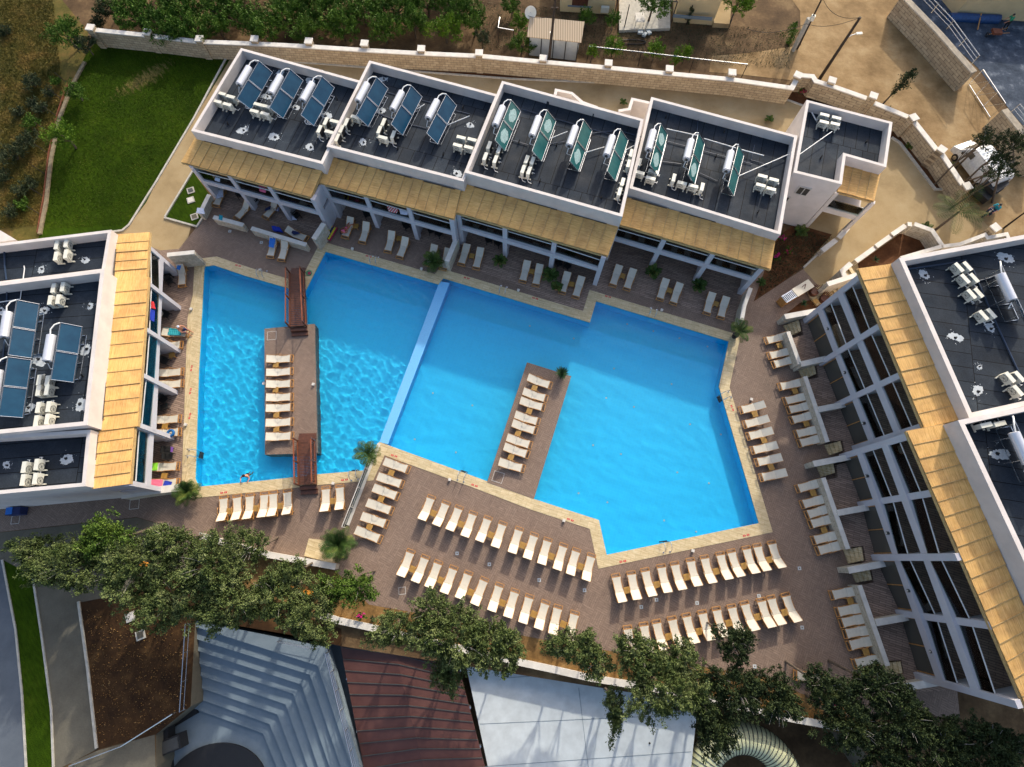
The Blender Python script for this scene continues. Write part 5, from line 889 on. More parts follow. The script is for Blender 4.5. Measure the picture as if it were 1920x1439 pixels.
for q, sz, l in [((754, 1108), 0.5, 'below the left slanted sunbeds'), ((252, 946), 0.7, 'left of the bushy palm by the west wall'), ((510, 630), 0.75, 'at the top of the bridge island'), ((934, 895), 0.8, 'at the foot of the right island'), ((29, 975), 0.6, 'in the far left corner of the deck')]:
    p = G(*q); z = 0.04 if q[0] in (510, 934) else 0.006; s = MB(); a = 0.1 if q[0] != 934 else -0.3
    ca, sa = math.cos(a), math.sin(a); R2 = lambda h: [(p.x + x * ca - y * sa, p.y + x * sa + y * ca) for x, y in ((-h, -h), (h, -h), (h, h), (-h, h))]
    s.prism(R2(sz / 2), z, z + 0.006, [R2(sz / 2 - 0.03)]); tag(s.build('access_hatch', 'cap'), 'square steel-rimmed access hatch ' + l, 'access hatch', 'square hatches in the deck')
for q, m_, l in [((358, 358), 'grille', 'square manhole with dark grate, topmost in the grass patch'), ((358, 376), 'cap', 'white square manhole lid in the middle of the grass patch'), ((365, 407), 'concrete', 'grey square manhole at the lower corner of the grass patch'), ((264, 1191), 'concrete', 'square concrete manhole in the dark soil, lower one'), ((245, 1157), 'wall', 'broken pale slab in the dark soil near the trees')]:
    p = G(*q); t_ = thing('manhole', l, 'manhole', p); s = MB(); s.box((p.x, p.y, 0.03), (0.62, 0.62, 0.08), 0.4); s.build('surround', 'kerb', t_); s = MB(); s.box((p.x, p.y, 0.075), (0.42, 0.42, 0.02), 0.4); s.build('lid', m_, t_)

# ------------------------------------------------------------------ wooden bridges
def bridge(label, tl, tr, bl, br, steps):
    z = 0.55; a, b, c, d = G(*tl, z), G(*tr, z), G(*bl, z), G(*br, z); t_ = thing('footbridge', label, 'footbridge', ((a + b + c + d) / 4).xy.to_3d(), 0, 'wooden footbridges to the island')
    s = MB(); n = 30
    for k in range(n): u, v = (k + 0.08) / n, (k + 0.92) / n; h = Vector((0, 0, 0.10 * math.sin(math.pi * (k + .5) / n))); s.slab([a.lerp(c, u) + h, b.lerp(d, u) + h, b.lerp(d, v) + h, a.lerp(c, v) + h], 0.05)
    s.build('plank', 'wooddark', t_)
    s = MB(); s.beam(a - Vector((0, 0, .13)), c - Vector((0, 0, .13)), 0.09, 0.22); s.beam(b - Vector((0, 0, .13)), d - Vector((0, 0, .13)), 0.09, 0.22); s.build('stringer', 'wooddark', t_)
    for p, q in ((a, c), (b, d)):
        s = MB(); s.beam(p + Vector((0, 0, 0.9)), q + Vector((0, 0, 0.9)), 0.09, 0.05); s.beam(p + Vector((0, 0, 0.12)), q + Vector((0, 0, 0.12)), 0.05, 0.06); h_ = s.build('handrail', 'woodrail', t_)
        for k in range(3): e = p.lerp(q, k / 2); s = MB(); s.box((e.x, e.y, e.z + 0.4), (0.1, 0.1, 1.1), 0.1); s.build('post', 'wooddark', t_)
        for k in range(22):
            if k % 11 in (0, 10): continue
            e = p.lerp(q, (k + .5) / 22); s = MB(); s.box((e.x, e.y, e.z + 0.5), (0.03, 0.03, 0.76), 0.1); s.build('baluster', 'wooddark', t_)
    u = (c - a).normalized()
    for e1, e2, dr, ns in ((a, b, -u, steps[0]), (c, d, u, steps[1])):
        for k in range(ns):
            zz = 0.55 - (k + 1) * 0.55 / (ns + 1); s = MB(); o1, o2 = e1 + dr * (0.33 * k + 0.02), e2 + dr * (0.33 * k + 0.02); o3, o4 = e2 + dr * (0.33 * (k + 1)), e1 + dr * (0.33 * (k + 1))
            q = [Vector((v.x, v.y, zz)) for v in (o1, o2, o3, o4)]; s.slab(q, 0.06); s.slab([Vector((v.x, v.y, zz - .06)) for v in (q[3] - dr * .05, q[2] - dr * .05, q[2], q[3])], max(0.02, zz - 0.08)); s.build('step', 'wooddark', t_)
bridge('dark red wooden footbridge from the top deck to the island', (543, 512), (569, 511), (543, 613), (574, 611), (2, 2)); bridge('dark red wooden footbridge from the island to the lower deck', (558, 827), (590, 826), (560, 910), (592, 908), (2, 2))

# ------------------------------------------------------------------ walls around the terraces
def capwall(label, px, z, w, zb=0.0, mat='palestone', name='garden_wall', cap=0.06, group=None, capw=None):
    P_ = GL(px, z); t_ = thing(name, label, 'wall', (P_[0].x, P_[0].y, zb), 0, group); pl = [V2(p) for p in P_]; s = MB(); s.prism(band(pl, w - 0.04), zb, z - cap); s.build('wall', mat, t_)
    s = MB(); s.prism(band(pl, capw or w + 0.02), z - cap, z); s.build('coping', 'cap', t_); return t_
capwall('white-capped stone wing wall at the top of the west terrace', [(313, 478), (364, 473)], 1.9, 0.34)
capwall('long white-capped wall closing the bottom of the west terrace', [(228, 929), (290, 920), (338, 914)], 1.1, 0.5)
capwall('short low white-capped wall with a teal towel, top left terrace', [(400, 407), (456, 422)], 0.95, 0.34); capwall('long low white-capped wall behind the blue towel sunbed', [(471, 428), (574, 459)], 0.95, 0.34)
capwall('low white wall with a draped cloth beside the grass patch', [(392, 365), (374, 401)], 0.9, 0.34); capwall('stone spur wall with white top between leftmost and second north blocks', [(607, 419), (588, 448)], 1.7, 0.42)
capwall('white-topped spur wall beside the big potted palm', [(856, 447), (838, 490)], 1.6, 0.38); capwall('white-topped end wall at the right end of the top deck', [(1408, 540), (1396, 572), (1391, 600)], 1.3, 0.30)
capwall('long white-topped wall behind trees at the lower left deck', [(372, 1004), (500, 1040), (629, 1063)], 0.9, 0.40)
capwall('white-topped planter wall between the deck trees and roofs below', [(600, 1153), (634, 1164), (699, 1178), (751, 1191), (969, 1241), (1043, 1257), (1104, 1271), (1157, 1280), (1281, 1301), (1331, 1312), (1475, 1346), (1594, 1368), (1660, 1385)], 0.35, 0.42, -3.8)
gF = 'front walls of the east terrace'
for k, px in enumerate([[(1478, 622), (1500, 683)], [(1510, 706), (1552, 829)], [(1544, 896), (1590.5, 1030)], [(1612, 1098), (1665, 1249)]]): capwall('white-topped low front wall of the east terrace, %s from the top' % ORD[k], px, 1.25, 0.30, group=gF)
gWg = 'wing walls of the east terrace'
for k, px in enumerate([[(1472, 594), (1537, 582)], [(1502, 683), (1560, 670)], [(1535, 768), (1592, 757)], [(1526, 870), (1599, 856)], [(1571, 962), (1632, 951)], [(1591, 1070), (1669, 1055)], [(1643, 1168), (1706, 1157)], [(1696, 1289), (1771, 1278)]]): capwall('white-topped wing wall of the east terrace, %s from the top' % ORD[k], px, 1.35, 0.42, group=gWg)
# raised terrace floor of the east wing + stone steps
for k, px in enumerate([[(1500, 600), (1507, 628), (1482, 636), (1500, 683), (1531, 683), (1535, 708), (1513, 713), (1552, 828), (1580, 826), (1585, 851), (1560, 868), (1640, 850), (1760, 760), (1700, 560), (1550, 585)], [(1568, 872), (1572, 895), (1548, 901), (1590, 1027), (1619, 1024), (1624, 1052), (1600, 1066), (1634, 1068), (1639, 1092), (1614, 1099), (1660, 1239), (1690, 1239), (1695, 1264), (1672, 1272), (1694, 1299), (1760, 1296), (1960, 1270), (1760, 800), (1640, 856)]]):
    s = MB(); s.prism(GL(px, 0.6), 0, 0.6); struct(s.build('raised_terrace', 'deckplank'))
for k, (tl, br) in enumerate([((1472, 606), (1498, 630)), ((1499, 686), (1526, 710)), ((1549, 831), (1575, 853)), ((1533.6, 869), (1561, 894)), ((1585, 1028), (1614, 1057)), ((1600, 1070), (1629, 1093)), ((1658, 1241), (1686, 1266))]):
    t_ = thing('stone_steps', 'short flight of travertine steps up to the east terrace, %s from the top' % ORD[k], 'steps', G(*tl), 0, 'travertine steps of the east terrace')
    a = G(tl[0], tl[1] + 3, 0.3); b = G(br[0] - 4, tl[1] - 2, 0.3); c = G(br[0], br[1] - 6, 0.3); d = G(tl[0] + 9, br[1], 0.3)
    for j in range(4):
        s = MB(); u0, u1 = j / 4, (j + 1) / 4; z = 0.16 * (j + 1) + 0.006; q = [a.lerp(b, u0), a.lerp(b, 1.0), d.lerp(c, 1.0), d.lerp(c, u0)]; s.prism([V2(v) for v in q], z - 0.155, z); s.build('tread', 'trav', t_)
# stairs and curved planter walls in the upper right
t_ = thing('stone_staircase', 'stone staircase beside the reed awning climbing from deck to forecourt', 'staircase', G(1560, 560))
for j in range(7): a = G(1552 + j * 7.2, 547 - j * 4.2, 0.1 * j); s = MB(); s.box((a.x, a.y, 0.09 + 0.16 * j / 2), (0.30, 1.5, 0.18 + 0.16 * j), math.radians(22)); s.build('tread', 'trav', t_)
capwall('white wall along the top of the stone staircase', [(1552, 533), (1608, 515)], 2.0, 0.38); capwall('short bent white wall between staircase and brown bed', [(1596, 494), (1580, 508), (1585, 520)], 1.7, 0.4)
gP = 'stepped white planter walls above the east wing'
for k, px in enumerate([[(1605, 490), (1640, 465)], [(1643, 462), (1670, 443)], [(1673, 440), (1698, 423)], [(1702, 420), (1710, 421)], [(1715, 420), (1748, 432), (1768, 462)]]): capwall('white block of the stepped planter wall above the east wing, %s from the left' % ORD[k], px, 0.9 + 0.12 * k, 0.38, group=gP)
capwall('zigzag white wall behind the upper east roof', [(1768, 462), (1800, 458), (1848, 440), (1852, 446), (1888, 439), (1895, 455)], 1.5, 0.3)
capwall('long pale wall running up to the upper east roof corner', [(1690, 484), (1766, 462)], 1.5, 0.3)
for k, px in enumerate([[(1590, 427), (1573, 446)], [(1568, 450), (1542, 470)]]): capwall('white-topped low wall of the brown bed, %s' % ('right piece' if k == 0 else 'left piece'), px, 0.8, 0.42, group='white walls of the brown bed')
# travertine slab area with wicker chairs near the staircase
s = MB(); s.prism(GL([(1512, 545), (1538, 539), (1553, 562), (1530, 575), (1518, 560)]), 0.0, 0.16); struct(s.build('landing', 'trav'))
for q, rz, l in (((1523, 551), 0.6, 'round brown wicker chair, upper one on the stone landing'), ((1542, 564), -0.5, 'round brown wicker chair, lower one on the stone landing')):
    p = G(*q, 0.16); t_ = thing('wicker_chair', l, 'wicker chair', p, 0, 'brown wicker chairs'); s = MB(); s.cyl(p + Vector((0, 0, .05)), p + Vector((0, 0, .42)), 0.34, 14); s.build('seat', 'wooddark', t_)
    s = MB()
    for k in range(9): a = rz + k * 0.33; s.cyl(p + Vector((0.36 * math.cos(a), 0.36 * math.sin(a), 0.05)), p + Vector((0.42 * math.cos(a), 0.42 * math.sin(a), 0.85)), 0.035, 6)
    s.build('backrest', 'wooddark', t_)
table((1530, 565), 0.5, 'wooden side table between the two wicker chairs', 'side tables of the stone landing', 0.16)
t_ = thing('bar_counter', 'mobile wooden bar counter with cream top and grey ice tray', 'bar counter', G(1495, 548)); a, b, m_ = G(1470, 562, 1.0), G(1521, 531, 1.0), G(1490, 550, 1.0)
s = MB(); s.beam((a.x, a.y, 0.48), (b.x, b.y, 0.48), 0.66, 0.94); s.build('body', 'wood', t_); s = MB(); s.beam((m_.x, m_.y, 1.0), (b.x, b.y, 1.0), 0.8, 0.07); s.build('counter_top', 'sling', t_); s = MB(); s.beam((a.x, a.y, 0.98), (m_.x - .05, m_.y - .03, 0.98), 0.72, 0.07); tr_ = s.build('tray', 'steel', t_)
s = MB()
for k in range(7): e = a.lerp(m_, (k + .5) / 7.5); s.box((e.x, e.y, 1.03), (0.035, 0.55, 0.03), math.atan2(b.y - a.y, b.x - a.x))
s.build('slat', 'grille', tr_)
s = MB(); c = G(1509, 537, 1.05); s.beam(c + Vector((-.25, -.1, 0)), c + Vector((.1, .2, 0)), 0.05, 0.03); s.beam(c + Vector((-.05, -.22, 0)), c + Vector((.12, .2, 0)), 0.05, 0.03); tag(s.build('tongs', 'wooddark'), 'brown wooden tongs lying on the bar counter', 'tongs')
# wooden ramp platform at the lower left
t_ = thing('wooden_platform', 'pale slatted timber platform beside the big palm, lower left deck', 'platform', G(600, 1035)); q = GL([(579, 1010), (605, 1013), (629, 1041), (626, 1057), (570, 1043)], 0.12); s = MB(); s.prism([V2(v) for v in q], 0, 0.12); s.build('slab', 'trav', t_)
# glass rail between the two decks
railing('glass_rail', 'slender glass balustrade with white rail between lower deck levels', [(704, 846), (648, 990)], 0.0, 1.0, 1.3, 'cap', 'glass rail', 1, 0.035, glassy=True)
s = MB(); s.prism(band(GL([(711, 832), (652, 985)]), 0.25), -0.05, 0.05); struct(s.build('kerb', 'cap'))
for q, l in [((273, 1058), 'yellow kayak end poking out from under the left trees'), ((525, 1098), 'orange yellow plank under the lower left trees, left'), ((550, 1104), 'orange yellow plank under the lower left trees, middle'), ((582, 1112), 'orange yellow plank under the lower left trees, right')]:
    p = G(*q); s = MB(); s.box((p.x, p.y, 0.2), (1.2 if 'left' in l else 0.7, 0.3, 0.15), -0.25); tag(s.build('plank', 'orange'), l, 'plank')
t_ = thing('towel_cart', 'small blue box cart standing against the west building wall', 'cart', G(40, 960)); p = G(40, 960); s = MB(); s.box((p.x, p.y, 0.4), (1.0, 0.55, 0.7), 0.1); s.build('body', 'navy', t_); s = MB(); s.box((p.x - .25, p.y, 0.77), (0.45, 0.5, 0.04), 0.1); s.build('lid', 'bluecloth', t_)

# ------------------------------------------------------------------ boundary wall, lot, road things
def stonefence(label, px, z, pil, w=0.38, zp=None, mat='stonewall', capm='cap'):
    # px: top line of the coping; pil: indices or px of pillars
    P_ = [V2(p) for p in GL(px, z)]; t_ = thing('stone_wall', label, 'wall', P_[0].to_3d()); s = MB(); s.prism(band(P_, w), 0, z - 0.1); s.build('wall', mat, t_); s = MB(); s.prism(band(P_, w + 0.1), z - 0.1, z); s.build('coping', capm, t_)
    zp = zp or z + 0.45
    for q in pil:
        p = G(*q, zp); dq = V2(p).normalized() * 0.22; p = Vector((p.x - dq.x, p.y - dq.y, p.z)); k = min(range(len(P_) - 1), key=lambda i: abs((P_[i] - V2(p)).length + (P_[i + 1] - V2(p)).length - (P_[i + 1] - P_[i]).length)); d = P_[k + 1] - P_[k]; an = math.atan2(d.y, d.x)
        s = MB(); s.box((p.x, p.y, (zp - 0.1) / 2), (0.62, 0.62, zp - 0.1), an); pp = s.build('pillar', mat, t_); s = MB(); s.box((p.x, p.y, zp - 0.05), (0.72, 0.72, 0.1), an); s.build('pillar_cap', 'cap', pp)
    return t_
TP = [(168, 55), (275, 66), (372, 78), (480, 82), (577, 87), (683, 94), (790, 100), (900, 105), (1018, 116), (1140, 127), (1256, 138), (1373, 149), (1485, 165)]
PI = [(166, 48), (273, 57), (371, 69), (475, 69), (577, 73), (682, 77), (789, 87), (898, 95), (1019, 105), (1142, 114), (1257, 125), (1375, 132), (1499, 137), (1563, 147)]
stonefence('long beige stone boundary wall with white coping and square pillars', TP + [(1498, 141), (1524, 143), (1530, 152), (1547, 157), (1560, 161), (1625, 184)], 1.75, PI + [(1641, 176)], zp=2.1)
stonefence('right stretch of the stone boundary wall down to the forecourt gate', [(1640, 193), (1710, 222), (1756, 280), (1765, 286), (1808, 350)], 1.75, [(1717, 217), (1770, 277), (1818, 346)], zp=2.1)
stonefence('short stone gate wall with one white-capped pillar beside the sandy road', [(1872, 424), (1850, 438)], 1.2, [(1871, 424)], zp=2.0)
t_ = stonefence('high stone wall with steel rail edging the neighbouring yard', [(1694, -8), (1760, 60), (1815, 122), (1827, 135)], 2.2, [], 0.55, capm='palestone')
railing('railing', 'double steel railing on top of the high stone wall', [(1718, -5), (1775, 55), (1822, 120)], 2.2, 0.9, 1.6, mids=2, r=0.035)
stonefence('stone wall continuing beyond the yard gate at the right edge', [(1884, 205), (1930, 262), (1960, 300)], 2.2, [], 0.55, capm='palestone')
railing('railing', 'steel railing on the stone wall at the far right edge', [(1896, 210), (1940, 265)], 2.2, 0.9, 1.6, mids=2, r=0.035)
t_ = thing('yard_gate', 'sliding metal gate frame with diagonal braces between the high stone walls', 'gate', G(1850, 180)); a, b = G(1815, 160), G(1855, 222); s = MB(); u = Vector((0, 0, 1.8))
s.beam(a + Vector((0, 0, .1)), b + Vector((0, 0, .1)), 0.06, 0.06); s.beam(a + u, b + u, 0.06, 0.06)
for k in range(4): e = a.lerp(b, k / 3); s.cyl(e, e + u, 0.03, 6)
s.build('frame', 'steel', t_); s = MB()
for k in range(3): s.cyl(a.lerp(b, k / 3), a.lerp(b, (k + 1) / 3) + u, 0.025, 6)
s.build('brace', 'steel', t_)
s = MB(); s.prism([V2(p) for p in GL([(1715, -60), (1790, 30), (2100, 55), (2100, -200), (1715, -200)], 0)], 0, 3.2); tag(s.build('yard_house', 'creamhouse'), 'plain pale beige building wall above the slate yard', 'building')
t_ = thing('tarp_roll', 'long blue rolled tarpaulin lying in the slate yard', 'tarpaulin', G(1825, 35)); s = MB(); a, b = G(1778, 34, 0.2), G(1872, 37, 0.2); s.tube([a, a.lerp(b, .3) + Vector((0, .1, 0)), a.lerp(b, .6), b], 0.45, 10); s.build('roll', 'tarp', t_, True)
s = MB(); s.beam(G(1840, 25, .7), G(1833, 56, .1), 0.1, 0.05); tag(s.build('board', 'wood'), 'wooden board leaning on the blue tarpaulin roll', 'board')
t_ = thing('wheelbarrow', 'wheelbarrow in front of the green-shirted worker', 'wheelbarrow', G(1868, 62)); p = G(1868, 62, 0.4); s = MB(); s.slab([p + Vector((-.5, -.35, .25)), p + Vector((.45, -.3, .2)), p + Vector((.45, .3, .2)), p + Vector((-.5, .35, .25))], 0.22); s.build('tray', 'rust', t_)
s = MB(); s.tube([p + Vector((-.75, .17 * math.cos(a), -.2 + .17 * math.sin(a))) for a in [k * .785 for k in range(8)]], 0.05, 6, closed=True); s.build('wheel', 'black', t_)
s = MB(); s.cyl(p + Vector((-.7, -.05, -.2)), p + Vector((1.0, .35, .3)), 0.025); s.cyl(p + Vector((-.7, .05, -.2)), p + Vector((1.0, -.35, .3)), 0.025); s.build('handle', 'wood', t_)
for k, q in enumerate([(1790, 148), (1800, 155)]):
    p = G(*q); s = MB(); s.cyl((p.x, p.y, 0), (p.x, p.y, 0.5), 0.28, 12); tag(s.build('meter_box', 'steel'), '%s round grey canister at the foot of the high stone wall' % ('left' if k == 0 else 'right'), 'canister')

# utility poles
def upole(label, base, top, zt, r0, r1, name='utility_pole'):
    b = G(*base); t__ = G(*top, zt); o = thing(name, label, 'utility pole', b); s = MB(); s.tube([b, b.lerp(t__, .5), t__], [r0, (r0 + r1) / 2, r1], 10); s.build('pole', 'pole', o, True); return o, b, t__
o, b, t__ = upole('dark wooden utility pole rising beside the white shed roof', (1027, 135), (1042, -6), 7.4, 0.15, 0.10)
s = MB(); s.beam(t__ + Vector((-.3, 0, -1.0)), t__ + Vector((.3, 0, -1.0)), 0.08, 0.1); s.build('crossarm', 'pole', o); s = MB(); e = b.lerp(t__, .55); s.box((e.x - .12, e.y, e.z), (.14, .1, .2)); s.build('bracket', 'steel', o)
o, b, t2 = upole('leaning dark utility pole with a street light over the sandy road', (1537, 148), (1613, 33), 6.4, 0.16, 0.11)
s = MB(); e = b.lerp(t2, .68); s.tube([e, e + Vector((.3, .05, .3)), e + Vector((.75, .12, .42))], 0.03, 6); s.build('lamp_arm', 'steel', o); s = MB(); s.box(e + Vector((.95, .14, .42)), (0.55, 0.22, 0.1), 0.1); s.build('lamp_head', 'acwhite', o)
def wire(a, b, sag, label, r=0.02):
    s = MB(); s.tube([a.lerp(b, k / 12) - Vector((0, 0, sag * 4 * (k / 12) * (1 - k / 12))) for k in range(13)], r, 5); tag(s.build('overhead_wire', 'black'), label, 'wire')
g0 = G(1512, 45, 5.2); wire(t2, g0, 0.5, 'sagging wire from the leaning pole to the grey gate post'); wire(t2, G(1540, -10, 6.5), 0.8, 'wire curving from the leaning pole out of the top edge'); wire(g0, G(1400, 54, 3.5), 0.6, 'wire running left from the grey gate post over the scrub')
wire(G(1036, 30, 6.0), G(990, 30, 4.5), 0.2, 'thin wire from the dark pole to the satellite dish')
o, b, t3 = upole('tall thin grey pole at the top edge above the gravel heap', (1495, 92), (1545, -10), 6.0, 0.10, 0.07); s = MB(); s.box(b.lerp(t3, .6), (0.3, 0.3, 0.5)); s.build('box', 'acwhite', o)
s = MB(); s.beam(G(1487, 95), G(1517, 35, 3.5), 0.35, 0.25); tag(s.build('concrete_post', 'kerb'), 'leaning grey concrete post beside a cypress on the sandy road', 'post')

# garden shed with corrugated roof, dish, espalier frames
t_ = thing('garden_shed', 'small white lean-to shed with corrugated cream roof behind the stone wall', 'shed', G(1040, 90)); s = MB(); q = [G(988, 69, 2.2), G(1090, 80, 2.2), G(1096, 41, 2.7), G(993, 31, 2.7)]; s.slab(q, 0.06); s.build('roof', 'corrugated', t_)
w = [q[0] + Vector((.25, .2, 0)), q[1] + Vector((-.25, .2, 0)), q[2] + Vector((-.25, -.2, 0)), q[3] + Vector((.25, -.2, 0))]; s = MB(); s.prism([V2(v) for v in w], 0, 2.12); s.build('wall', 'canvas', t_)
s = MB()
for k in range(5): e = w[0].lerp(w[1], k / 4) - Vector((0, .03, 0)); s.box((e.x, e.y, 1.05), (0.07, 0.06, 2.1))
s.build('stud', 'black', t_)
t_ = thing('satellite_dish', 'cream oval satellite dish left of the shed roof', 'satellite dish', G(997, 28)); c = G(995, 24, 2.9); n = Vector((-0.1, -0.75, 0.6)).normalized(); u = n.orthogonal().normalized(); v = n.cross(u); s = MB()
vs = [c] + [c + (u * math.cos(a) + v * math.sin(a)) * 0.55 + n * 0.14 for a in [k * math.pi / 10 for k in range(20)]]; s.add(vs, [(0, k, k % 20 + 1) for k in range(1, 21)]); s.build('dish', 'acwhite', t_); s = MB(); s.cyl((c.x, c.y + .1, 0), c - n * .05, 0.04); s.cyl(c, c + n * .5, 0.02); s.build('mast', 'steel', t_)
for i, (pp, l) in enumerate([([(1105, 87), (1203, 98), (1302, 110), (1402, 121)], 'long grey pipe trellis behind the stone wall right of the shed'), ([(937, 33), (934, 52), (963, 57)], 'small grey pipe frame left of the shed')]):
    t_ = thing('trellis', l, 'trellis', G(*pp[0])); s = MB(); P_ = GL(pp, 1.6); s.tube(P_, 0.04, 6); s.build('rail', 'steel', t_); 
    for p in P_: s = MB(); s.cyl((p.x, p.y, 0), p, 0.035, 6); s.build('post', 'pole', t_)
# neighbour houses at the top edge
t_ = thing('village_house', 'cream house with dark door and blue-grey sill at the top edge', 'house', G(1090, -10)); f = [G(1050, 22, 0), G(1150, 28, 0), G(1150, -160, 0), G(1050, -160, 0)]; s = MB(); s.prism([V2(v) for v in f], 0, 3.3); s.build('wall', 'creamhouse', t_)
a, b = f[0], f[1]; d = (V2(b) - V2(a)).normalized(); nn = Vector((d.y, -d.x))
s = MB(); e = V2(a).lerp(V2(b), .35) + nn * .03; s.beam((e.x - .8 * d.x, e.y - .8 * d.y, 1.5), (e.x + .8 * d.x, e.y + .8 * d.y, 1.5), 0.06, 1.4); s.build('window', 'wooddark', t_); s = MB(); s.beam((e.x - 1.2 * d.x, e.y - 1.2 * d.y, .7), (e.x + 1.2 * d.x, e.y + 1.2 * d.y, .7), 0.2, 0.1); s.build('sill', 'bluegrey', t_)
s = MB(); e = V2(a).lerp(V2(b), .82) + nn * .3; s.box((e.x, e.y, 0.75), (0.8, 0.3, 0.55), math.atan2(d.y, d.x)); tag(s.build('air_conditioner', 'acwhite'), 'grey air conditioner on the wall of the cream house', 'air conditioner')
t_ = thing('village_house', 'yellow house corner with pale terrace edge behind a slim cypress', 'house', G(1300, -10)); s = MB(); s.prism([V2(v) for v in GL([(1262, 42), (1335, 48), (1345, -160), (1258, -160)], 0)], 0, 3.3); s.build('wall', 'creamhouse', t_); s = MB(); s.prism([V2(v) for v in GL([(1335, 52), (1365, 54), (1380, -160), (1345, -160)], 0)], 0, 0.5); s.build('terrace', 'pathbeige', t_)
s = MB(); a, b = G(1262, 30, 1.2), G(1335, 36, 1.2); s.beam(a, b, 0.1, 0.3); s.build('band', 'bluegrey', t_)
s = MB(); s.prism(GL([(1160, 62), (1255, 58), (1256, -40), (1160, -40)]), 0, 0.3); struct(s.build('patio', 'kerb'))
t_ = thing('garden_table', 'white garden table on the patio of the cream house', 'table', G(1197, 45)); p = G(1197, 45, .3); s = MB(); s.box((p.x, p.y, 1.0), (0.9, 1.2, 0.05)); s.build('table_top', 'cap', t_); s = MB()
for x in (-.4, .4):
    for y in (-.5, .5): s.box((p.x + x, p.y + y, .64), (0.05, 0.05, 0.68))
s.build('leg', 'cap', t_)
for k in range(3): p = G(1200 + 8 * k, 63 + (k % 2) * 4); s = MB(); s.box((p.x, p.y, .12), (0.5, 0.35, 0.2), k); tag(s.build('rubble_slab', 'canvas'), 'pale broken slab below the patio, %s from the left' % ORD[k], 'slab', 'pale broken slabs below the patio')
t_ = thing('awning_frame', 'dark pergola frame over the patio', 'pergola', G(1200, 30)); s = MB()
for q in ((1150, 40), (1170, 55), (1256, 50), (1235, 20)): p = G(*q); s.cyl(p, p + Vector((0, 0, 2.6)), 0.05)
s.tube([G(1150, 40) + Vector((0, 0, 2.6)), G(1256, 50) + Vector((0, 0, 2.6)), G(1235, 20) + Vector((0, 0, 2.6))], 0.05); s.build('post', 'black', t_)
s = MB(); s.tube([(G(1185, 80) + Vector((1.4 * math.cos(a), 0.3 * math.sin(a), .05))) for a in [k * .5 for k in range(13)]], 0.05, 6); tag(s.build('hose', 'black'), 'coiled black hose in the neighbour garden', 'hose')

# white van behind the wall
def van():
    t_ = thing('van', 'white panel van parked behind the stone wall under dark trees', 'van', G(1850, 310)); a = G(1806, 266, 1.0); b = G(1872, 350, 1.0)
    d = (b - a); d.z = 0; L = 5.2; d.normalize(); c = (a + b) / 2; c.z = 0; ex = -d; ey = Vector((-ex.y, ex.x, 0)); ez = Vector((0, 0, 1)); W_ = 0.98
    M_ = lambda x, y, z: c + ex * x + ey * y + ez * z
    prof = [(2.6, 0.45, .88), (2.58, 0.85, .92), (1.95, 1.12, .94), (1.15, 1.95, .80), (0.9, 2.08, .80), (-2.45, 2.12, .80), (-2.6, 1.6, .90), (-2.6, 0.4, .94)]
    rows = [[M_(x, -w_, z), M_(x, -w_ * .55, z + (.05 if z > 1 else 0)), M_(x, w_ * .55, z + (.05 if z > 1 else 0)), M_(x, w_, z)] for x, z, w_ in prof]
    s = MB(); vs = [p for r_ in rows for p in r_]; fs = []
    for i in range(len(rows) - 1):
        for j in range(3): fs.append((i * 4 + j, i * 4 + j + 1, (i + 1) * 4 + j + 1, (i + 1) * 4 + j))
    low = [M_(x, sy * .96, z) for sy in (-1, 1) for x, z in ((2.6, .45), (-2.6, .4), (-2.6, 1.2), (1.9, 1.1))]
    k = len(vs); vs += low; fs += [(k, k + 1, k + 2, k + 3), (k + 4, k + 7, k + 6, k + 5)]
    side = lambda j: tuple(i * 4 + j for i in range(len(rows)))
    k2 = len(vs)
    for sy in (-1, 1):          # closed flanks
        k2 = len(vs); up = [M_(x, sy * w_, z) for x, z, w_ in prof[1:7]]; lo = [M_(x, sy * .95, .38) for x, z, w_ in prof[1:7]]; vs += up + lo; fs += [(k2 + i, k2 + i + 1, k2 + 7 + i, k2 + 6 + i) for i in range(5)]
    s.add(vs, fs); s.build('body', 'carpaint', t_, False)
    s = MB(); s.quad(M_(1.88, -.78, 1.21), M_(1.88, .78, 1.21), M_(1.22, .68, 1.92), M_(1.22, -.68, 1.92)); s.v = [tuple(Vector(v) + (ex + ez) * 0.02) for v in s.v]; s.build('windscreen', 'darkglass', t_)
    for sy in (-1, 1):
        s = MB(); s.quad(M_(1.35, sy * .93, 1.25), M_(.55, sy * .93, 1.25), M_(.55, sy * .87, 1.75), M_(1.05, sy * .87, 1.75)); s.build('side_window', 'darkglass', t_)
        s = MB(); s.box(M_(1.5, sy * 1.05, 1.25), (0.15, 0.2, 0.25), math.atan2(ex.y, ex.x)); s.build('mirror', 'black', t_)
        for x in (-1.7, 1.7): s = MB(); s.cyl(M_(x, sy * .78, .33), M_(x, sy * .99, .33), 0.33, 16); wh = s.build('wheel', 'black', t_); s = MB(); s.cyl(M_(x, sy * .99, .33), M_(x, sy * 1.01, .33), 0.19, 12); s.build('rim', 'steel', wh)
        s = MB(); s.box(M_(2.58, sy * .72, .78), (0.08, 0.3, 0.18), math.atan2(ex.y, ex.x)); s.build('headlight', 'glass', t_)
    s = MB(); s.box(M_(-2.62, 0, 1.5), (0.03, 1.2, 0.5), math.atan2(ex.y, ex.x)); s.build('rear_window', 'darkglass', t_)
    s = MB()
    for x in (-2.0, -1.4, -.8, -.2, .4): s.beam(M_(x, -.6, 2.17), M_(x, .6, 2.17), 0.05, 0.03)
    s.build('roof_rib', 'carpaint', t_)
van()
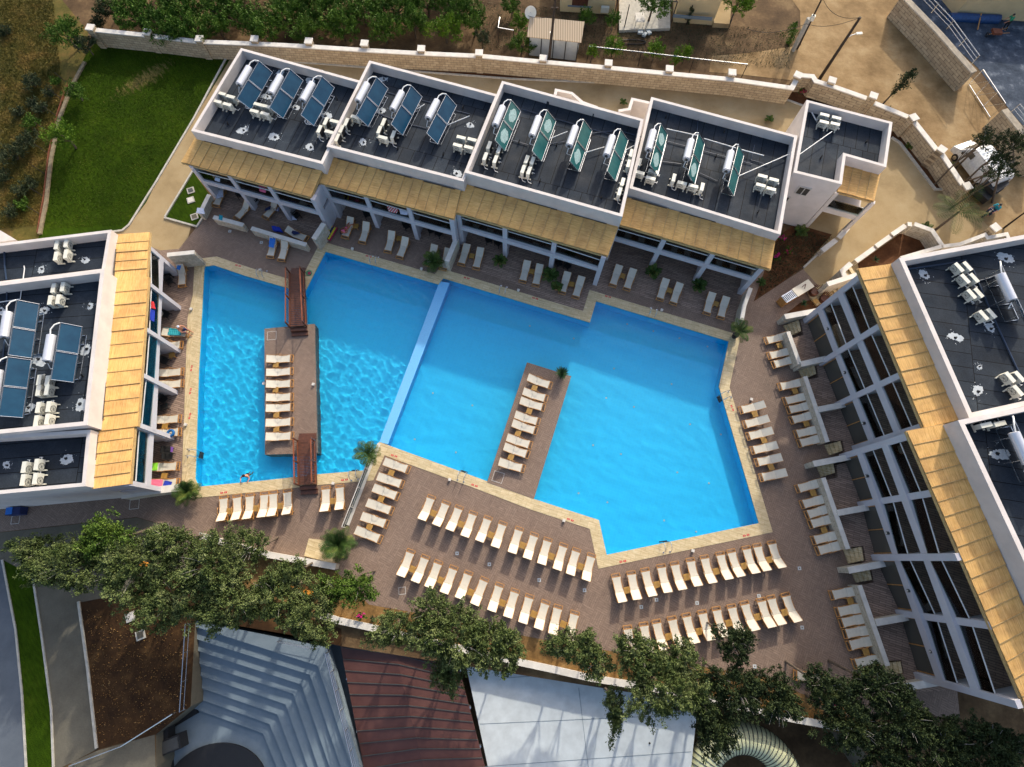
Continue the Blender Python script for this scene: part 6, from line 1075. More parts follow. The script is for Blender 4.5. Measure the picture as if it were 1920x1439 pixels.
t_ = thing('car', 'dark hatchback with open boot lid partly behind the van', 'car', G(1860, 345)); a, b = G(1830, 372, .6), G(1880, 335, .6); d = (b - a).normalized(); s = MB(); c = (a + b) / 2; M2 = Matrix.Translation((c.x, c.y, 0)) @ Matrix.Rotation(math.atan2(d.y, d.x), 4, 'Z')
s.box((0, 0, .6), (3.0, 1.5, .6), 0, M2); s.box((0.1, 0, 1.1), (1.9, 1.3, .45), 0, M2); s.build('body', 'black', t_); s = MB(); s.box((0.1, -.66, 1.12), (1.5, .03, .3), 0, M2); s.box((0.1, .66, 1.12), (1.5, .03, .3), 0, M2); s.build('side_window', 'darkglass', t_)
for x in (-1, 1):
    for y in (-.72, .72): s = MB(); s.cyl(M2 @ Vector((x, y - .08, .3)), M2 @ Vector((x, y + .08, .3)), 0.3, 12); s.build('wheel', 'black', t_)

# ------------------------------------------------------------------ people
def figure(label, loc, rz, J, cloth_parts, skin='skin', hairmat='hair', sc=1.0, group=None):
    """J: dict joint -> (x, y, z) in metres, local. One skinned body with neck, limbs, five fingers; clothes and hair as children."""
    t_ = thing('person', label, 'person', loc, rz, group)
    me = bpy.data.meshes.new('body'); names = ['pelvis', 'belly', 'chest', 'neck', 'head', 'crown', 'nose', 'shL', 'elL', 'wrL', 'shR', 'elR', 'wrR', 'hipL', 'knL', 'anL', 'toL', 'hipR', 'knR', 'anR', 'toR']
    J = dict(J); J['crown'] = tuple(Vector(J['head']) + (Vector(J['head']) - Vector(J['neck'])).normalized() * 0.10); fw_ = Vector(J.get('face', (0, -1, 0))).normalized(); J['nose'] = tuple(Vector(J['head']) + fw_ * 0.085)
    R_ = dict(pelvis=.15, belly=.13, chest=.16, neck=.055, head=.095, crown=.07, nose=.02, shL=.07, elL=.045, wrL=.03, shR=.07, elR=.045, wrR=.03, hipL=.10, knL=.065, anL=.042, toL=.035, hipR=.10, knR=.065, anR=.042, toR=.035)
    E_ = [('pelvis', 'belly'), ('belly', 'chest'), ('chest', 'neck'), ('neck', 'head'), ('head', 'crown'), ('head', 'nose'), ('chest', 'shL'), ('shL', 'elL'), ('elL', 'wrL'), ('chest', 'shR'), ('shR', 'elR'), ('elR', 'wrR'), ('pelvis', 'hipL'), ('hipL', 'knL'), ('knL', 'anL'), ('anL', 'toL'), ('pelvis', 'hipR'), ('hipR', 'knR'), ('knR', 'anR'), ('anR', 'toR')]
    vs = [Vector(J[n]) * sc for n in names]; rad = [R_[n] * sc for n in names]; ed = [(names.index(a), names.index(b)) for a, b in E_]
    for e_, w_, sgn in (('elL', 'wrL', 1), ('elR', 'wrR', -1)):
        wv = Vector(J[w_]); dr = (wv - Vector(J[e_])).normalized(); sd = dr.cross(Vector((0, 0, 1))); sd = sd.normalized() if sd.length > .1 else Vector((1, 0, 0)); wi = names.index(w_)
        vs.append((wv + dr * .07) * sc); rad.append(.03 * sc); pi_ = len(vs) - 1; ed.append((wi, pi_))
        for k, ln in enumerate((.065, .078, .074, .058)):
            o_ = (k - 1.5) * .021; vs.append((wv + dr * .095 + sd * o_) * sc); rad.append(.009 * sc); ed.append((pi_, len(vs) - 1)); vs.append((wv + dr * (.095 + ln) + sd * o_ * 1.1 - Vector((0, 0, .015))) * sc); rad.append(.008 * sc); ed.append((len(vs) - 2, len(vs) - 1))
        vs.append((wv + dr * .06 + sd * .05 * sgn) * sc); rad.append(.010 * sc); ed.append((pi_, len(vs) - 1))
    me.from_pydata([tuple(v) for v in vs], ed, []); o = bpy.data.objects.new('body', me); C.objects.link(o); o.parent = t_
    md = o.modifiers.new('skin', 'SKIN'); md.use_smooth_shade = True
    sv = me.skin_vertices[0].data if me.skin_vertices else None
    if sv is None:
        bm = bmesh.new(); bm.from_mesh(me); bm.verts.layers.skin.verify(); bm.to_mesh(me); bm.free(); sv = me.skin_vertices[0].data
    for i, r_ in enumerate(rad): sv[i].radius = (r_, r_ * (0.8 if i < 3 else 1)); sv[i].use_root = (i == 0)
    o.modifiers.new('sub', 'SUBSURF').levels = 1; me.materials.append(MATS[skin])
    j = lambda n: Vector(J[n]) * sc + 0 * t_.location
    off = t_.matrix_basis
    def part(name, segs, mat, grow=1.18):
        s = MB()
        for ch in segs: s.tube([j(n) for n in ch], [R_[n] * sc * grow for n in ch], 12)
        loc0 = Vector(t_.location); s.v = [tuple(Vector(v) + loc0) for v in s.v]; s.build(name, mat, t_, True)
    for nm, segs, mat in cloth_parts: part(nm, segs, mat)
    s = MB(); hd, cr = j('head'), j('crown'); fwd = fw_ * sc; c = hd.lerp(cr, .45) - fwd * .02
    s.tube([c - (cr - hd) * .4, c, c + (cr - hd) * .45, c + (cr - hd) * .75], [.10 * sc, .108 * sc, .095 * sc, .03 * sc], 12); s.v = [tuple(Vector(v) + Vector(t_.location)) for v in s.v]; s.build('hair' if hairmat == 'hair' else 'cap', hairmat, t_, True); return t_
SIT = dict(pelvis=(0, 0, .12), belly=(0, -.02, .30), chest=(0, .0, .50), neck=(0, -.03, .66), head=(0, -.06, .78), shL=(-.19, 0, .58), elL=(-.26, -.2, .36), wrL=(-.16, -.40, .30), shR=(.19, 0, .58), elR=(.26, -.2, .36), wrR=(.16, -.40, .30), hipL=(-.10, -.05, .10), knL=(-.14, -.46, .14), anL=(-.15, -.50, -.26), toL=(-.15, -.68, -.32), hipR=(.10, -.05, .10), knR=(.14, -.46, .14), anR=(.15, -.50, -.26), toR=(.15, -.68, -.32))
p = G(343, 620, .42); figure('bare-chested man with white hair sitting on the teal towel sunbed', (p.x, p.y, .40), math.radians(75), SIT, [('shorts', [('pelvis', 'hipL', 'knL'), ('pelvis', 'hipR', 'knR')], 'navy')], 'skin', 'whitecloth')
LIE = dict(pelvis=(0, 0, .14), belly=(0, .2, .16), chest=(0, .42, .24), neck=(0, .58, .34), head=(.02, .70, .40), face=(0, -.4, .9), shL=(-.19, .48, .26), elL=(-.34, .30, .22), wrL=(-.20, .08, .28), shR=(.19, .48, .26), elR=(.36, .34, .20), wrR=(.28, .08, .16), hipL=(-.10, -.06, .13), knL=(-.22, -.42, .34), anL=(-.30, -.72, .08), toL=(-.32, -.86, .12), hipR=(.10, -.06, .13), knR=(.12, -.48, .16), anR=(.14, -.88, .08), toR=(.16, -1.0, .16))
p = G(650, 430, .4); figure('sunbathing woman in a pink bikini on the first sunbed of the second north block', (p.x, p.y, .36), math.radians(150), LIE, [('bikini', [('pelvis', 'hipL'), ('pelvis', 'hipR')], 'pink'), ('bikini', [('chest', 'shL'), ('chest', 'shR')], 'pink')], 'skintan', 'hair', .95)
SW = dict(pelvis=(0, -.1, -.25), belly=(0, -.05, -.08), chest=(0, 0, .10), neck=(0, .02, .26), head=(0, .04, .38), face=(0, 1, 0), shL=(-.19, .02, .18), elL=(-.34, .16, .10), wrL=(-.28, .38, .16), shR=(.19, .02, .18), elR=(.34, .16, .10), wrR=(.28, .38, .16), hipL=(-.1, -.12, -.3), knL=(-.12, -.2, -.65), anL=(-.12, -.35, -1.0), toL=(-.12, -.45, -1.08), hipR=(.1, -.12, -.3), knR=(.12, -.2, -.65), anR=(.12, -.35, -1.0), toR=(.12, -.45, -1.08))
p = G(459, 899, 0); figure('swimmer with dark hair leaning on the bottom edge of the left pool', (p.x, p.y + .25, -.12), math.radians(180), SW, [('shorts', [('pelvis', 'hipL'), ('pelvis', 'hipR')], 'navy')], 'skin')
RIDE = dict(pelvis=(0, 0, .85), belly=(0, -.06, 1.0), chest=(0, -.12, 1.2), neck=(0, -.16, 1.38), head=(0, -.20, 1.50), shL=(-.20, -.12, 1.3), elL=(-.28, -.36, 1.12), wrL=(-.26, -.60, 1.02), shR=(.20, -.12, 1.3), elR=(.28, -.36, 1.12), wrR=(.26, -.60, 1.02), hipL=(-.11, -.04, .82), knL=(-.2, -.42, .72), anL=(-.2, -.38, .30), toL=(-.2, -.55, .26), hipR=(.11, -.04, .82), knR=(.2, -.42, .72), anR=(.2, -.38, .30), toR=(.2, -.55, .26))
p = G(1852, 402, 0); az = math.radians(35)
SH = [('shirt', [('belly', 'chest', 'neck'), ('chest', 'shL', 'elL'), ('chest', 'shR', 'elR')], 'tealcloth'), ('trousers', [('belly', 'pelvis'), ('pelvis', 'hipL', 'knL', 'anL'), ('pelvis', 'hipR', 'knR', 'anR')], 'jeans')]
figure('rider in a teal shirt and jeans on the dark motorbike', (p.x, p.y, 0), math.radians(-62), RIDE, SH, 'skin')
mb = thing('motorbike', 'dark motorbike ridden across the sandy forecourt', 'motorbike', (p.x, p.y, 0), math.radians(-62)); L0 = Vector((p.x, p.y, 0))
def lp(s): s.v = [tuple(Vector(v) + L0) for v in s.v]; return s
for y in (.62, -.68): s = MB(); s.tube([(0, y + .24 * math.cos(a), .30 + .24 * math.sin(a)) for a in [k * math.pi / 9 for k in range(18)]], .06, 8, closed=True); lp(s).build('wheel', 'black', mb, True)
s = MB(); s.tube([(0, .75, .72), (0, .35, .78), (0, -.05, .76), (0, -.35, .80)], [.08, .13, .14, .10], 10); lp(s).build('seat', 'black', mb, True); s = MB(); s.box((0, .05, .45), (.28, .7, .35)); lp(s).build('engine', 'grille', mb); s = MB(); s.tube([(-.32, -.55, 1.02), (0, -.48, .98), (.32, -.55, 1.02)], .02, 6); s.cyl((0, -.48, .98), (0, -.68, .3), .035); lp(s).build('handlebar', 'steel', mb)
s = MB(); s.cyl((0, -.62, .85), (0, -.70, .85), .08, 12); lp(s).build('headlight', 'cap', mb)
STAND = dict(pelvis=(0, 0, .95), belly=(0, -.02, 1.10), chest=(0, -.10, 1.30), neck=(0, -.16, 1.46), head=(0, -.22, 1.57), shL=(-.2, -.12, 1.38), elL=(-.26, -.26, 1.12), wrL=(-.22, -.45, .92), shR=(.2, -.12, 1.38), elR=(.26, -.26, 1.12), wrR=(.22, -.45, .92), hipL=(-.1, 0, .90), knL=(-.13, -.08, .50), anL=(-.12, .02, .09), toL=(-.13, -.13, .04), hipR=(.1, 0, .90), knR=(.13, .06, .50), anR=(.12, .26, .11), toR=(.13, .12, .04))
p = G(1880, 56, 0); figure('worker in a green shirt and dark trousers pushing the wheelbarrow', (p.x, p.y, 0), math.radians(-100), STAND, [('shirt', [('belly', 'chest', 'neck'), ('chest', 'shL', 'elL'), ('chest', 'shR', 'elR')], 'green'), ('trousers', [('belly', 'pelvis'), ('pelvis', 'hipL', 'knL', 'anL'), ('pelvis', 'hipR', 'knR', 'anR')], 'black')], 'skin')

# ------------------------------------------------------------------ vegetation
RG = np.random.default_rng(7)
def leaves(cent, dirs, ln, wd, rg):
    n = len(cent); d = dirs / (np.linalg.norm(dirs, axis=1, keepdims=True) + 1e-9); r = rg.normal(size=(n, 3)); s = np.cross(d, r); s /= (np.linalg.norm(s, axis=1, keepdims=True) + 1e-9)
    L = (ln * rg.uniform(.6, 1.3, (n, 1))); W_ = (wd * rg.uniform(.6, 1.3, (n, 1))); V = np.empty((n, 4, 3)); V[:, 0] = cent - d * L / 2; V[:, 1] = cent + s * W_ / 2; V[:, 2] = cent + d * L / 2; V[:, 3] = cent - s * W_ / 2
    return V.reshape(-1, 3), np.arange(n * 4).reshape(-1, 4)
def crown(parent, c, rad, mat, nclump, per, rg, ln=.20, wd=.10, cs=.34, up=.6, name='crown', fill=0.35):
    c = np.array(c); rad = np.array(rad); u = rg.normal(size=(nclump, 3)); u /= np.linalg.norm(u, axis=1, keepdims=True); u[:, 2] = np.abs(u[:, 2]) * 0.9 - 0.25 * rg.random(nclump)
    rr = rg.uniform(fill, 1.0, (nclump, 1)) ** 0.5; bumpy = 1 + .22 * np.sin(3 * np.arctan2(u[:, 1:2], u[:, 0:1]) + rg.uniform(0, 6)) + .12 * rg.normal(size=(nclump, 1)); cc = c + u * rad * rr * bumpy
    ax = u * rad / rad.max() + np.array([0, 0, up]) + .25 * rg.normal(size=u.shape); ax /= np.linalg.norm(ax, axis=1, keepdims=True); size = cs * rg.uniform(.6, 1.35, (nclump, 1))
    cc = np.repeat(cc, per, 0); axr = np.repeat(ax, per, 0); sz = np.repeat(size, per, 0); t_ = rg.uniform(-1, 1, (len(cc), 1)); taper = (1 - np.abs(t_) ** 1.5) * .55 + .12
    P_ = cc + axr * t_ * sz * 1.25 + rg.normal(size=cc.shape) * sz * taper * .7; d = axr + .75 * rg.normal(size=cc.shape)
    V, F = leaves(P_, d, ln, wd, rg); return npmesh(name, V, F, mat, parent)
def tree(label, px, zc, rad, mat='conifer', nclump=90, per=60, base_shift=(0, 0), group=None, name='tree', cat='tree', dead=0, trunk='bark', zb=0.0, **k):
    c = G(*px, zc); rg = np.random.default_rng(int(px[0] * 7 + px[1])); b = Vector((c.x + base_shift[0], c.y + base_shift[1], zb)); t_ = thing(name, label, cat, b, 0, group)
    s = MB(); m_ = b.lerp(c, .5) + Vector((.15 * rg.normal(), .15 * rg.normal(), 0)); r0 = max(.05, max(rad) * .07); s.tube([b, m_, Vector(c)], [r0, r0 * .75, r0 * .4], 8)
    for i in range(7): a = i * .9 + rg.random(); e = Vector((c.x + rad[0] * .75 * math.cos(a), c.y + rad[1] * .75 * math.sin(a), zc + rad[2] * .3 * rg.normal())); q = m_.lerp(Vector(c), .3 * rg.random()); s.tube([q, q.lerp(e, .5) + Vector((0, 0, .15)), e], [r0 * .5, r0 * .3, r0 * .12], 6)
    s.build('trunk', trunk, t_)
    if dead:
        s = MB()
        for i in range(dead):
            a, el = rg.uniform(0, 6.28), rg.uniform(.2, 1.2); q = Vector((c.x, c.y, zc)); e = q + Vector((rad[0] * math.cos(a) * math.cos(el), rad[1] * math.sin(a) * math.cos(el), rad[2] * math.sin(el))) * rg.uniform(.85, 1.15); s.tube([q, q.lerp(e, .35), q.lerp(e, .7) + Vector((.08, .05, .06)), e], [.03, .022, .014, .006], 4)
        s.build('bare_twig', 'greybark', t_)
    crown(t_, c, rad, mat, nclump, per, rg, **k); return t_
big = [((75, 1035), 3.6, (1.5, 1.0, 1.0), 'leftmost deck tree, its crown over the grey path'), ((135, 1060), 4.0, (2.2, 1.5, 1.3), 'dark deck tree second from the left above the soil'), ((205, 1010), 4.2, (1.6, 1.1, 1.1), 'rounded dark tree below the west building wall'), ((255, 1070), 4.4, (2.0, 1.8, 1.4), 'broad olive green tree above the dark soil plot'), ((330, 1120), 4.2, (2.0, 1.6, 1.3), 'large tree overhanging the soil plot next to the amphitheatre'), ((320, 1025), 4.4, (1.5, 1.3, 1.2), 'pale tree top reaching up towards the bushy palm'),
       ((400, 1060), 4.6, (1.9, 1.6, 1.4), 'dense tree in front of the left part of the white deck wall'), ((440, 1130), 4.2, (2.1, 1.5, 1.3), 'large dark tree over the amphitheatre top step'), ((467, 1030), 4.0, (1.1, 1.2, 1.2), 'slim tree top rising between lower sunbeds and white wall'), ((520, 1120), 4.2, (1.7, 1.4, 1.2), 'tree over the amphitheatre middle'), ((585, 1150), 4.2, (1.5, 1.5, 1.3), 'tree hanging over the top right corner of the amphitheatre'), ((548, 1078), 4.0, (1.1, .8, .9), 'tree filling the gap below the right end of the white deck wall'), ((628, 1108), 3.8, (1.0, .8, .9), 'tree between the orange planks and the small bright tree'), ((672, 1100), 3.6, (1.0, 1.0, 1.0), 'small bright green tree right of the white deck wall')]
big2 = [((745, 1180), 4.0, (1.5, 0.9, 1.1), 'tree over the top of the maroon roof'), ((815, 1150), 4.2, (1.3, 1.2, 1.2), 'tree right below the left slanted sunbeds'), ((850, 1200), 4.6, (1.9, 1.6, 1.4), 'large pale green tree between maroon roof and white canvas'), ((915, 1205), 4.2, (1.5, 1.4, 1.2), 'tree at the corner of the white canvas roof'), ((950, 1222), 4.0, (0.9, 1.2, 1.0), 'tree drooping over the upper left corner of the canvas roof'), ((1305, 1305), 4.2, (1.1, 1.1, 1.0), 'tree joining the dark crowns above the canvas roof corner'), ((838, 1262), 3.4, (0.8, 1.1, 1.0), 'hanging branch tree over the maroon roof edge'),
        ((1075, 1210), 3.8, (1.5, 0.9, 1.0), 'small tree between the slanted rows and the canvas roof'), ((1115, 1240), 3.4, (0.9, 1.0, 0.9), 'narrow tree hanging over the canvas roof'), ((1195, 1225), 4.2, (1.3, 1.2, 1.1), 'tree covering the heads of the left lower right sunbeds'), ((1235, 1290), 4.4, (1.8, 1.7, 1.4), 'large dark tree drooping over the canvas roof'), ((1150, 1330), 3.0, (0.5, 1.4, 0.8), 'thin drooping branch over the canvas roof'), ((1275, 1240), 4.0, (1.2, 1.0, 1.0), 'tree overlapping the middle of the lowest sunbed row')]
big3 = [((1375, 1205), 4.2, (1.1, 1.1, 1.1), 'upper tree left of the lone sunbed with bare grey branches'), ((1375, 1290), 4.4, (1.7, 1.5, 1.3), 'dark tree above the slide tube'), ((1340, 1370), 4.2, (1.2, 1.4, 1.2), 'dark tree at the canvas roof corner beside the slide tube'), ((1450, 1310), 4.2, (1.5, 1.4, 1.2), 'dark tree between planter flowers and slide tube'), ((1545, 1290), 4.2, (1.4, 1.1, 1.1), 'tree leaning over the lone sunbed'), ((1640, 1290), 4.4, (1.7, 1.2, 1.2), 'grey green tree in front of the last wing wall'), ((1590, 1360), 4.2, (1.8, 1.5, 1.3), 'dark tree right of the slide tube'), ((1690, 1350), 4.4, (1.8, 1.5, 1.3), 'dark tree below the corner of the east wing'), ((1760, 1400), 4.4, (1.9, 1.5, 1.3), 'very dark tree in the bottom right area'), ((1850, 1400), 4.6, (2.0, 1.5, 1.4), 'rightmost very dark tree in the bottom right corner'), ((1660, 1430), 4.0, (1.8, 1.2, 1.2), 'dark tree at the bottom edge right of the slide tube')]
for px, zc, rad, l in big: tree(l, px, zc, tuple(q * 1.12 for q in rad), 'conifergreen' if ('small bright' in l or 'rounded' in l) else 'conifer', int(75 * rad[0] * rad[1]), 88, (.2, .9), 'big trees along the deck edge', dead=5, cs=.30, ln=.15, wd=.07)
for px, zc, rad, l in big2: tree(l, px, zc, tuple(q * 1.08 for q in rad), 'conifer', int(75 * rad[0] * rad[1]) + 12, 88, (0, .6), 'big trees along the deck edge', dead=7, cs=.28, ln=.15, wd=.07)
for px, zc, rad, l in big3: tree(l, px, zc, rad, 'coniferdark', int(70 * rad[0] * rad[1]), 88, (-.2, .8), 'big trees along the deck edge', dead=9, cs=.28, ln=.15, wd=.07)  # darker foliage here stands in for the lens's corner darkening
# grove behind the boundary wall
gv = [((250, 25), 1.6), ((300, 45), 1.5), ((345, 15), 1.7), ((365, 55), 1.4), ((330, 62), 1.1), ((420, 12), 1.5), ((470, 40), 1.2), ((500, 60), 1.2), ((535, 30), 1.5), ((610, 25), 1.7), ((640, 50), 1.3), ((590, -15), 1.5), ((680, 20), 1.5), ((720, 55), 1.2), ((745, 15), 1.6), ((800, 5), 1.5), ((860, 20), 1.4), ((310, -30), 1.7), ((460, -40), 1.7), ((700, -30), 1.6), ((850, -40), 1.6), ((410, 50), 0.9), ((575, 60), 1.0), ((555, 2), 1.3), ((775, 45), 1.0), ((888, 42), 0.9)]
for k, (px, r_) in enumerate(sorted(gv)): tree('dark green bush of the grove behind the stone wall, %s from the left' % ORD[k], px, 1.5, (r_ * 1.35, r_ * 1.2, 1.4), 'olive', int(46 * r_ * r_) + 12, 58, (0, 0), 'olive bushes of the grove', 'olive_bush', 'olive bush', cs=.34, ln=.20, wd=.09)
tree('bright yellow green citrus tree at the right end of the grove', (835, 55), 1.5, (1.7, 1.3, 1.4), 'citrus', 75, 55, name='citrus_tree', cat='citrus tree', cs=.3, ln=.16, wd=.09)
for px, r_, m_, l in [((975, 45), .8, 'citrus', 'small yellow green tree left of the shed'), ((978, 85), 1.0, 'olive', 'olive green bush left of the shed wall'), ((1150, 90), .9, 'citrus', 'bright climbing bush at the left of the long trellis'), ((1228, 98), .8, 'citrus', 'bright bush in the middle of the long trellis'), ((1285, 103), .6, 'citrus', 'small bright bush at the right of the long trellis'), ((1110, 100), .5, 'citrus', 'tiny bright bush under the trellis left end'), ((1225, 5), 1.6, 'olive', 'dark vine canopy above the patio'), ((1385, 5), 1.5, 'citrus', 'round olive yellow tree at the top edge above the scrub'), ((1265, 112), .4, 'citrus', 'tiny bush at the wall below the trellis'), ((1100, 35), .7, 'olive', 'low dark hedge before the cream house, left'), ((1150, 42), .7, 'olive', 'low dark hedge before the cream house, right'), ((960, 12), .9, 'olive', 'dark bush at the top edge beside the dish'), ((905, 75), .6, 'scrub', 'small scrub bush near the citrus tree')]:
    tree(l, px, 1.0 if r_ < 1.4 else 2.3, (r_ * 1.1, r_, 1.0), m_, int(50 * r_ * r_) + 8, 45, name='garden_bush', cat='bush', cs=.26, ln=.15, wd=.08)
# scrub on the dry slope and lawn edge
sc_ = [((125, 65), 1.6, 'olive', 'large dark bush at the end of the stone wall', 1.6), ((160, 85), 1.0, 'scrub', 'brownish bush at the corner of the lawn', 1.1), ((142, 175), .9, 'olive', 'dark green shrub on the left lawn edge', .9), ((118, 255), 1.3, 'citrus', 'bright green leafy tree on the left lawn edge', 1.6), ((60, 155), .8, 'scrub', 'grey shrub on the dry slope, upper', .5), ((105, 155), .4, 'olive', 'small green shrub right of the grey one', .4), ((92, 175), .5, 'scrub', 'round grey green shrub below the two shrubs', .4), ((62, 192), .5, 'scrub', 'low green shrub on the dry slope', .3), ((78, 205), .6, 'scrub', 'grey green low shrub at the slope edge', .4), ((50, 265), .9, 'scrub', 'wide grey shrub left of the bright leafy tree', .6), ((20, 290), 1.0, 'scrub', 'dark shrub on the slope at the left edge', .7), ((60, 230), .7, 'olive', 'dark low shrub on the mid slope', .5), ((40, 355), .7, 'scrub', 'pale shrub on the lower slope', .4), ((60, 345), .5, 'scrub', 'small pale shrub beside it on the lower slope', .4), ((8, 330), .6, 'scrub', 'blue grey shrub at the left edge of the slope', .4), ((200, 20), 1.2, 'coniferdark', 'blackish shrub above the wall end', 1.2), ((185, 45), .7, 'scrub', 'withered shrub between wall end and grove', .6), ((10, 60), .6, 'scrub', 'low tuft at the upper left edge', .3), ((35, 210), .5, 'scrub', 'brown tuft in the dry grass', .3), ((20, 400), .6, 'scrub', 'tuft above the west roof corner', .4), ((45, 385), .5, 'olive', 'small dark tuft above the west roof', .3)]
for px, r_, m_, l, zc in sc_: tree(l, px, zc, (r_, r_, max(.45, zc * .8)), m_, int(60 * r_ * r_) + 10, 40, name='shrub', cat='shrub', cs=.22, ln=.14, wd=.07)
# slim trees
def slim(label, base, top, h, r_, mat, n, dens=1.0, frac=.35):
    b, t__ = G(*base), G(*top, h); o = thing('cypress', label, 'cypress', b); s = MB(); s.tube([b, t__], [.09, .03], 7); s.build('trunk', 'pole', o); rg = np.random.default_rng(int(base[0])); cc = []; 
    for i in range(n): k = frac + (1 - frac) * i / n; q = b.lerp(t__, k); cc.append((q.x, q.y, q.z))
    cc = np.array(cc); w_ = r_ * np.sin(np.linspace(.5, 3.0, n))[:, None]; cc += rg.normal(size=cc.shape) * w_ * .5; P_ = np.repeat(cc, 60, 0); P_ += rg.normal(size=P_.shape) * np.repeat(w_, 60, 0) * .35; d = np.tile(np.array([[0, 0, 1.0]]), (len(P_), 1)) + .6 * rg.normal(size=P_.shape); V, F = leaves(P_, d, .16, .08, rg); npmesh('crown', V, F, mat, o)
slim('lone leaning cypress on a bare trunk behind the boundary wall', (1640, 212), (1718, 128), 4.6, .55, 'coniferdark', 26, frac=.5); slim('thin dark cypress before the yellow house', (1288, 45), (1299, 10), 2.6, .28, 'coniferdark', 12, frac=.1); slim('small dark cypress beside the concrete post', (1480, 80), (1494, 42), 2.6, .6, 'olive', 16, frac=.1)
def bare(label, base, px, zc, rad, n):
    o = tree(label, px, zc, rad, 'coniferdark', n, 55, group='dark pines over the van', dead=4, cs=.26, ln=.15, wd=.07, fill=.1, name='pine_tree', cat='pine tree'); b = G(*base); c = G(*px, zc); s = MB(); s.tube([b, b.lerp(c, .6), c], [.10, .07, .04], 7); s.build('limb', 'bark', o)
bare('dark pine spreading over the front of the van', (1792, 315), (1845, 265), 5.5, (1.1, 1.0, .8), 34); bare('dark pine over the rear of the van', (1800, 345), (1872, 320), 5.2, (1.3, 1.1, .9), 44); bare('dark pine at the right edge above the van', (1900, 330), (1900, 270), 6.0, (1.3, 1.2, 1.0), 50); bare('small dark pine over the lower right of the van', (1860, 380), (1880, 300), 5.0, (1.0, .8, .8), 26)
slim('leaning bare-trunked pine at the right edge beside the white walls', (1882, 428), (1960, 370), 5.0, .4, 'coniferdark', 12, frac=.7)

def palm(label, px, h, nf, fl, mat='palmgreen', pot=None, z0=0.0, name='palm', cat='palm', trunkh=None, stiff=False, group=None, seed=1):
    b = G(*px, z0); o = thing(name, label, cat, b, 0, group); rg = random.Random(seed + int(px[0])); top = b + Vector((0, 0, h)); s = MB()
    if h > .25: s.tube([b + Vector((0, 0, .02)), top], [.12, .09], 8); s.build('trunk', 'bark', o)
    V, F = [], []
    for i in range(nf):
        a = i * 2.399 + rg.random() * .4; el = rg.uniform(.15, 1.25) if not stiff else rg.uniform(0.05, 1.4); L = fl * rg.uniform(.75, 1.1); pts = []; p = Vector(top); d = Vector((math.cos(a) * math.cos(el), math.sin(a) * math.cos(el), math.sin(el))); n = 9; droop = 0.0 if stiff else .13
        for k in range(n): pts.append(Vector(p)); p = p + d * L / n; d = (d - Vector((0, 0, droop))).normalized()
        side = Vector((-math.sin(a), math.cos(a), 0))
        if stiff:
            k0 = len(V); w_ = .035; V += [pts[0] - side * w_, pts[0] + side * w_, pts[n // 2] + side * w_ * .9, pts[-1], pts[n // 2] - side * w_ * .9]; F += [(k0, k0 + 1, k0 + 2, k0 + 4), (k0 + 4, k0 + 2, k0 + 3, k0 + 3)]
        else:
            for k in range(n - 1):
                k0 = len(V); V += [pts[k] - side * .012, pts[k] + side * .012, pts[k + 1] + side * .012, pts[k + 1] - side * .012]; F.append((k0, k0 + 1, k0 + 2, k0 + 3))
            for k in range(1, 2 * (n - 1)):
                q = pts[k // 2].lerp(pts[min(n - 1, k // 2 + 1)], (k % 2) * .5); ll = fl * .34 * math.sin(math.pi * (k / (2 * n - 2)) * .8 + .45); dd = (pts[min(n - 1, k // 2 + 1)] - pts[k // 2]).normalized()
                for sg in (-1, 1): t__ = q + (side * sg + dd * .8 - Vector((0, 0, .35))).normalized() * ll; k0 = len(V); V += [q, q.lerp(t__, .4) + dd * .035, t__, q.lerp(t__, .4) - dd * .02]; F.append((k0, k0 + 1, k0 + 2, k0 + 3))
    s = MB(); s.keep = True; s.v = [tuple(v) for v in V]; s.f = [tuple(dict.fromkeys(f)) for f in F]; s.build('fronds', mat, o)
    if pot: s = MB(); s.tube([b + Vector((0, 0, .01)), b + Vector((0, 0, .38))], [.19, .27], 14); s.build('pot', pot, o)
    return o
palm('large potted palm by the white-topped spur wall between north blocks', (815, 500), .9, 24, 1.15, pot='terracotta'); palm('small potted palm left of the four sunbeds, tallest north block', (937, 494), .45, 20, .75, pot='terracotta'); palm('larger of the two potted palms between sunbeds, tallest north block', (1031, 522), .6, 22, .9, pot='terracotta'); palm('lower potted palm beside the larger one, tallest north block', (1043, 542), .4, 16, .7, pot='terracotta')
palm('potted palm left under the right north block', (1221, 516), .55, 20, .9, pot='terracotta'); palm('potted palm right under the right north block', (1306, 542), .55, 22, .85, pot='terracotta'); palm('tall potted palm in a black pot at the top right pool corner', (1376, 632), 1.3, 16, 1.2, pot='black')
palm('spiky round yucca on the right island', (1052, 705), .55, 150, .75, 'yucca', stiff=True, name='yucca', cat='yucca', z0=.03); palm('palm with dark trunk at the lower right corner of the left pool', (697, 858), 1.4, 20, 1.25); palm('big bushy palm beside the timber platform', (641, 1022), .9, 40, 1.6); palm('bushy palm at the end of the west terrace wall', (362, 926), .8, 40, 1.25)
palm('tall feather palm spreading over the forecourt', (1748, 436), 3.0, 12, 2.6, trunkh=3); 
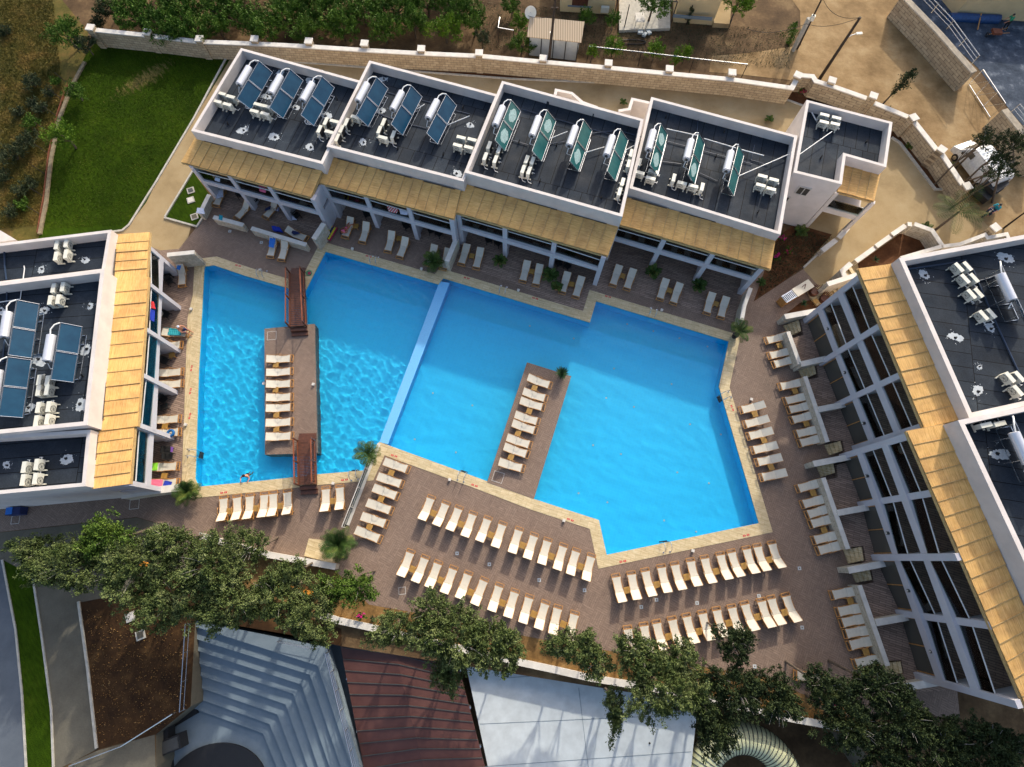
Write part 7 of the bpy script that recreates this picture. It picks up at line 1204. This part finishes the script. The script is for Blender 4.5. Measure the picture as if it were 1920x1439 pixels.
for k, (px, n_, f_, st, l) in enumerate([((1580, 188), 18, .8, False, 'small palm in the bed above the corner building'), ((1440, 227), 14, .55, False, 'tiny palm behind the right north block'), ((1168, 196), 10, .5, False, 'tiny palm beside the white stair notch'), ((1660, 215), 30, .8, True, 'spiky agave at the leaning cypress'), ((1690, 235), 40, .8, True, 'dark spiky yucca beside the corner building wall'), ((1725, 262), 20, .9, False, 'round leafy palm in the forecourt bed'), ((1738, 280), 50, .8, True, 'spiky yucca, upper of two in the forecourt bed'), ((1745, 298), 60, .8, True, 'spiky pale yucca, lower of two in the forecourt bed'), ((1768, 322), 20, 1.0, False, 'small palm low in the forecourt bed'), ((1702, 277), 14, .5, False, 'bright small palm at the left of the forecourt bed'), ((1730, 432), 14, .8, False, 'leafy palm in the round planter'), ((1504, 572), 26, .5, True, 'blue green agave beside the bar counter'), ((1638, 490), 24, .5, True, 'grey agave in the brown bed above the reed awning'), ((1500, 437), 14, .8, False, 'low dark palm against the corner building'), ((1425, 532), 12, .5, False, 'small bright palm in the bed right of the north wing')]):
    palm(l, px, .2, n_, f_, 'yucca' if st else 'palmgreen', stiff=st, name='agave' if st else 'small_palm', cat='agave' if st else 'palm', seed=k)
def flowers(label, px, r_, mat, z=.35):
    c = G(*px, z); o = thing('flower_bush', label, 'flower bush', (c.x, c.y, 0)); rg = np.random.default_rng(int(px[0] + px[1])); s = MB(); s.cyl((c.x, c.y, 0), (c.x, c.y, z), .03, 6); s.build('stem', 'bark', o); crown(o, (c.x, c.y, z), (r_, r_, .25), 'olive', 8, 30, rg, ln=.12, wd=.07, cs=.14, name='leaves'); crown(o, (c.x, c.y, z + .08), (r_ * .8, r_ * .8, .25), mat, 7, 30, rg, ln=.08, wd=.07, cs=.10, name='blossoms')
for px, m_, l in [((678, 1155), 'magenta', 'pink flowers at the top of the maroon roof'), ((776, 1170), 'purple', 'violet flowers beside the deck tree'), ((1484, 1308), 'magenta', 'magenta flowers in the planter, left of two near the lone sunbed'), ((1563, 1322), 'magenta', 'magenta flowers in the planter, right of two near the lone sunbed'), ((1330, 1275), 'magenta', 'magenta flowers among dark trees above the slide tube'), ((1455, 482), 'magenta', 'magenta bush at the corner of the right north block'), ((1464, 447), 'magenta', 'magenta flowers along the corner building wall'), ((1479, 472), 'crimson', 'faded pink flowers in the brown bed'), ((1505, 173), 'crimson', 'reddish flowers in the bed at the wall bend')]: flowers(l, px, .35, m_)
# small growth along the planter and beds
rg = np.random.default_rng(3)
for k, px in enumerate([(1035, 1215), (1345, 1270), (1400, 1285), (1500, 1330), (730, 1150), (1530, 1345), (1460, 1290), (700, 1160)]): tree('low dry tuft in the planter, %s of the scattered tufts' % ORD[k], px, .2, (.3, .3, .2), 'scrub', 8, 30, name='dry_tuft', cat='tuft', cs=.12, ln=.10, wd=.05, group='dry tufts in the planter')
# loose stuff: dry grass tufts on the slope and grass blades of the lawn
def scatter(name, label, px, n, mat, ln, wd, seed, z=0.0):
    rg = np.random.default_rng(seed); P_ = [V2(p) for p in GL(px)]; xs = [p.x for p in P_]; ys_ = [p.y for p in P_]; out = []
    from mathutils.geometry import intersect_point_tri_2d
    tri = tessellate_polygon([[p.to_3d() for p in P_]]); ar = [abs((P_[b] - P_[a]).cross(P_[c] - P_[a])) for a, b, c in tri]; pr = np.array(ar) / sum(ar); ch = rg.choice(len(tri), n, p=pr); A = np.array([[tuple(P_[i]) for i in t_] for t_ in tri])[ch]; u, v = rg.random((n, 1)), rg.random((n, 1)); f = (u + v) > 1; u[f] = 1 - u[f]; v[f] = 1 - v[f]
    Q = A[:, 0] * (1 - u - v) + A[:, 1] * u + A[:, 2] * v; Pn = np.concatenate([Q, np.full((n, 1), z + ln * .3)], 1); d = rg.normal(size=(n, 3)) * .6 + np.array([0, 0, 1]); V, F = leaves(Pn, d, ln, wd, rg); o = npmesh(name, V, F, mat); return tag(o, label, 'grass', kind='stuff')
scatter('dry_grass', 'dry tufty grass covering the slope left of the lawn', [(0, 0), (100, 0), (120, 190), (95, 300), (85, 420), (0, 430)], 26000, 'dryblade', .22, .05, 5); scatter('grass', 'short green grass of the large lawn', [(162, 100), (180, 78), (430, 97), (433, 108), (364.5, 222), (294.5, 340), (243, 422), (80, 430), (95, 300), (120, 190)], 42000, 'lawnblade', .10, .035, 6); scatter('garden_weeds', 'sparse weeds between the neighbour houses and the wall', [(880, 0), (1480, 60), (1480, 130), (900, 95)], 9000, 'scrub', .16, .05, 8); scatter('leaf_litter', 'dry leaf litter on the dark soil plot', [(160, 1140), (350, 1165), (350, 1325), (290, 1376), (184, 1400)], 1400, 'orangesoil', .11, .06, 9, 0.0)
scatter('bed_litter', 'dry leaves and weeds on the brown beds beside the corner building', [(1420, 560), (1454, 455), (1500, 430), (1560, 445), (1506, 500)], 2500, 'scrub', .14, .06, 10)
# lawn edge wall and rusty fence
s = MB(); s.prism(band(GL([(160, 118), (135, 165), (112, 225), (97, 300), (88, 380), (76, 440)]), .30), 0, .15); tag(s.build('lawn_edge_wall', 'roughedge'), 'low rough concrete edge between the lawn and dry slope', 'wall')
t_ = thing('wire_fence', 'rusty wire fence with dark posts along the dry slope', 'fence', G(100, 300)); s = MB(); P_ = GL([(128, 158), (108, 220), (93, 290), (84, 370), (72, 438)], 0); s.prism(band([V2(p) for p in P_], .05), 0, .2); s.build('base_rail', 'rust', t_); s = MB()
for a, b in zip(P_[:-1], P_[1:]):
    for k in range(2): p = a.lerp(b, k / 2); s = MB(); s.cyl(p, p + Vector((-.3, 0, 1.3)), .03, 6); s.build('post', 'black', t_)
# neighbour-side trees trunk of the yellow tree etc. handled above; stair notch behind the tallest block
t_ = thing('stair_enclosure', 'white stair enclosure behind the gap between the tallest and right north blocks', 'wall', G(1195, 205)); s = MB(); s.prism(band(GL([(1160, 208), (1180, 205), (1186, 186), (1222, 194)], 2.6), .28), 0, 2.6); s.build('wall', 'wall', t_)
t_ = thing('stair_enclosure', 'low white bent wall behind the tallest north block', 'wall', G(1050, 175)); s = MB(); s.prism(band(GL([(1041, 178), (1043, 169), (1072, 175), (1092, 192), (1120, 202)], 2.2), .28), 0, 2.2); s.build('wall', 'wall', t_)
import sys
print('beds', len(LEN), 'mean length', round(sum(LEN) / len(LEN), 2), 'objects', len(bpy.data.objects))
